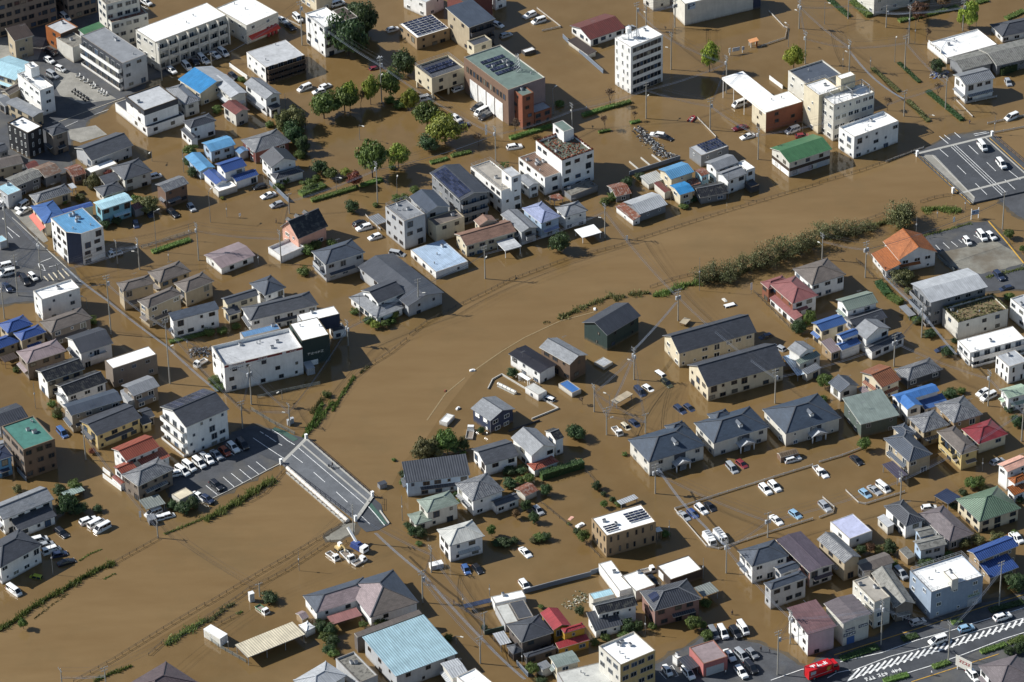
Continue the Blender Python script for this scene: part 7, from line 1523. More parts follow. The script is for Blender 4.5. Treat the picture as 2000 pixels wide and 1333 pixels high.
            if name == 'house' and bi == 0 and h > 4.3:      # tiled lower roofs over the ground floor
                for fx in 'FL':
                    if rr.random() > (.75 if len(blocks) == 1 else .3): continue
                    l = (2*a if fx == 'F' else 2*c)*rr.uniform(.5, .92); u = ((2*a if fx == 'F' else 2*c)-l)*rr.uniform(-.5, .5); X, Y_ = (bx+u, by-c-.7) if fx == 'F' else (bx-a-.7, by+u)
                    if blocked(cx+X*world[2]-Y_*world[3], cy+X*world[3]+Y_*world[2], 2.0): continue
                    zb = 2.25; b = MB(); b.poly([(-l/2, -.95, zb), (l/2, -.95, zb), (l/2, .02, zb+.42), (-l/2, .02, zb+.42)]); b.poly([(-l/2, -.95, zb-.12), (l/2, -.95, zb-.12), (l/2, -.95, zb), (-l/2, -.95, zb)], 1); b.poly([(-l/2, .02, zb+.2), (l/2, .02, zb+.2), (l/2, -.95, zb-.12), (-l/2, -.95, zb-.12)], 1)
                    for e_ in (-1, 1): b.poly([(e_*l/2, -.95, zb-.12), (e_*l/2, -.95, zb), (e_*l/2, .02, zb+.42), (e_*l/2, .02, zb+.2)][::e_], 1)
                    part('lower_roof', b, [r0, rm[4]], T, loc=(bx+u, by-c, 0) if fx == 'F' else (bx-a, by+u, 0), rz=0 if fx == 'F' else -PI/2)
            if rr.random() < .5:
                b = MB(); b.tube((-a-.05, -c-.05, base), (-a-.05, -c-.05, h-.1), .05, .05, 6); part('downspout', b, [plain('9a9c9e', .5)], T, loc=L)
        # faces in block coordinates, outward normal to the right of travel
        F = (-a, -c, a, -c); Lf = (-a, c, -a, -c); faces.update(F=F, L=Lf, R=(a, -c, a, c))
        if 'ch' in q: faces['F'] = (-a+cs, -c, a, -c); faces['L'] = (-a, c, -a, -c+cs)
        fw = lambda f: (f[0]+bx, f[1]+by, f[2]+bx, f[3]+by)
        st = q.get('win', ['h' if name == 'house' else 's'])[0]; balf = {}
        balc = {}
        for v in q.get('bal', []): v = v.split(':'); balf[v[0]] = int(v[1]); balc[v[0]] = v[2] if len(v) > 2 else (q.get('wF', [wc])[0] if v[0] == 'F' else wc)
        ht = h if rt != 'F' else h-p*.5
        if st != 'n' and h-max(z0, 0) > 1.4:
            for k, f in faces.items():
                if k == 'R': continue
                if k in balf and balf[k] > 1: continue
                sk_ = q.get('win'+k, [st])[0]
                if sk_ != 'n': facade(T, fw(f), max(z0, 0), ht, sk_, fr, rr, world)
        for k, nb in balf.items():      # balconies with tall sliding doors behind
            f = fw(faces[k]); l = math.hypot(f[2]-f[0], f[3]-f[1]); dx, dy = (f[2]-f[0])/l, (f[3]-f[1])/l; rz = math.atan2(dy, dx); sh = (ht+.3)/nb if nb > 1 else 2.7
            for i in range(nb):
                zf = ht-.35-sh*(nb-i)+.45
                if zf < -.3: zf = -.3
                ln = l*.94 if nb > 1 else l*.55; b = MB(); dpt = 1.15
                b.box(-ln/2, ln/2, -dpt, 0, zf-.15, zf); b.box(-ln/2, ln/2, -dpt, -dpt+.09, zf, zf+1.05)
                for e_ in (-1, 1): b.box(e_*ln/2-.05, e_*ln/2+.05, -dpt+.09, 0, zf, zf+1.05)
                part('balcony', b, [wall(balc[k])], T, loc=(f[0]+dx*l/2, f[1]+dy*l/2, 0), rz=rz)
                cnt = max(1, int(ln/2.6))
                for j in range(cnt): put_window(T, f, (l-ln)/2+(j+.5)*ln/cnt, zf+1.0, 1.7, 1.9, fr, rr, world)
            if 'pil' in q:
                pm = MB(); pm.box(-.2, .2, -1.45, 0, -1, ht-.1); pm = pm.mesh('pillar', [wall(wc)]); cnt = int(l/3.6)
                for j in range(cnt+1): ob('pillar', pm, T, (f[0]+dx*(.3+(l-.6)*j/cnt), f[1]+dy*(.3+(l-.6)*j/cnt), 0), rz)
        for v in q.get('sign', []):
            fk, u0, u1, za, zb, bg_, fg, tx = v.split(':', 7); f = fw(faces[fk if fk in faces else 'F']); l = math.hypot(f[2]-f[0], f[3]-f[1]); dx, dy = (f[2]-f[0])/l, (f[3]-f[1])/l
            u0, u1, za, zb = float(u0)*l, float(u1)*l, float(za), float(zb); b = MB(); b.box(-(u1-u0)/2, (u1-u0)/2, -.06-.02*(len(tx) > 0), -.01, za, zb)
            um = (u0+u1)/2; rz = math.atan2(dy, dx); nm = 'sign' if tx else ('shutter' if zb < 3 and za < .5 else 'sign_band')
            so_ = part(nm, b, [plain(bg_, .5)], T, loc=(f[0]+dx*um, f[1]+dy*um, 0), rz=rz)
            if tx:
                m_ = plain(fg, .5)
                me = glyphs(int(tx[1:]), (u1-u0)*.9, (zb-za)*.7, m_, int(za*100)) if tx[0] == '#' else textmesh(tx, (u1-u0)*.9, (zb-za)*.72, m_)
                lo = ob('lettering', me, so_, (0, -.1, (za+zb)/2)); lo.rotation_euler = (PI/2, 0, 0)
        for v in q.get('awn', []):
            fk, cc = v.split(':'); f = fw(faces[fk]); l = math.hypot(f[2]-f[0], f[3]-f[1]); dx, dy = (f[2]-f[0])/l, (f[3]-f[1])/l; nx, ny = dy, -dx
            b = MB(); b.poly([(-l*.46, -1.5, 2.1), (l*.46, -1.5, 2.1), (l*.46, -.02, 2.8), (-l*.46, -.02, 2.8)]); b.poly([(-l*.46, -1.5, 1.85), (l*.46, -1.5, 1.85), (l*.46, -1.5, 2.1), (-l*.46, -1.5, 2.1)])
            part('awning', b, [plain({'red': 'c26a5c', 'redyel': 'c04030'}[cc], .7)], T, loc=(f[0]+dx*l/2, f[1]+dy*l/2, 0), rz=math.atan2(dy, dx))
            if cc == 'redyel':
                pm = MB(); pm.box(-.3, .3, -.6, 0, -.5, 3.2); pm = pm.mesh('column', [plain('brightred', .5)])
                for j in range(3): ob('column', pm, T, (f[0]+dx*l*(.65+.12*j), f[1]+dy*l*(.65+.12*j), 0), math.atan2(dy, dx))
        if zr is not None:
            for j in range(int(q.get('ac', ['0'])[0])+(1 if rr.random() < .4 else 0)): ob('air_conditioner', ACM, T, (bx+rr.uniform(-.38, .38)*w_, by+rr.uniform(-.1, .38)*d_, zr), rr.choice((0, PI/2)))
            if w_*d_ > 60:
                for j in range(2): ob('roof_vent', VENT, T, (bx+rr.uniform(-.4, .4)*w_, by+rr.uniform(-.4, .4)*d_, zr))
            for v in q.get('sol', []):
                nr, nc, u0, v0, u1, v1 = [float(x) for x in v.split(':')]; nr, nc = int(nr), int(nc); pw = (u1-u0)*w_/nc; pd = (v1-v0)*d_/nr
                for i in range(nr):
                    for j in range(nc):
                        so_ = ob('solar_panel', PANEL, T, (bx-w_/2+u0*w_+(j+.5)*pw, by-d_/2+v0*d_+(i+.5)*pd, zr+.35), 0, (pw*.96, pd*float(q.get('sg', ['.62'])[0]), 1)); so_.rotation_euler = (.16, 0, 0)
            if 'rail' in q:
                b = MB(); P = [(-a+.1, -c+.1), (a-.1, -c+.1), (a-.1, c-.1), (-a+.1, c-.1)]
                for i in range(4):
                    A, Z = P[i], P[(i+1) % 4]; n = max(2, int(math.hypot(Z[0]-A[0], Z[1]-A[1])/1.5))
                    for zz in (.55, 1.0): b.beam((*A, h+zz), (*Z, h+zz), .05, .05)
                    for j in range(n): x, y = A[0]+(Z[0]-A[0])*j/n, A[1]+(Z[1]-A[1])*j/n; b.beam((x, y, h), (x, y, h+1.0), .05, .05)
                part('roof_railing', b, [plain('9a9c9e', .5, .3)], T, loc=L)
            if 'frame' in q:
                b = MB(); X = [-a+1, 0, a-1]
                for x in X:
                    for y in (-c+1, c-1): b.beam((x, y, zr), (x, y, zr+2.4), .14, .14)
                    b.beam((x, -c+1, zr+2.4), (x, c-1, zr+2.4), .14, .14)
                for y in (-c+1, c-1): b.beam((-a+1, y, zr+2.4), (a-1, y, zr+2.4), .14, .14)
                part('roof_frame', b, [plain('9a9c9e', .5, .2)], T, loc=L)
            if 'tank' in q:
                b = MB(); x, y = -a*.45, c*.4
                for e_ in ((-1, -1), (1, -1), (1, 1), (-1, 1)): b.beam((x+e_[0]*.6, y+e_[1]*.6, zr), (x+e_[0]*.6, y+e_[1]*.6, zr+1.6), .1, .1)
                b.tube((x, y, zr+1.6), (x, y, zr+3.2), .85, .85, 14, 1); b.tube((x, y, zr+3.2), (x, y, zr+3.45), .85, .3, 14, 1)
                b.tube((x-2, y+.6, zr+.7), (x-.9, y-1.2, zr+.7), .6, .6, 12, 1); part('water_tank', b, [plain('9a9c9e', .5), plain('white', .5)], T, loc=L)
            if 'mast' in q:
                b = MB(); x, y = (a*.35, -c*.3) if 'gar' in q else (-a*.2, -c*.1); hh = 5.5 if 'gar' in q else 3
                for e_ in ((-1, -1), (1, -1), (1, 1), (-1, 1)):
                    b.beam((x+e_[0]*.8, y+e_[1]*.8, zr), (x+e_[0]*.3, y+e_[1]*.3, zr+hh), .1, .1)
                for i in range(6):
                    z1 = zr+hh*i/6; e0 = .8-.5*i/6
                    for e_, f_ in (((-1, -1), (1, -1)), ((1, -1), (1, 1)), ((1, 1), (-1, 1)), ((-1, 1), (-1, -1))): b.beam((x+e_[0]*e0, y+e_[1]*e0, z1), (x+f_[0]*(e0-.08), y+f_[1]*(e0-.08), z1+hh/6), .06, .06)
                part('lattice_mast', b, [plain('palegrey', .5, .2)], T, loc=L)
            if 'plants' in q:
                b = MB()
                for i in range(900):
                    if rr.random() < .6:
                        e_ = rr.randrange(4); u = rr.uniform(-1, 1); x, y = ((u*a, -c+.25) if e_ == 0 else (a-.25, u*c) if e_ == 1 else (u*a, c-.25) if e_ == 2 else (-a+.25, u*c)); z = h+rr.uniform(0, .45)
                    else: x, y, z = rr.uniform(-.9, .9)*a, rr.uniform(-.9, .9)*c, zr+rr.uniform(0, .25)
                    leaf(b, rr, (x, y, z), .28)
                t_ = part('roof_plants', b, [LEAF['red'] if 'green' in label else LEAF['olive']], T, loc=L); t_['kind'] = 'stuff'
        for v in q.get('solslope', []):
            sd_, nr, nc = v.split(':'); nr, nc = int(nr), int(nc)
            # slope frame: u along the eave, v up the slope
            if sd_ == 'L': ext, run, rot = d_, (w_/2 if rt == 'g' else min(w_, d_)/2), PI/2*3
            else: ext, run, rot = w_, d_/2, PI
            usable = ext*.86 if rt != 'H' else ext-2*run*.62; pw = usable/nc; pd = run*(.84 if rt != 'H' else .5)/nr; ang = math.atan(s)
            for i in range(nr):
                for j in range(nc):
                    vv = run*(.08 if rt != 'H' else .2)+(i+.5)*pd; uu = -usable/2+(j+.5)*pw
                    if sd_ == 'L': x, y, rz = -w_/2+vv, uu, -PI/2
                    else: x, y, rz = uu, d_/2-vv, PI
                    so_ = ob('solar_panel', PANEL, T, (bx+x, by+y, h+s*vv+.06), 0, (pw*.95, pd*.95/math.cos(ang), 1)); so_.rotation_euler = (ang, 0, rz)
        if 'stilt' in q:
            pm = MB(); pm.box(-.25, .25, -.25, .25, -1, z0); pm = pm.mesh('column', [wall(wc)])
            for i in range(3):
                for j in (-1, 1): ob('column', pm, T, (bx-a+.4+(w_-.8)*i/2, by+j*(c-.4), 0))
        if 'gar' in q:
            f = fw(faces['L']); l = d_
            for i in range(4):
                b = MB(); b.box(-2.0, 2.0, -.12, -.01, -.6, h*.5); part('shutter_door', b, [roof('white/m')], T, loc=(f[0], f[1]-l*(.22+.19*i), 0), rz=-PI/2)
            for i in range(12): put_window(T, f, l*(.05+.9*(i+.5)/12), h*.72, 1.1, 1.9, '54473d', rr, world)
        if 'dorm' in q:
            for i in range(3):
                b = MB(); x = -a*.6+a*.6*i; b.box(x-.6, x+.6, c*.35, c*.95, h+.3, h+1.9, 0); b.poly([(x-.8, c*.3, h+1.9), (x, c*.3, h+2.5), (x, c, h+2.5), (x-.8, c, h+1.9)][::-1], 1); b.poly([(x, c*.3, h+2.5), (x+.8, c*.3, h+1.9), (x+.8, c, h+1.9), (x, c, h+2.5)][::-1], 1); b.poly([(x-.7, c*.3, h+1.9), (x+.7, c*.3, h+1.9), (x, c*.3, h+2.5)], 0)
                part('dormer', b, [wall(wc), roof(rc)], T, loc=L)
        if 'porch' in q:                # stair porch with pediment, small dormer
            b = MB(); x = a*.12
            for e_ in (-1.9, 1.9): b.box(x+e_-.12, x+e_+.12, -c-2.0, -c-1.76, -1, 2.1)
            b.poly([(x-2.3, -c-2.1, 2.1), (x+2.3, -c-2.1, 2.1), (x, -c-2.1, 3.1)]); b.poly([(x-2.4, -c-2.2, 2.1), (x, -c-2.2, 3.2), (x, -c+.1, 3.2), (x-2.4, -c+.1, 2.1)][::-1], 1); b.poly([(x, -c-2.2, 3.2), (x+2.4, -c-2.2, 2.1), (x+2.4, -c+.1, 2.1), (x, -c+.1, 3.2)][::-1], 1)
            part('porch', b, [wall('white'), roof('palegrey/m')], T, loc=L)
            b = MB(); b.box(x-1.6, x+1.6, -c-.03, -c+.1, -.5, h-.3); part('stairwell', b, [plain('dgrey', .8)], T, loc=L)
            b = MB()
            for i in range(9): b.box(x-.9+i*.14, x+.9+i*.14, -c-1.7+i*.17, -c-1.5+i*.17, -.3+i*.26, -.2+i*.26)
            part('stair', b, [plain('lgrey', .6)], T, loc=L)
            b = MB(); zz = h+s*c*.45; y0 = -c*.55; b.box(x-.5, x+.5, y0-.6, y0+1.2, zz-.5, zz+.7); b.poly([(x-.7, y0-.7, zz+.7), (x, y0-.7, zz+1.2), (x, y0+1.6, zz+1.2), (x-.7, y0+1.6, zz+.7)][::-1], 1); b.poly([(x, y0-.7, zz+1.2), (x+.7, y0-.7, zz+.7), (x+.7, y0+1.6, zz+.7), (x, y0+1.6, zz+1.2)][::-1], 1); b.poly([(x-.6, y0-.65, zz+.7), (x+.6, y0-.65, zz+.7), (x, y0-.65, zz+1.15)])
            part('dormer', b, [wall('white'), roof(rc)], T, loc=L)
# ---------------------------------------------------------------- foliage
LEAF = dict(green=leafmat('green', '3a4a24', '51632f', '6c7d3f'), dark=leafmat('dark', '2a3a24', '3a4d2e', '50643c'), gold=leafmat('gold', '566426', '747f34', '959a4a'), ginkgo=leafmat('ginkgo', '5f7028', '7f8c34', 'a2a84c'),
 olive=leafmat('olive', '474a2c', '5c5e38', '76744c'), bare=leafmat('bare', '4c3f30', '5e5040', '74654e'), red=leafmat('red', '5a3024', '73402f', '8d5c3c'), brown=leafmat('brown', '4a3826', '614a31', '77603f'), lgreen=leafmat('lgreen', '3f5526', '566d33', '6f8448'), reed=leafmat('reed', '4d5e2e', '66783c', '868f58'), dgreen=leafmat('dgreen', '263820', '354a28', '4a6034'), palm=leafmat('palm', '3a4f2c', '4e6538', '6c8048'))
LEAF['shrub'] = LEAF['green']; LEAF['scrub'] = leafmat('scrub', '474b30', '5f6340', '7a7c56')
BARK = plain('54463a', .9)
def leaf(b, r, p, s, o=None):
    n = Vector((r.gauss(0, 1), r.gauss(0, 1), r.gauss(0, 1)+.6))
    if o is not None: n = n*.55+o*1.3
    n.normalize(); x = n.orthogonal().normalized(); y = n.cross(x); k = r.uniform(0, 6.28)
    u = (x*math.cos(k)+y*math.sin(k))*s; v = n.cross(u)*r.uniform(.6, 1); p = Vector(p)
    i = len(b.v); b.v += [tuple(p-u-v*.4), tuple(p+u*.2-v), tuple(p+u+v*.3), tuple(p-u*.1+v)]; b.f.append((i, i+1, i+2, i+3)); b.m.append(0); b.uv += [(0, 0), (1, 0), (1, 1), (0, 1)]
def crown_mesh(kind, seed):
    r = random.Random(seed); b = MB(); t = MB()
    if kind == 'bare':
        def br(p, d, l, w_, k):
            e = p+d*l; t.tube(p, e, w_, w_*.6, 5, 0, False)
            if k == 0:
                for _ in range(9): leaf(b, r, e+Vector((r.gauss(0, .1), r.gauss(0, .1), r.gauss(0, .06))), .05)
                return
            for _ in range(3): br(e, (d+Vector((r.gauss(0, .7), r.gauss(0, .7), r.gauss(.1, .25)))).normalized(), l*.68, w_*.55, k-1)
        br(Vector((0, 0, -.15)), Vector((0, 0, 1)), .5, .05, 3)
    elif kind == 'palm':
        t.tube((0, 0, -.2), (0, 0, .5), .12, .1, 6)
        for i in range(16):
            an = i*2.4; d = Vector((math.cos(an), math.sin(an), r.uniform(.1, .9))).normalized(); p = Vector((0, 0, .5))
            for j in range(5): q_ = p+d*.22; leaf(b, r, (p+q_)/2, .14); d = (d+Vector((0, 0, -.25))).normalized(); p = q_
    else:
        z0, z1 = {'shrub': (-.1, 1), 'dark': (.06, 1), 'olive': (.02, 1), 'scrub': (.0, 1), 'ginkgo': (.2, 1), 'gold': (.2, 1)}.get(kind, (.26, 1)); zc, zr = (z0+z1)/2, (z1-z0)/2
        if kind != 'shrub':
            t.tube((0, 0, -.15), (0, 0, zc*.8), .055, .035, 6)
            for i in range(6):
                an = i*1.1+r.random(); t.tube((0, 0, zc*.55), (.55*math.cos(an), .55*math.sin(an), zc+r.uniform(-.1, .25)), .03, .01, 5, 0, False)
        n, m, ls = (54, 80, (.034, .062)) if kind != 'scrub' else (44, 44, (.018, .042))
        for i in range(n):
            d = Vector((r.gauss(0, 1), r.gauss(0, 1), r.gauss(0, 1))).normalized()*r.uniform(.3, .9)
            if kind in ('ginkgo', 'gold'):
                tp = 1-.45*max(0, d.z); d.x *= tp; d.y *= tp
            cs = r.uniform(.2, .38)
            if kind == 'scrub':
                t.tube((0, 0, .05), (d.x, d.y, zc+d.z*zr), .014, .006, 4, 0, False); cs *= 1.25
            for j in range(m):
                o = Vector((r.gauss(0, 1), r.gauss(0, 1), r.gauss(0, 1))).normalized(); p = d+o*cs*(r.uniform(.6, 1.05) if kind != 'scrub' else r.uniform(.1, 1.15))
                leaf(b, r, (p.x, p.y, zc+p.z*zr), r.uniform(*ls), (o+d*.6).normalized() if kind != 'scrub' else None)
    return b.mesh('crown', [LEAF[kind]]), (t.mesh('trunk', [BARK]) if t.f else None)
PROTO = {}
GRP = dict(shrub='shrubs in the flooded gardens', bare='thin bare trees')
for k, x, y, r, h, lab in TREES:
    v = R.randrange(3)
    if (k, v) not in PROTO: PROTO[(k, v)] = crown_mesh(k, hash_ := sum(map(ord, k))*7+v)
    cm, tm = PROTO[(k, v)]; nm = {'shrub': 'shrub', 'bare': 'bare_tree', 'palm': 'palm', 'ginkgo': 'ginkgo_tree'}.get(k, 'broadleaf_tree')
    r *= 1.1; sc = (r*R.uniform(.95, 1.08), r*R.uniform(.95, 1.08), h); rz = R.uniform(0, 6.28)
    T = ob(nm, None, None, (x, y, 0), rz); tag(T, lab, 'tree' if k != 'shrub' else 'shrub', GRP.get(k, 'trees standing in the flood'))
    ob('crown', cm, T, sc=sc)
    if tm: ob('trunk', tm, T, sc=(max(r, 1.2), max(r, 1.2), h))
def along(P, step):
    out = []
    for a, c in zip(P, P[1:]):
        l = math.hypot(c[0]-a[0], c[1]-a[1]); n = max(1, int(l/step))
        for i in range(n): out.append((a[0]+(c[0]-a[0])*i/n, a[1]+(c[1]-a[1])*i/n, (c[0]-a[0])/l, (c[1]-a[1])/l))
    return out+[(*P[-1], out[-1][2], out[-1][3])]
for i, (wd, h, P, c, lab) in enumerate(HEDGES):
    r = random.Random(i); b = MB(); x0, y0 = P[0]
    for a, q in zip(P, P[1:]): b.beam((a[0]-x0, a[1]-y0, h*.42), (q[0]-x0, q[1]-y0, h*.42), wd*.8, h*.84)
    for x, y, dx, dy in along(P, .16):
        for _ in range(int(5+wd*3)):
            u = r.uniform(-.55, .55)*wd; z = h*r.uniform(.75, 1.08) if r.random() < .6 else h*r.uniform(0, 1)
            if z < h*.75: u = math.copysign(wd*r.uniform(.38, .55), u)
            leaf(b, r, (x-x0-dy*u, y-y0+dx*u, z), .15)
    tag(part('hedge', b, [LEAF[c]], loc=(x0, y0, 0)), lab, 'hedge', 'hedges')
for i, (wd, h, P, c) in enumerate(REEDS):
    r = random.Random(i+99); b = MB()
    for x, y, dx, dy in along(P, .22):
        if c == 'olive' and r.random() < .25: continue
        wv = wd*(.6+.4*math.sin(x*.9+y*.7))
        for _ in range(int(4+wd*4)):
            u = r.gauss(0, .33)*wv; hh = h*r.uniform(.4, 1.15); p = Vector((x-dy*u+r.uniform(-.2, .2), y+dx*u+r.uniform(-.2, .2), 0)); an = r.uniform(0, 6.28); d = Vector((math.cos(an), math.sin(an), 0)); e = Vector((r.gauss(0, .3), r.gauss(0, .3), 1))*hh
            b.poly([p-d*.09, p+d*.09, p+e*.6+d*.12, p+e], 0, [(0, 0), (1, 0), (1, 1), (0, 1)])
    o = part('reeds', b, [LEAF['reed' if c == 'reed' else 'olive' if c == 'olive' else 'green']]); o['kind'] = 'stuff'
for B_ in BUILDINGS: building(B_)
# ---------------------------------------------------------------- vehicles
CARPROF = {   # length, width, belt height, stations (x fraction from rear, height), glasshouse indices: rear glass, roof span, windscreen
 'sedan': (4.6, 1.74, .92, [(-.5, .82), (-.37, .96), (-.2, 1.4), (.06, 1.42), (.26, .98), (.47, .8), (.5, .62)], 1, 4),
 'hatch': (4.0, 1.7, .94, [(-.5, .86), (-.485, 1.0), (-.38, 1.46), (.06, 1.5), (.28, 1.0), (.47, .84), (.5, .62)], 1, 4),
 'van': (4.7, 1.74, 1.0, [(-.5, .9), (-.49, 1.05), (-.45, 1.8), (.14, 1.85), (.36, 1.08), (.48, .92), (.5, .66)], 1, 4),
 'hiace': (4.75, 1.72, 1.08, [(-.5, .95), (-.495, 1.1), (-.47, 1.94), (.26, 1.98), (.43, 1.14), (.495, .95), (.5, .7)], 1, 4),
 'kei': (3.4, 1.48, .98, [(-.5, .85), (-.49, 1.0), (-.46, 1.64), (.14, 1.7), (.33, 1.04), (.48, .9), (.5, .62)], 1, 4),
 'suv': (4.6, 1.8, 1.02, [(-.5, .9), (-.485, 1.06), (-.41, 1.6), (.05, 1.64), (.25, 1.06), (.47, .95), (.5, .66)], 1, 4)}
GL = glass('car', '1c2229', .05); TYRE = plain('black', .9); HL = plain('e4e4e0', .15); TL = plain('9c1f22', .2); TRIM = plain('2a2b2e', .5); RIM = plain('silver', .35, .6)
WHEEL = MB(); WHEEL.tube((0, -.1, 0), (0, .1, 0), .31, .31, 14); WHEEL.tube((0, -.105, 0), (0, .105, 0), .19, .19, 10, 1); WHEEL = WHEEL.mesh('wheel', [TYRE, RIM])
HLM = MB(); HLM.box(-.06, .06, -.2, .2, -.09, .09); TLM = HLM.mesh('tail_light', [TL]); HLM = HLM.mesh('headlight', [HL])
MIR = MB(); MIR.box(-.08, .08, -.12, .12, -.07, .07); MIR = MIR.mesh('wing_mirror', [TRIM])
CARM = {}
def car_meshes(t, c):
    if (t, c) in CARM: return CARM[(t, c)]
    Lg, W, belt, st, g0, g1 = CARPROF[t]; hw = W/2; sec = []
    for i, (fx, z) in enumerate(st):
        x = fx*Lg; tp = 1-.12*max(0, abs(fx)-.38)/.12; gh = z > belt+.15
        if gh: sec.append([(x, hw*.95*tp, .24), (x, hw*tp, .58), (x, hw*.97*tp, belt), (x, hw*.78, z-.06), (x, hw*.66, z), (x, 0, z+.025)])
        else: sec.append([(x, hw*.95*tp, .24), (x, hw*tp, min(.58, z*.8)), (x, hw*.96*tp, z-.06), (x, hw*.86*tp, z), (x, hw*.5*tp, z+.03), (x, 0, z+.04)])
    b = MB()
    for A, B in zip(sec, sec[1:]):
        for j in range(5):
            b.poly([A[j], B[j], B[j+1], A[j+1]]); b.poly([(x, -y, z) for x, y, z in (A[j+1], B[j+1], B[j], A[j])])
    for S_, fl in ((sec[0], 1), (sec[-1], 0)):
        P = [(x, y, z) for x, y, z in S_]+[(x, -y, z) for x, y, z in reversed(S_[:-1])]
        b.poly(P if fl else P[::-1])
    b.box(-Lg*.5-.03, -Lg*.46, -hw*.8, hw*.8, .3, .5, 1); b.box(Lg*.46, Lg*.5+.03, -hw*.8, hw*.8, .28, .46, 1)
    body = b.mesh('body', [carpaint(c), TRIM])
    def pane(A, B, C, D, in_=.06, out=.014):
        P = [Vector(p) for p in (A, B, C, D)]; m = sum(P, Vector())/4; n = (P[1]-P[0]).cross(P[2]-P[0]).normalized(); q = MB()
        q.poly([p+(m-p)*in_+n*out for p in P]); return q
    gls = []
    lo, hi = 2, 3
    r0, r1, f1, f0 = sec[g0], sec[g0+1], sec[g1-1], sec[g1]
    mir = lambda p: (p[0], -p[1], p[2])
    gls.append(('windscreen', pane(f0[3], f1[4], mir(f1[4]), mir(f0[3]), .08, .05)))
    gls.append(('rear_window', pane(mir(r0[3]), mir(r1[4]), r1[4], r0[3], .1, .05)))
    # side glass split in two along the body
    def lerp(p, q, u): return tuple(p[i]+(q[i]-p[i])*u for i in range(3))
    lowR, lowF = lerp(r0[2], r1[2], .7), lerp(f1[2], f0[2], .75); n = 3 if t in ('van', 'hiace', 'suv') else 2
    for s_ in (1, -1):
        for k in range(n):
            u0, u1 = k/n, (k+1)/n; q = [lerp(lowR, lowF, u0), lerp(lowR, lowF, u1), lerp(r1[3], f1[3], u1), lerp(r1[3], f1[3], u0)]
            if s_ < 0: q = [mir(p) for p in q][::-1]
            gls.append(('side_window', pane(*q[::-1], .08, .025)))
    gm = [(nm, q.mesh(nm, [GL])) for nm, q in gls]
    CARM[(t, c)] = (body, gm); return CARM[(t, c)]
def vehicle(t, c, x, y, yaw, z, rack, lab):
    nm = dict(sedan='parked_car', hatch='parked_car', kei='small_car', van='minivan', hiace='van', suv='estate_car', pickup='pickup_truck', pickup2='pickup_truck', truck='truck')[t]
    T = ob(nm, None, None, (x, y, z), yaw); tag(T, lab, 'car' if t in ('sedan', 'hatch', 'kei', 'suv') else nm.replace('_', ' '), 'vehicles in the flooded town')
    if t in ('pickup', 'pickup2', 'truck'):
        Lg, W, H = (3.9, 1.6, 1.8) if t != 'truck' else (4.9, 1.85, 2.1); hw = W/2; f = Lg/2; b = MB(); cab = 1.35
        b.box(f-cab, f, -hw, hw, .35, H*.55); P = [(f-cab, H*.55), (f, H*.55), (f-.38, H), (f-cab+.05, H)]
        for s_ in (1, -1):
            q = [(px, s_*(hw if pz < H else hw*.86), pz) for px, pz in P]; b.poly(q if s_ < 0 else q[::-1])
        Q = [(px, pz, hw if pz < H else hw*.86) for px, pz in P]
        for i in (1, 2, 3): A, B = Q[i], Q[(i+1) % 4]; b.poly([(A[0], -A[2], A[1]), (A[0], A[2], A[1]), (B[0], B[2], B[1]), (B[0], -B[2], B[1])])
        ob('cab', b.mesh('cab', [carpaint('white')]), T)
        g = MB(); e = .015; g.poly([(f-.04+e, -hw*.9, H*.58), (f-.04+e, hw*.9, H*.58), (f-.34+e, hw*.78, H*.95), (f-.34+e, -hw*.78, H*.95)]); ob('windscreen', g.mesh('windscreen', [GL]), T)
        for s_ in (1, -1):
            g = MB(); q = [(f-cab+.2, s_*(hw*.985+e), H*.6), (f-.25, s_*(hw*.985+e), H*.6), (f-.48, s_*(hw*.88+e), H*.94), (f-cab+.2, s_*(hw*.88+e), H*.94)]; g.poly(q if s_ < 0 else q[::-1]); ob('side_window', g.mesh('side_window', [GL]), T)
        b = MB(); z0 = .75; x1 = f-cab-.08
        b.box(-f, x1, -hw, hw, z0-.3, z0, 1)
        for s_ in (1, -1): b.box(-f, x1, s_*hw-.05 if s_ > 0 else -hw, s_*hw if s_ > 0 else -hw+.05, z0, z0+.36)
        b.box(-f, -f+.05, -hw+.05, hw-.05, z0, z0+.36); b.box(x1-.05, x1, -hw+.05, hw-.05, z0, z0+.5)
        ob('cargo_bed', b.mesh('cargo_bed', [carpaint('white' if t != 'pickup2' else '5c8a68'), plain('taupe', .8)]), T)
        if rack:
            b = MB(); b.box(-f+.1, x1, -hw+.05, hw-.05, z0+.3, H+.1); 
            for k in range(3): b.box(-f+.3+k*.9, -f+.8+k*.9, -.5, .5, H+.1, H+.35, 1)
            ob('box_body', b.mesh('box_body', [carpaint('white'), plain('lgrey', .5)]), T)
    else:
        body, gm = car_meshes(t, c); Lg, W, belt, st, _, _ = CARPROF[t]; ob('body', body, T)
        for n_, m_ in gm: ob(n_, m_, T)
        zf = st[-2][1]-.14; zr = st[0][1]-.1
        if z+zf > .1:
            for s_ in (1, -1):
                ob('headlight', HLM, T, (Lg*.475, s_*W*.36, zf)); ob('tail_light', TLM, T, (-Lg*.485, s_*W*.4, zr))
                ob('wing_mirror', MIR, T, (Lg*.2, s_*(W/2+.08), belt+.06))
        f = Lg/2; hw = W/2
    if z > -.3:
        for sx in (.31, -.31):
            for s_ in (1, -1): ob('wheel', WHEEL, T, (sx*Lg, s_*(W/2-.09), .31))
for r_ in CARS: vehicle(*r_)
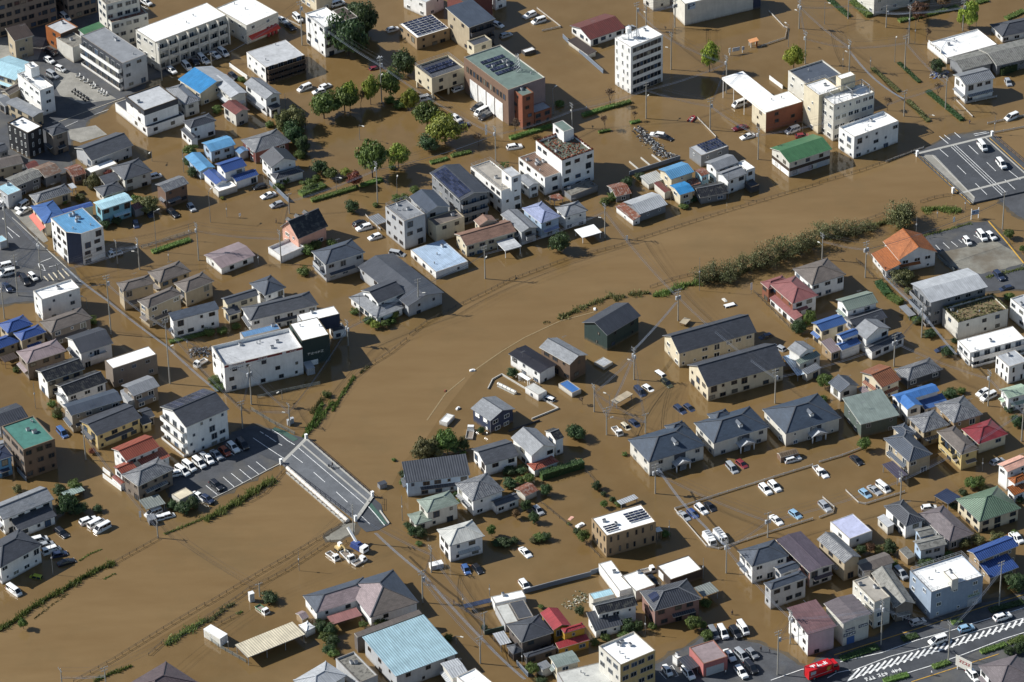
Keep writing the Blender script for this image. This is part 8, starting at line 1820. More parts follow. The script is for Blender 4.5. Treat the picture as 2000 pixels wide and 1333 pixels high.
# red box truck with lettering on its roof
px, py = (70.63,-143.65); qx, qy = (72.87,-142.51); ry = math.atan2(qy-py, qx-px)
T = ob('red_box_truck', None, None, (px, py, .12), ry); tag(T, 'bright red box truck with white roof lettering and yellow lightning bolt', 'truck')
b = MB(); b.box(-4.1, 2.3, -1.15, 1.15, .5, 3.1); part('box_body', b, [carpaint('c4161c')], T)
b = MB(); b.prism([(2.45, -1.1), (4.2, -1.1), (4.2, 1.1), (2.45, 1.1)], .45, 1.6); b.poly([(4.2, -1.1, 1.6), (4.2, 1.1, 1.6), (3.75, 1.0, 2.6), (3.75, -1.0, 2.6)]); b.poly([(2.45, -1.1, 1.6), (4.2, -1.1, 1.6), (3.75, -1.0, 2.6), (2.5, -1.0, 2.6)]); b.poly([(2.45, 1.1, 1.6), (4.2, 1.1, 1.6), (3.75, 1.0, 2.6), (2.5, 1.0, 2.6)][::-1]); b.poly([(2.5, -1.0, 2.6), (3.75, -1.0, 2.6), (3.75, 1.0, 2.6), (2.5, 1.0, 2.6)]); b.poly([(2.45, 1.1, 1.6), (2.45, -1.1, 1.6), (2.5, -1, 2.6), (2.5, 1, 2.6)]); part('cab', b, [carpaint('c4161c')], T)
b = MB(); b.poly([(4.19, -1, 1.65), (4.19, 1, 1.65), (3.8, .9, 2.52), (3.8, -.9, 2.52)]); part('windscreen', b, [GL], T)
b = MB(); b.poly([(2.7, -1.11, 1.65), (3.9, -1.11, 1.65), (3.7, -1.03, 2.45), (2.7, -1.03, 2.45)]); part('side_window', b, [GL], T)
ob('roof_lettering', glyphs(3, 4.6, 1.4, plain('white', .5), 5), T, (-.8, 0, 3.105))
b = MB(); P = [(.9, 2.6), (2.1, 2.6), (1.5, 2.05), (2.0, 2.05), (.7, 1.0), (1.1, 1.8), (.6, 1.8)]; b.poly([(x, -1.165, z) for x, z in reversed(P)][::-1]); part('lightning_bolt', b, [plain('yelmark', .5)], T)
b = MB(); b.box(-3.9, 2.2, -1.17, -1.15, 1.2, 1.3); b.box(-3.6, -2.2, -1.17, -1.15, 1.7, 2.6); part('side_print', b, [plain('lgrey', .5)], T)
for sx in (3.2, -2.6):
    for s_ in (1, -1): ob('wheel', WHEEL, T, (sx, s_*1.0, .42), 0, (1.45, 1.6, 1.45))
for s_ in (1, -1): ob('headlight', HLM, T, (4.22, s_*.8, .9))
# cycles
def cyc(k):
    b = MB(); w_ = MB()
    if k == 'S':
        b.box(-.75, .1, -.16, .16, .35, .72); b.box(.1, .5, -.16, .16, .25, .35); b.box(.5, .66, -.2, .2, .3, .95); b.beam((.58, -.33, 1.02), (.58, .33, 1.02), .07, .07); s_ = MB(); s_.box(-.7, .05, -.14, .14, .72, .82)
        rr_ = .24
    else:
        for p, q in (((-.5, 0, .34), (-.1, 0, .85)), ((-.1, 0, .85), (.05, 0, .3)), ((.05, 0, .3), (-.5, 0, .34)), ((-.12, 0, .75), (.42, 0, .85)), ((.05, 0, .3), (.42, 0, .75)), ((.4, 0, 1.0), (.55, 0, .34)), ((.4, -.28, 1.02), (.4, .28, 1.02))): b.beam(p, q, .05, .05)
        s_ = MB(); s_.box(-.26, 0, -.08, .08, .88, .95); b.box(.45, .75, -.16, .16, .75, .98); rr_ = .33
    return b, s_, rr_
CY = {}
for k, c in (('S', 'white'), ('Y', 'dgrey')):
    b, s_, rr_ = cyc(k); w_ = MB(); w_.tube((0, -.04, 0), (0, .04, 0), rr_, rr_, 12); CY[k] = (b.mesh('frame', [carpaint(c)]), s_.mesh('saddle', [TRIM]), w_.mesh('wheel', [TYRE]), rr_)
def cycle(k, x, y, z, rz, lab, grp):
    T = ob('scooter' if k == 'S' else 'bicycle', None, None, (x, y, z), rz); tag(T, lab, 'scooter' if k == 'S' else 'bicycle', grp); f, s_, w_, r_ = CY[k]
    ob('frame', f, T); ob('saddle', s_, T)
    for sx in (-.55, .6): ob('wheel', w_, T, (sx, 0, r_))
    return T
for k, x, y, lab in CYCLES: cycle(k, x, y, .05, .6+R.uniform(-.15, .15), lab, 'scooters parked in a row' if k == 'S' else 'bicycles parked in a row')
# ---------------------------------------------------------------- poles and overhead cables
CONC = plain('9b988f', .8); STEEL = plain('8f9294', .45, .4); DARKS = plain('4a4642', .6)
INS = MB()
INS.box(-1.0, 1.0, -.05, .05, -.05, .05)
for q in (-.9, -.55, .55, .9): INS.tube((q, 0, .05), (q, 0, .28), .06, .04, 6, 1)
INS = INS.mesh('crossarm', [STEEL, plain('lgrey', .4)])
TRF = MB(); TRF.tube((0, 0, 0), (0, 0, .95), .32, .32, 10); TRF.tube((0, 0, .95), (0, 0, 1.1), .32, .18, 10); TRF = TRF.mesh('transformer', [plain('palegrey', .5)])
LAMP = MB(); LAMP.beam((0, 0, 0), (1.3, 0, .25), .07, .07); LAMP.box(1.1, 1.9, -.16, .16, .18, .34, 1); LAMP = LAMP.mesh('lamp_arm', [STEEL, plain('offwhite', .4)])
SHAFT = {}
def shaft(r0, r1, h, m, key):
    k = (key, round(h*2)/2)
    if k not in SHAFT:
        b = MB(); b.tube((0, 0, -1), (0, 0, k[1]), r0, r1, 10); SHAFT[k] = (b.mesh('shaft', [m]), k[1])
    return SHAFT[k]
UT = []
for i, (k, x, y, h, f, lab) in enumerate(POLES):
    rz = math.radians(R.choice((25, 30, 120, 115))); nm = dict(U='utility_pole', L='street_lamp', N='metal_pole', W='sign_post')[k]
    T = ob(nm, None, None, (x, y, 0), rz); tag(T, lab, nm.replace('_', ' '), nm.replace('_', ' ')+'s along the flooded streets')
    if k == 'U':
        m, h = shaft(.19, .12, h, CONC, 'u'); ob('shaft', m, T); ob('crossarm', INS, T, (0, .16, h-.35))
        if h > 7.5: ob('crossarm', INS, T, (0, .16, h-1.15), 0, (.85, 1, 1))
        if R.random() < .6 and h > 7: ob('transformer', TRF, T, (.5, 0, h-3.2)); ob('transformer', TRF, T, (-.5, 0, h-3.2)) if R.random() < .4 else None
        if R.random() < .4: ob('lamp_arm', LAMP, T, (0, 0, h*.55), R.uniform(-1, 1))
        if f == 'horn':
            b = MB()
            for an in (0, 1.6, 3.1, 4.7): b.tube((.1*math.cos(an), .1*math.sin(an), 0), (.6*math.cos(an), .6*math.sin(an), .05), .06, .24, 8)
            part('loudspeaker', b, [plain('palegrey', .5)], T, loc=(0, 0, h))
        UT.append((x, y, h, rz))
    elif k == 'L':
        m, h = shaft(.09, .06, h, STEEL, 'l'); ob('shaft', m, T); ob('lamp_arm', LAMP, T, (0, 0, h-.2), R.uniform(0, 6))
    elif k == 'N':
        m, h = shaft(.07, .05, h, STEEL, 'l'); ob('shaft', m, T)
        b = MB(); b.box(-.16, .16, -.1, .1, h*.55, h*.55+.4); part('junction_box', b, [plain('lgrey', .5)], T)
    else:
        m, h = shaft(.05, .05, h, STEEL, 'w'); ob('shaft', m, T); b = MB(); b.box(-.3, .3, -.07, -.05, h*.35, h); T.rotation_euler = (0, 0, math.radians(15)); part('sign_board', b, [plain('white', .5)], T)
edges = sorted((math.hypot(a[0]-b[0], a[1]-b[1]), i, j) for i, a in enumerate(UT) for j, b in enumerate(UT) if i < j)
dg = [0]*len(UT); comp = list(range(len(UT))); used = []
for l, i, j in edges:
    if l > 55 or l < 5 or dg[i] > 2 or dg[j] > 2: continue
    if comp[i] == comp[j] and l > 30: continue
    if any(abs(UT[i][0]-UT[k][0]) < 2 and abs(UT[i][1]-UT[k][1]) < 2 for k in (j,)): continue
    used.append((i, j)); dg[i] += 1; dg[j] += 1; a, c = comp[i], comp[j]; comp = [a if q == c else q for q in comp]
CABLE = plain('4c4f55', .4, .3); CABL2 = plain('6f7887', .35, .2)
CB_ = {}
for i, j in used:
    A, B = UT[i], UT[j]; d = Vector((B[0]-A[0], B[1]-A[1], 0)); n = Vector((-d.y, d.x, 0)).normalized(); L_ = d.length
    T = ob('overhead_cable', None, None, (A[0], A[1], 0))
    for k, (off, dz, sag, r_) in enumerate(((-.9, -.1, .03, .016), (-.5, -.1, .03, .016), (.6, -.1, .03, .016), (.1, -2.2, .022, .022), (.16, -2.6, .026, .036), (-.16, -2.75, .026, .036), (.3, -3.0, .03, .022))):
        if A[2]+dz < 1.5 or B[2]+dz < 1.5: continue
        b = MB(); P = []
        for s_ in range(9):
            u = s_/8; P.append(Vector((d.x*u, d.y*u, A[2]+(B[2]-A[2])*u+dz-4*sag*L_*u*(1-u)))+n*off)
        for p, q in zip(P, P[1:]): b.tube(p, q, r_, r_, 3, 0, False)
        part('wire', b, [CABL2 if 3 < k < 6 else CABLE], T)
    CB_.setdefault(next(p[5] for p in POLES if (p[1], p[2]) == (A[0], A[1])), []).append((L_, T))
for w1, L2 in CB_.items():
    a, _, q = w1.partition('@'); w1 = (a+'the '+HANDLES[int(q)] if q else a).replace('concrete utility pole', 'pole'); L2.sort(key=lambda q: q[0])
    for i, (l, o) in enumerate(L2):
        pre = '' if len(L2) == 1 else ['shorter ', 'longer '][i] if len(L2) == 2 else ['shortest ', 'middle ', 'longest '][min(i, 2)]
        tag(o, ' '.join((pre+'cables from '+w1).split()[:16]), 'cable', 'overhead cables between poles')
def bundle(label, P, z):
    T = ob('cable_bundle', None, None, (P[0][0], P[0][1], 0)); tag(T, label, 'cable', 'overhead cables between poles')
    for k in range(4):
        b = MB(); d = Vector((P[-1][0]-P[0][0], P[-1][1]-P[0][1], 0)); n = Vector((-d.y, d.x, 0)).normalized()*(k-1.5)*.22
        for p, q in zip(P, P[1:]):
            for i in range(6):
                e = [Vector((p[0]+(q[0]-p[0])*u-P[0][0], p[1]+(q[1]-p[1])*u-P[0][1], z-k*.06-3.2*u*(1-u)*.5))+n for u in (i/6, (i+1)/6)]; b.tube(e[0], e[1], .036, .036, 4, 0, False)
        part('wire', b, [plain('8a94a2', .3, .2)], T)  # pale tone puts the sky's reflection on the wires into their colour
bundle('pale cable bundle crossing beside the white flat roofed corner shop', [(-119.85,30.80), (-107.44,14.33), (-90.08,-8.47), (-75.83,-29.85)], 6.2)
bundle('pale cable bundle following the flooded road beside the care home', [(-34.18,-92.63), (-22.35,-109.80), (-8.65,-134.97), (1.40,-150.89)], 6.2)
bundle('pale cable bundle falling from the pole beside the hip roofed apartments', [(35.70,-67.92), (41.79,-84.24), (51.51,-102.11)], 6.2)
bundle('pale cable bundle over the flooded junction behind the office blocks', [(100.55,140.79), (106.35,124.25), (113.60,112.64)], 6.2)
bundle('bluish cable bundle passing the grey metal apartment stairs', [(99.54,18.57), (107.95,0.79), (114.90,-19.69)], 6.2)
bundle('bluish cable bundle beside the dark green barn shadow', [(31.35,-14.62), (43.78,8.18)], 6.0)
# ---------------------------------------------------------------- fences and low walls
FK = dict(rail=('4f4a42', .75, 2.2), mesh=('7d8584', 1.0, 2.0), white=('b9b2a8', .62, 2.6), yel=(None,)*3)
SOL = dict(block=('b9b6ae', .45, .22), curb=('8a7756', .04, .35), dark=('3a3b40', .5, .2), gwall=('6b7684', 1.25, .12), wwall=('e4e4e0', 1.25, .16), yel=('c49a3c', .2, .3), dgreen=('4a5a50', 1.2, .2))
for k, P, lab in FENCES:
    x0, y0 = P[0]; Q = [(x-x0, y-y0) for x, y in P]
    nm = {'rail': 'rail_fence', 'mesh': 'mesh_fence', 'white': 'guard_fence', 'block': 'block_wall', 'curb': 'bank_kerb', 'yel': 'painted_kerb', 'gwall': 'panel_fence'}.get(k, 'low_wall')
    T = ob(nm, None, None, (x0, y0, 0)); tag(T, lab, 'fence' if 'fence' in nm else 'wall', 'fences in the flood' if 'fence' in nm else None)
    if k in SOL:
        c, h, wd = SOL[k]; pm = plain(c, .8); ps = along(Q, 1.8)
        for p, q in zip(ps, ps[1:]):
            l = math.hypot(q[0]-p[0], q[1]-p[1]); hh = h*(1+R.uniform(-.03, .03)); key = (k, round(l, 1))
            b = MB(); b.box(0, l*.985, -wd/2, wd/2, -.8, hh); part('panel', b, [pm], T, loc=(p[0], p[1], 0), rz=math.atan2(q[1]-p[1], q[0]-p[0]))
        if k == 'gwall':
            b = MB()
            for p, q in zip(Q, Q[1:]): b.beam((*p, h+.06), (*q, h+.06), .2, .08)
            part('coping', b, [plain('grey', .6)], T)
    else:
        c, h, stp = FK[k]; pm = MB(); pm.box(-.05, .05, -.05, .05, -.8, h+.05); pm = pm.mesh('post', [plain(c if k != 'white' else 'e4e4e0', .6)])
        for x, y, dx, dy in along(Q, stp): ob('post', pm, T, (x, y, 0))
        for zz, hh in ((h, .06), (h*.5, .06)) if k == 'rail' else ((h, .05), (h*.72, .04), (h*.45, .04), (h*.2, .04)) if k == 'mesh' else ((h*.82, .2), (h*.4, .2)):
            b = MB()
            for p, q in zip(Q, Q[1:]): b.beam((*p, zz), (*q, zz), .05, hh)
            part('rail', b, [plain(c, .6)], T)
# ---------------------------------------------------------------- bridges
def quad_slab(P, z0, z1, m): b = MB(); b.prism(P, z0, z1, 0); return b
def ccw(P):
    a = sum(P[i][0]*P[(i+1) % len(P)][1]-P[(i+1) % len(P)][0]*P[i][1] for i in range(len(P))); return P if a > 0 else P[::-1]
def bridge(label, deck, z, joints, kerbs, lines, rails, pillars, dots=None):
    T = ob('road_bridge', None, None, (deck[0][0], deck[0][1], 0)); tag(T, label, 'bridge'); ox_, oy_ = deck[0]
    def rel_(P): return [(x-ox_, y-oy_) for x, y in P]
    b = MB(); b.prism(ccw(rel_(deck)), -.6, z); part('deck', b, [GM['asphalt3' if 'narrow' in label else 'asphalt2']], T)
    for i, (P, wd) in enumerate(joints): part('end_joint', strip(rel_(P), wd, z+.02), [plain('kerbc', .8)], T)
    for P, wd, hh in kerbs:
        b = MB(); P = rel_(P)
        for p, q in zip(P, P[1:]): b.beam((*p, z+hh/2), (*q, z+hh/2), wd, hh)
        part('kerb', b, [plain('kerbc', .8)], T)
    for P, wd, c in lines: part('road_marking', strip(rel_(P), wd, z+.012), [PM[c]], T)
    for P, c in rails:
        P = rel_(P); b = MB()
        for hh in (.45, .95):
            for p, q in zip(P, P[1:]): b.beam((*p, z+hh), (*q, z+hh), .07, .08)
        part('railing', b, [plain(c, .6)], T); pm = MB(); pm.box(-.05, .05, -.05, .05, z, z+1.0); pm = pm.mesh('post', [plain(c, .6)])
        for x, y, dx, dy in along(P, 2.0): ob('post', pm, T, (x, y, 0))
    pm = MB(); pm.box(-.3, .3, -.3, .3, -.5, z+1.2); pm.prism([(-.36, -.36), (.36, -.36), (.36, .36), (-.36, .36)], z+1.2, z+1.35); pm = pm.mesh('pillar', [plain('white', .7)])
    for x, y in pillars: ob('pillar', pm, T, (x-ox_, y-oy_, 0), .5)
    return T, rel_
z = .35
A, B, C, D = (-52.86,-43.61), (-58.86,-54.27), (-39.52,-79.23), (-35.52,-69.15)
K0, K1 = (-53.95,-46.13), (-36.34,-71.57); S0, S1 = (-54.72,-47.63), (-37.26,-72.86)
d0 = [(-56.29,-50.47), (-53.39,-54.26)]; d1 = [(-50.50,-58.47), (-47.56,-62.81)]; d2 = [(-44.62,-67.11), (-41.69,-71.63)]
T, rl_ = bridge('narrow two lane road bridge with white pipe along its near side', [A, B, C, D], z, [([A, B], .9), ([C, D], .9)], [([K0, K1], .35, .18), ([A, D], .5, .25)], [(d0, .16, 'white'), (d1, .16, 'white'), (d2, .16, 'white'), ([S0, S1], .16, 'white')], [([A, D], '35343c'), ([B, C], '35343c')], [A, B, C, D])
P0, P1 = (-57.23,-56.35), (-41.44,-79.52); P2, P3 = (-57.39,-58.02), (-42.15,-80.14)
p, q, r_, s_ = rl_([P0, P1, P2, P3])
b = MB(); u0 = Vector((*p, .35)); u1 = Vector((*q, .35))
for i in range(16): b.tube(u0+(u1-u0)*(i/16), u0+(u1-u0)*((i+.97)/16), .55, .55, 14, 0, False); b.tube(u0+(u1-u0)*((i+.97)/16), u0+(u1-u0)*((i+1)/16), .6, .6, 14, 0, True)
part('water_pipe', b, [plain('cdc6bc', .5)], T)
b = MB(); b.beam((*r_, .15), (*s_, .15), .35, .5); part('pipe_beam', b, [plain('kerbc', .7)], T)
pm = MB(); pm.box(-.15, .15, -.15, .15, -.5, .6); pm = pm.mesh('pipe_bracket', [plain('taupe', .7)])
for i in range(14): u = i/13; ob('pipe_bracket', pm, T, (r_[0]+(s_[0]-r_[0])*u, r_[1]+(s_[1]-r_[1])*u, 0))
tk = (-33.14,-65.00)
o = ob('waste_container', None, None, (*tk, 0), .5); tag(o, 'dark grey metal container standing in the river beside the narrow bridge', 'container'); b = MB(); b.box(-1.0, 1.0, -.7, .7, -.3, 1.3, 0, 1); part('tank', b, [plain('grey', .5), plain('dgrey', .6)], o); b = MB(); b.box(-1.05, 1.05, -.75, .75, 1.3, 1.36); part('lid', b, [plain('dgrey', .5)], o)
# wide bridge at the right edge
A, B, C, D = (115.64,90.46), (127.76,63.80), (151.21,72.44), (137.96,100.48)
L_ = lambda *a: None
ln = [([(125.68,94.54), (137.02,67.92)], .16, 'white'), ([(127.07,95.31), (138.34,69.10)], .16, 'white')]
ln += [([(122.29,93.39), (124.31,89.17)], .16, 'white'), ([(126.32,84.16), (128.31,79.43)], .16, 'white'), ([(130.35,74.36), (132.88,68.21)], .16, 'white'), ([(130.74,95.11), (132.88,90.11)], .16, 'white'), ([(134.74,85.72), (136.78,80.79)], .16, 'white'), ([(138.75,76.03), (141.03,70.67)], .16, 'white'), ([(140.45,80.96), (143.09,75.86)], .16, 'white')]
ln += [([(116.19,90.12), (127.98,63.49)], .25, 'yellow'), ([(137.07,99.04), (145.37,80.15)], .25, 'yellow'), ([(129.24,67.12), (120.48,89.96)], .2, 'kerb')]
T, rl_ = bridge('wide four lane road bridge with dotted centre strip and pale joints', [A, B, C, D], .5, [([(115.19,90.93), (137.77,100.30)], .9), ([(125.45,69.23), (151.88,80.39)], .9)], [([(119.99,89.98), (129.33,66.50)], .3, .16), ([(135.85,99.28), (147.68,72.58)], .3, .16)], ln, [([A, B], '35343c'), ([D, C], '5c5a60')], [A, D, (123.62,70.10)])
b = MB(); a0, a1, b0, b1 = rl_([(116.29,90.44), (128.52,63.47), (120.02,90.29), (129.33,66.50)]); b.poly(ccw([a0, a1, b1, b0]) and [(x, y, .515) for x, y in ccw([a0, a1, b1, b0])]); part('sidewalk', b, [ground('concrete', '7b776c')], T)
b = MB(); c0, c1 = rl_([(126.38,94.96), (137.66,68.51)])
for i in range(56): u = i/56; x, y = c0[0]+(c1[0]-c0[0])*u, c0[1]+(c1[1]-c0[1])*u; b.box(x-.13, x+.13, y-.13, y+.13, .515, .53)
part('road_stud', b, [plain('e4e4e0', .7)], T)['kind'] = 'stuff'
# ---------------------------------------------------------------- excavator, crane truck, boat, rubble, boards, floats
x, y = (-43.27,-91.16); T = ob('excavator', None, None, (x, y, .1), -.9); tag(T, 'small yellow excavator with raised bent arm beside the trucks', 'excavator')
Y = plain('c9b07a', .5); b = MB(); b.box(-1, 1, -.8, -.4, -.2, .4); b.box(-1, 1, .4, .8, -.2, .4); part('track', b, [TRIM], T)
b = MB(); b.box(-.9, .7, -.75, .75, .45, 1.1); part('body', b, [Y], T); b = MB(); b.box(-.5, .5, -.1, .7, 1.1, 2.1); part('cab', b, [carpaint('white')], T); b = MB(); b.box(.5, .515, 0, .6, 1.3, 2.0); part('windscreen', b, [GL], T)
b = MB(); b.beam((.6, -.3, 1.0), (1.6, -.3, 2.6), .3, .35); part('boom', b, [Y], T); b = MB(); b.beam((1.6, -.3, 2.6), (2.9, -.3, 2.2), .22, .28); part('stick', b, [Y], T); b = MB(); b.prism([(2.75, -.55), (3.2, -.55), (3.1, -.05), (2.75, -.05)], 1.5, 2.15); part('bucket', b, [plain('cream', .6)], T)
x, y = (-38.48,-90.89); T = ob('crane_truck', None, None, (x, y, -.3), -.75); tag(T, 'white crane truck with blue machinery behind the dropside truck', 'crane truck')
b = MB(); b.box(-2.2, 2.2, -.9, .9, .5, 1.0); part('chassis', b, [plain('cobalt', .5)], T); b = MB(); b.box(-1.9, .6, -.9, .9, 1.0, 1.9); b.box(-1.5, .2, -.6, .6, 1.9, 2.3); part('machinery', b, [plain('cobalt', .5)], T); b = MB(); b.beam((-.6, 0, 2.0), (-4.2, .6, 4.6), .5, .55); part('boom', b, [carpaint('white')], T); b = MB(); b.box(1.2, 2.5, -.95, .95, .6, 2.1); part('cab', b, [carpaint('white')], T); b = MB(); b.box(2.5, 2.515, -.8, .8, 1.3, 1.95); part('windscreen', b, [GL], T)
x, y = (53.03,113.68); T = ob('rescue_boat', None, None, (x, y, .05), 1.1); tag(T, 'small red inflatable rescue boat floating by the white fence', 'boat')
b = MB(); P = [(-1.6, -.6), (.9, -.6), (1.7, 0), (.9, .6), (-1.6, .6)]
for p, q in zip(P, P[1:]): b.tube((*p, .2), (*q, .2), .26, .26, 10)
part('tube', b, [plain('brightred', .5)], T); b = MB(); b.prism([(-1.6, -.5), (.9, -.5), (1.5, 0), (.9, .5), (-1.6, .5)], .02, .1); part('floor_board', b, [plain('grey', .6)], T); b = MB(); b.box(-.9, -.6, -.5, .5, .1, .4); b.box(.2, .5, -.5, .5, .1, .4); part('bench', b, [plain('offwhite', .6)], T)
r = random.Random(3)
def pile(label, pts, wd, cols, n, h):
    T = ob('scrap_heap', None, None, (pts[0][0], pts[0][1], 0)); tag(T, label, 'scrap heap'); ps = along(pts, .2); bs = [MB() for _ in cols]; x0, y0 = pts[0]
    for i in range(n):
        p = r.choice(ps); u = r.gauss(0, .4)*wd; c = r.randrange(len(cols)); s_ = r.uniform(.1, .36); x, y = p[0]-x0-p[3]*u, p[1]-y0+p[2]*u; zz = max(0, h*(1-abs(u)/wd))*r.random(); an = r.uniform(0, 3.1); e = Vector((math.cos(an), math.sin(an), r.uniform(-.5, .6)))*s_
        bs[c].beam(Vector((x, y, zz))-e, Vector((x, y, zz))+e, s_*r.uniform(.3, 1.1), s_*r.uniform(.15, .7))
    for b, c in zip(bs, cols): part('scrap', b, [plain(c, .6)], T)['kind'] = 'stuff'
pile('long heap of white and dark scrap goods beside the parked black sedan', [(37.20,108.93), (39.28,103.00), (41.75,99.04), (43.82,93.84), (47.65,91.78)], 2.2, ['d3d0c6', '34363c', '7d8085', '55585d', '34363c'], 620, 1.3)
pile('jumbled blue and grey scrap beside the long grey corrugated barn', [(124.19,136.76), (127.14,135.96), (129.23,136.56)], 2.2, ['8f9294', '34363c', '3d5a9c', 'b9b2a0'], 200, 1.2)
pile('heap of scrap engines and bicycles beside the red striped showroom', [(-85.05,-2.91), (-81.45,-2.22), (-78.74,-1.77)], 2.6, ['55585d', '34363c', '8f9294', '6a5a4a'], 240, 1.0)
pile('scattered driftwood in the flooded field beside the shop roofs', [(11.71,-116.24), (14.55,-113.15), (16.82,-110.94)], 3.0, ['7d7a60', '5c5e40', 'b9b2a0'], 130, .25)
x, y = (128.25,56.39); T = ob('notice_board', None, None, (x, y, 0), .35); tag(T, 'blue lettered notice board on two white posts by the car park', 'notice board')
pm = MB(); pm.box(-.09, .09, -.09, .09, -.5, 3.4); pm = pm.mesh('post', [plain('white', .6)])
for q in (-1.1, 1.1): ob('post', pm, T, (q, 0, 0))
b = MB(); b.box(-1.0, 1.0, -.05, .05, 1.4, 2.8); so_ = part('board', b, [plain('9fb2cc', .5)], T); lo = ob('lettering', glyphs(2, .8, .6, plain('navy', .5), 4), so_, (-.4, -.07, 2.2)); lo.rotation_euler = (PI/2, 0, 0)
x, y = (103.72,-144.03); T = ob('billboard', None, None, (x, y, 0), -.75); tag(T, 'large white billboard with red marks beside the corner house', 'billboard')
for q in (-1.8, 1.8): ob('post', pm, T, (q, .12, 0))
b = MB(); b.box(-2.3, 2.3, -.08, .02, 1.2, 4.2); so_ = part('board', b, [plain('offwhite', .5)], T); lo = ob('lettering', glyphs(4, 3.2, 1.0, plain('brightred', .5), 8), so_, (.3, -.1, 3)); lo.rotation_euler = (PI/2, 0, 0)
x, y = (68.12,151.42); T = ob('sign_stand', None, None, (x, y, 0), .35); tag(T, 'low white framed sign boards standing in the flooded field', 'sign')
for q in (-2.2, 1.9): ob('post', pm, T, (q, 0, 0), 0, (.8, .8, .6))
b = MB(); b.box(-1.3, 1.0, -.05, .05, 1.0, 2.2); part('board', b, [plain('b4bcc8', .5)], T); b = MB(); b.box(-2.5, -1.9, -.06, .06, .9, 2.4); part('side_board', b, [plain('white', .5)], T); b = MB(); b.box(1.7, 2.5, -.06, .06, .9, 2.0); part('end_board', b, [plain('9aa2b0', .5)], T)
x, y = (73.36,156.08); T = ob('timber_hut', None, None, (x, y, 0), .35); tag(T, 'broken orange timber shelter standing in the flooded field', 'shelter')
for q in ((-1, -.6), (1, -.6), (-1, .6), (1, .6)):
    b = MB(); b.box(q[0]-.1, q[0]+.1, q[1]-.1, q[1]+.1, -.5, 1.8); part('post', b, [plain('offwhite', .6)], T)
b = MB(); b.poly([(-1.4, -.9, 1.7), (1.4, -.9, 2.0), (1.4, .9, 2.2), (-1.4, .9, 1.9)]); b.poly([(-1.4, .9, 1.8), (1.4, .9, 2.1), (1.4, -.9, 1.9), (-1.4, -.9, 1.6)]); part('roof', b, [plain('c98d5c', .7)], T); b = MB(); b.box(.5, 1.1, -.7, -.6, 0, 1.6); part('plank', b, [plain('c06d35', .7)], T)
FLT = [(800,520,545,910,'white plastic drum drifting on the open river',1.1,.5), (800,520,308,1085,'reddish board drifting on the open river',.8,.25), (800,520,420,1240,'small white pontoon float near the river bank shed',1.0,.5)]
def floater(p, lab, l, h, c, nm):
    T = ob(nm, None, None, (p[0], p[1], 0), r.uniform(0, 3)); tag(T, lab, 'floating debris', 'debris drifting on the flood'); b = MB(); b.prism([(-l/2, -l*.22), (l*.42, -l*.25), (l/2, 0), (l*.42, l*.25), (-l/2, l*.22)], -.1, h*.6); part('hull', b, [plain(c, .6)], T); b = MB(); b.box(-l*.3, l*.2, -l*.15, l*.15, h*.6, h); part('lid', b, [plain(c, .5)], T)
floater((-10.48,-13.74), 'white plastic drum drifting on the open river', 1.5, .5, 'white', 'floating_drum')
floater((-17.58,-22.84), 'reddish board drifting at the river edge', 1.0, .3, 'brick', 'floating_board')
floater((-14.24,-31.13), 'small white float above the white box shed', 1.3, .6, 'white', 'pontoon_float')
floater((22.26,14.39), 'white block floating beside the dark green barn', 1.3, .4, 'white', 'floating_block')
floater((57.05,17.70), 'thin pale plank floating between barn and pinkish roofed house', 1.9, .2, 'offwhite', 'floating_plank')
floater((15.87,-83.05), 'overturned white tub beside the garden shrubs', 2.4, .6, 'white', 'floating_tub')
floater((13.67,-79.84), 'pale pink sheet floating in the flooded field', 1.8, .1, 'pink', 'floating_sheet')
b = MB(); x, y = (-1.54,-22.82); T = ob('drain_pipe', None, None, (x, y, 0), -.75); tag(T, 'thick white pipe on a platform beside the riverside house', 'pipe'); b.tube((-3.2, 0, .55), (3.2, 0, .55), .42, .42, 14); part('pipe', b, [plain('offwhite', .5)], T)
for i in range(5): b = MB(); b.tube((-2.9+i*1.4, 0, .55), (-2.75+i*1.4, 0, .55), .5, .5, 14); part('flange', b, [plain('lgrey', .5)], T)
b = MB(); b.box(-3, 3, -.6, .6, -.3, .12); part('base', b, [plain('kerbc', .8)], T)
def boxy(p, rz, l, w_, h, c, lab, nm, cat, sub):
    T = ob(nm, None, None, (p[0], p[1], 0), rz); tag(T, lab, cat); b = MB(); b.box(-l/2, l/2, -w_/2, w_/2, -.3, h); part('body', b, [roof(c+'/m')], T); b = MB(); b.box(-l/2-.05, l/2+.05, -w_/2-.05, w_/2+.05, h, h+.08); part('lid', b, [plain(c, .5)], T)
    for i in range(2): b = MB(); b.box(-l*.24+i*l*.48-.02-l*.2, -l*.24+i*l*.48+l*.2, -w_/2-.03, -w_/2, .1, h*.9); part('door', b, [plain(sub, .5)], T)
boxy((-53.11,-12.32), .35+PI/2, 3.6, 2.1, 1.9, 'lgrey', 'grey box container beside the dark green store', 'storage_container', 'container', 'palegrey')
boxy((-71.63,-125.67), -.75, 5.6, 2.4, 2.3, 'white', 'long white box container beside the open cream shed', 'storage_container', 'container', 'offwhite')
boxy((-19.51,-98.88), .35, 3.2, 1.6, 1.2, 'white', 'white locker shed behind the roadside pole and white cube house', 'storage_locker', 'locker', 'lgrey')
boxy((-63.81,-110.83), .4, 1.2, 1.1, 2.4, 'white', 'tall white pump cabinet beside the riverside shrubs', 'pump_cabinet', 'cabinet', 'lgrey')
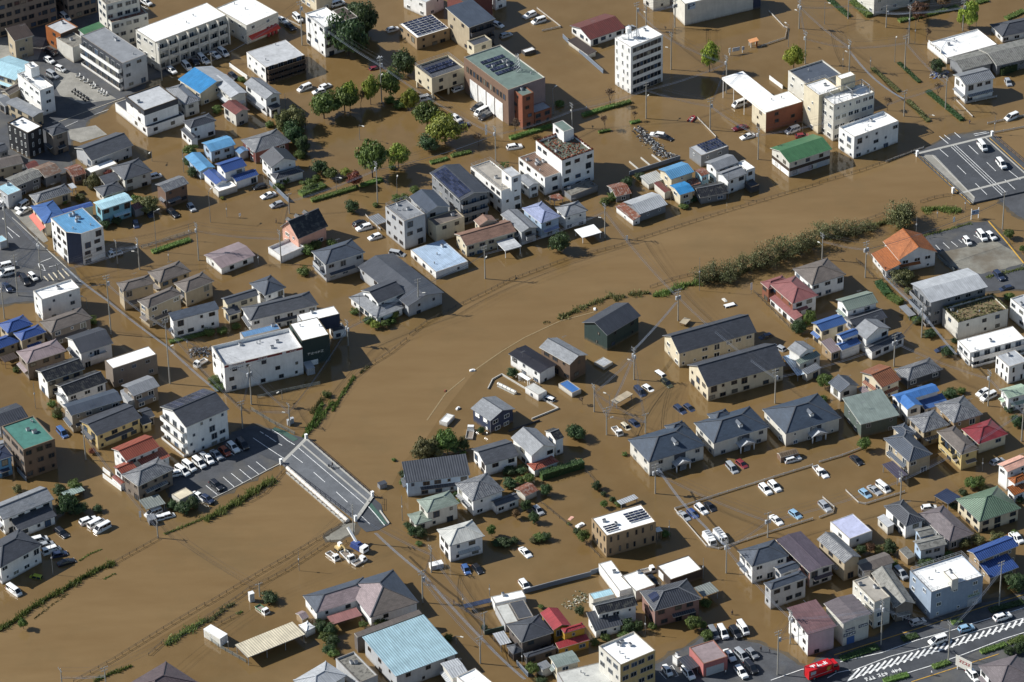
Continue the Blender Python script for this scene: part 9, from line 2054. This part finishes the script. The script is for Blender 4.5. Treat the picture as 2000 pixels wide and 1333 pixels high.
boxy((-89.97,-77.89), .35, 1.8, 2.4, 1.5, 'grey', 'dark grey box shed behind the roadside riverside pole', 'storage_locker', 'locker', 'dgrey')
for i, (sx, sy) in enumerate(((712, 165), (750, 140))): boxy((-57.49,-36.73) if i == 0 else (-56.78,-35.97), .4, .9, .7, 1.5, 'palegrey', ['left', 'right'][i]+' grey control cabinet at the bridge approach', 'control_cabinet', 'cabinet', 'lgrey')
# characters painted on the road
p0 = (81.78,-145.82); p1 = (84.85,-144.50); p2 = (88.20,-143.10); an = math.atan2(p2[1]-p0[1], p2[0]-p0[0])
for i, p in enumerate((p0, p1, p2)):
    o = ob('road_lettering', glyphs(3, 2.6, 1.5, PM['white'], 11+i), None, (p[0], p[1], .3), an); o['kind'] = 'structure'
# ---------------------------------------------------------------- people
def person_mesh(name, pose):
    # one joint graph: pelvis first
    J = dict(pel=(0, 0, .95), wai=(0, 0, 1.1), che=(0, 0, 1.33), nec=(0, 0, 1.47), hea=(.02, 0, 1.56), top=(.03, 0, 1.7), hl=(0, .1, .9), kl=(.08+pose, .11, .5), al=(.02+pose*1.2, .11, .08), tl=(.16+pose*1.2, .12, .03), hr=(0, -.1, .9), kr=(.02-pose*.4, -.11, .5), ar=(-.06-pose, -.11, .09), tr=(.08-pose, -.12, .03),
      sl=(0, .19, 1.4), el=(-.04-pose*.4, .25, 1.14), wl=(.06, .24, .9), fl=(.1, .23, .8), sr=(0, -.19, 1.4), er=(-.02+pose*.4, -.25, 1.14), wr=(.1, -.24, .92), fr=(.14, -.23, .82))
    E = 'pel-wai wai-che che-nec nec-hea hea-top pel-hl hl-kl kl-al al-tl pel-hr hr-kr kr-ar ar-tr che-sl sl-el el-wl wl-fl che-sr sr-er er-wr wr-fr'.split()
    RD = dict(pel=.14, wai=.13, che=.15, nec=.06, hea=.095, top=.07, hl=.095, kl=.065, al=.048, tl=.04, hr=.095, kr=.065, ar=.048, tr=.04, sl=.065, el=.047, wl=.034, fl=.035, sr=.065, er=.047, wr=.034, fr=.035)
    ks = list(J); me = bpy.data.meshes.new('body'); me.from_pydata([J[k] for k in ks], [[ks.index(q) for q in e.split('-')] for e in E], [])
    o = bpy.data.objects.new('body', me); COL.objects.link(o); md = o.modifiers.new('skin', 'SKIN'); sv = me.skin_vertices[0].data
    for i, k in enumerate(ks): sv[i].radius = (RD[k], RD[k]*(.75 if k in ('pel', 'wai', 'che') else 1)); sv[i].use_root = k == 'pel'
    o.modifiers.new('sub', 'SUBSURF').levels = 1; bpy.context.view_layer.update()
    m2 = bpy.data.meshes.new_from_object(o.evaluated_get(bpy.context.evaluated_depsgraph_get())); bpy.data.objects.remove(o); return m2
PMESH = {}
def person(x, y, z, rz, shirt, label, pose):
    T = ob('person', None, None, (x, y, z), rz); tag(T, label, 'person')
    me = person_mesh('person', pose)
    for m in (plain('skin', .6), plain(shirt, .8), plain('3a3d48', .8), plain('25262b', .6)): me.materials.append(m)
    for f in me.polygons:
        c = f.center; f.material_index = 3 if c.z < .1 else (2 if c.z < .95 and abs(c.y) < .21 else (1 if c.z < 1.45 and not (abs(c.y) > .2 and c.z < 1.0) else 0)); f.use_smooth = True
    ob('body', me, T); b = MB(); b.tube((0, 0, 1.62), (.01, 0, 1.74), .105, .07, 10); part('hair', b, [plain('25262b', .8)], T)
    for q in (-.035, .035): b = MB(); b.box(.115, .125, q-.012, q+.012, 1.59, 1.61); part('eye', b, [plain('25262b', .4)], T)
    b = MB(); b.box(.11, .14, -.012, .012, 1.54, 1.58); part('nose', b, [plain('skin', .6)], T)
SH = dict(dark='34363c', white='e4e4e0', navy='323c54')
for i, (x, y, c, lab) in enumerate(PEOPLE): person(x, y, -.35 if i in (0, 3, 7, 8) else .04, R.uniform(0, 6), SH[c], lab, .12)
x, y = (-45.82,-56.60); person(x, y, .36, 2.4, '25262b', 'person in dark clothes pushing a bicycle across the narrow bridge', .15)
cycle('Y', x-.5, y-.3, .36, 2.4, 'dark bicycle pushed across the narrow bridge', None)
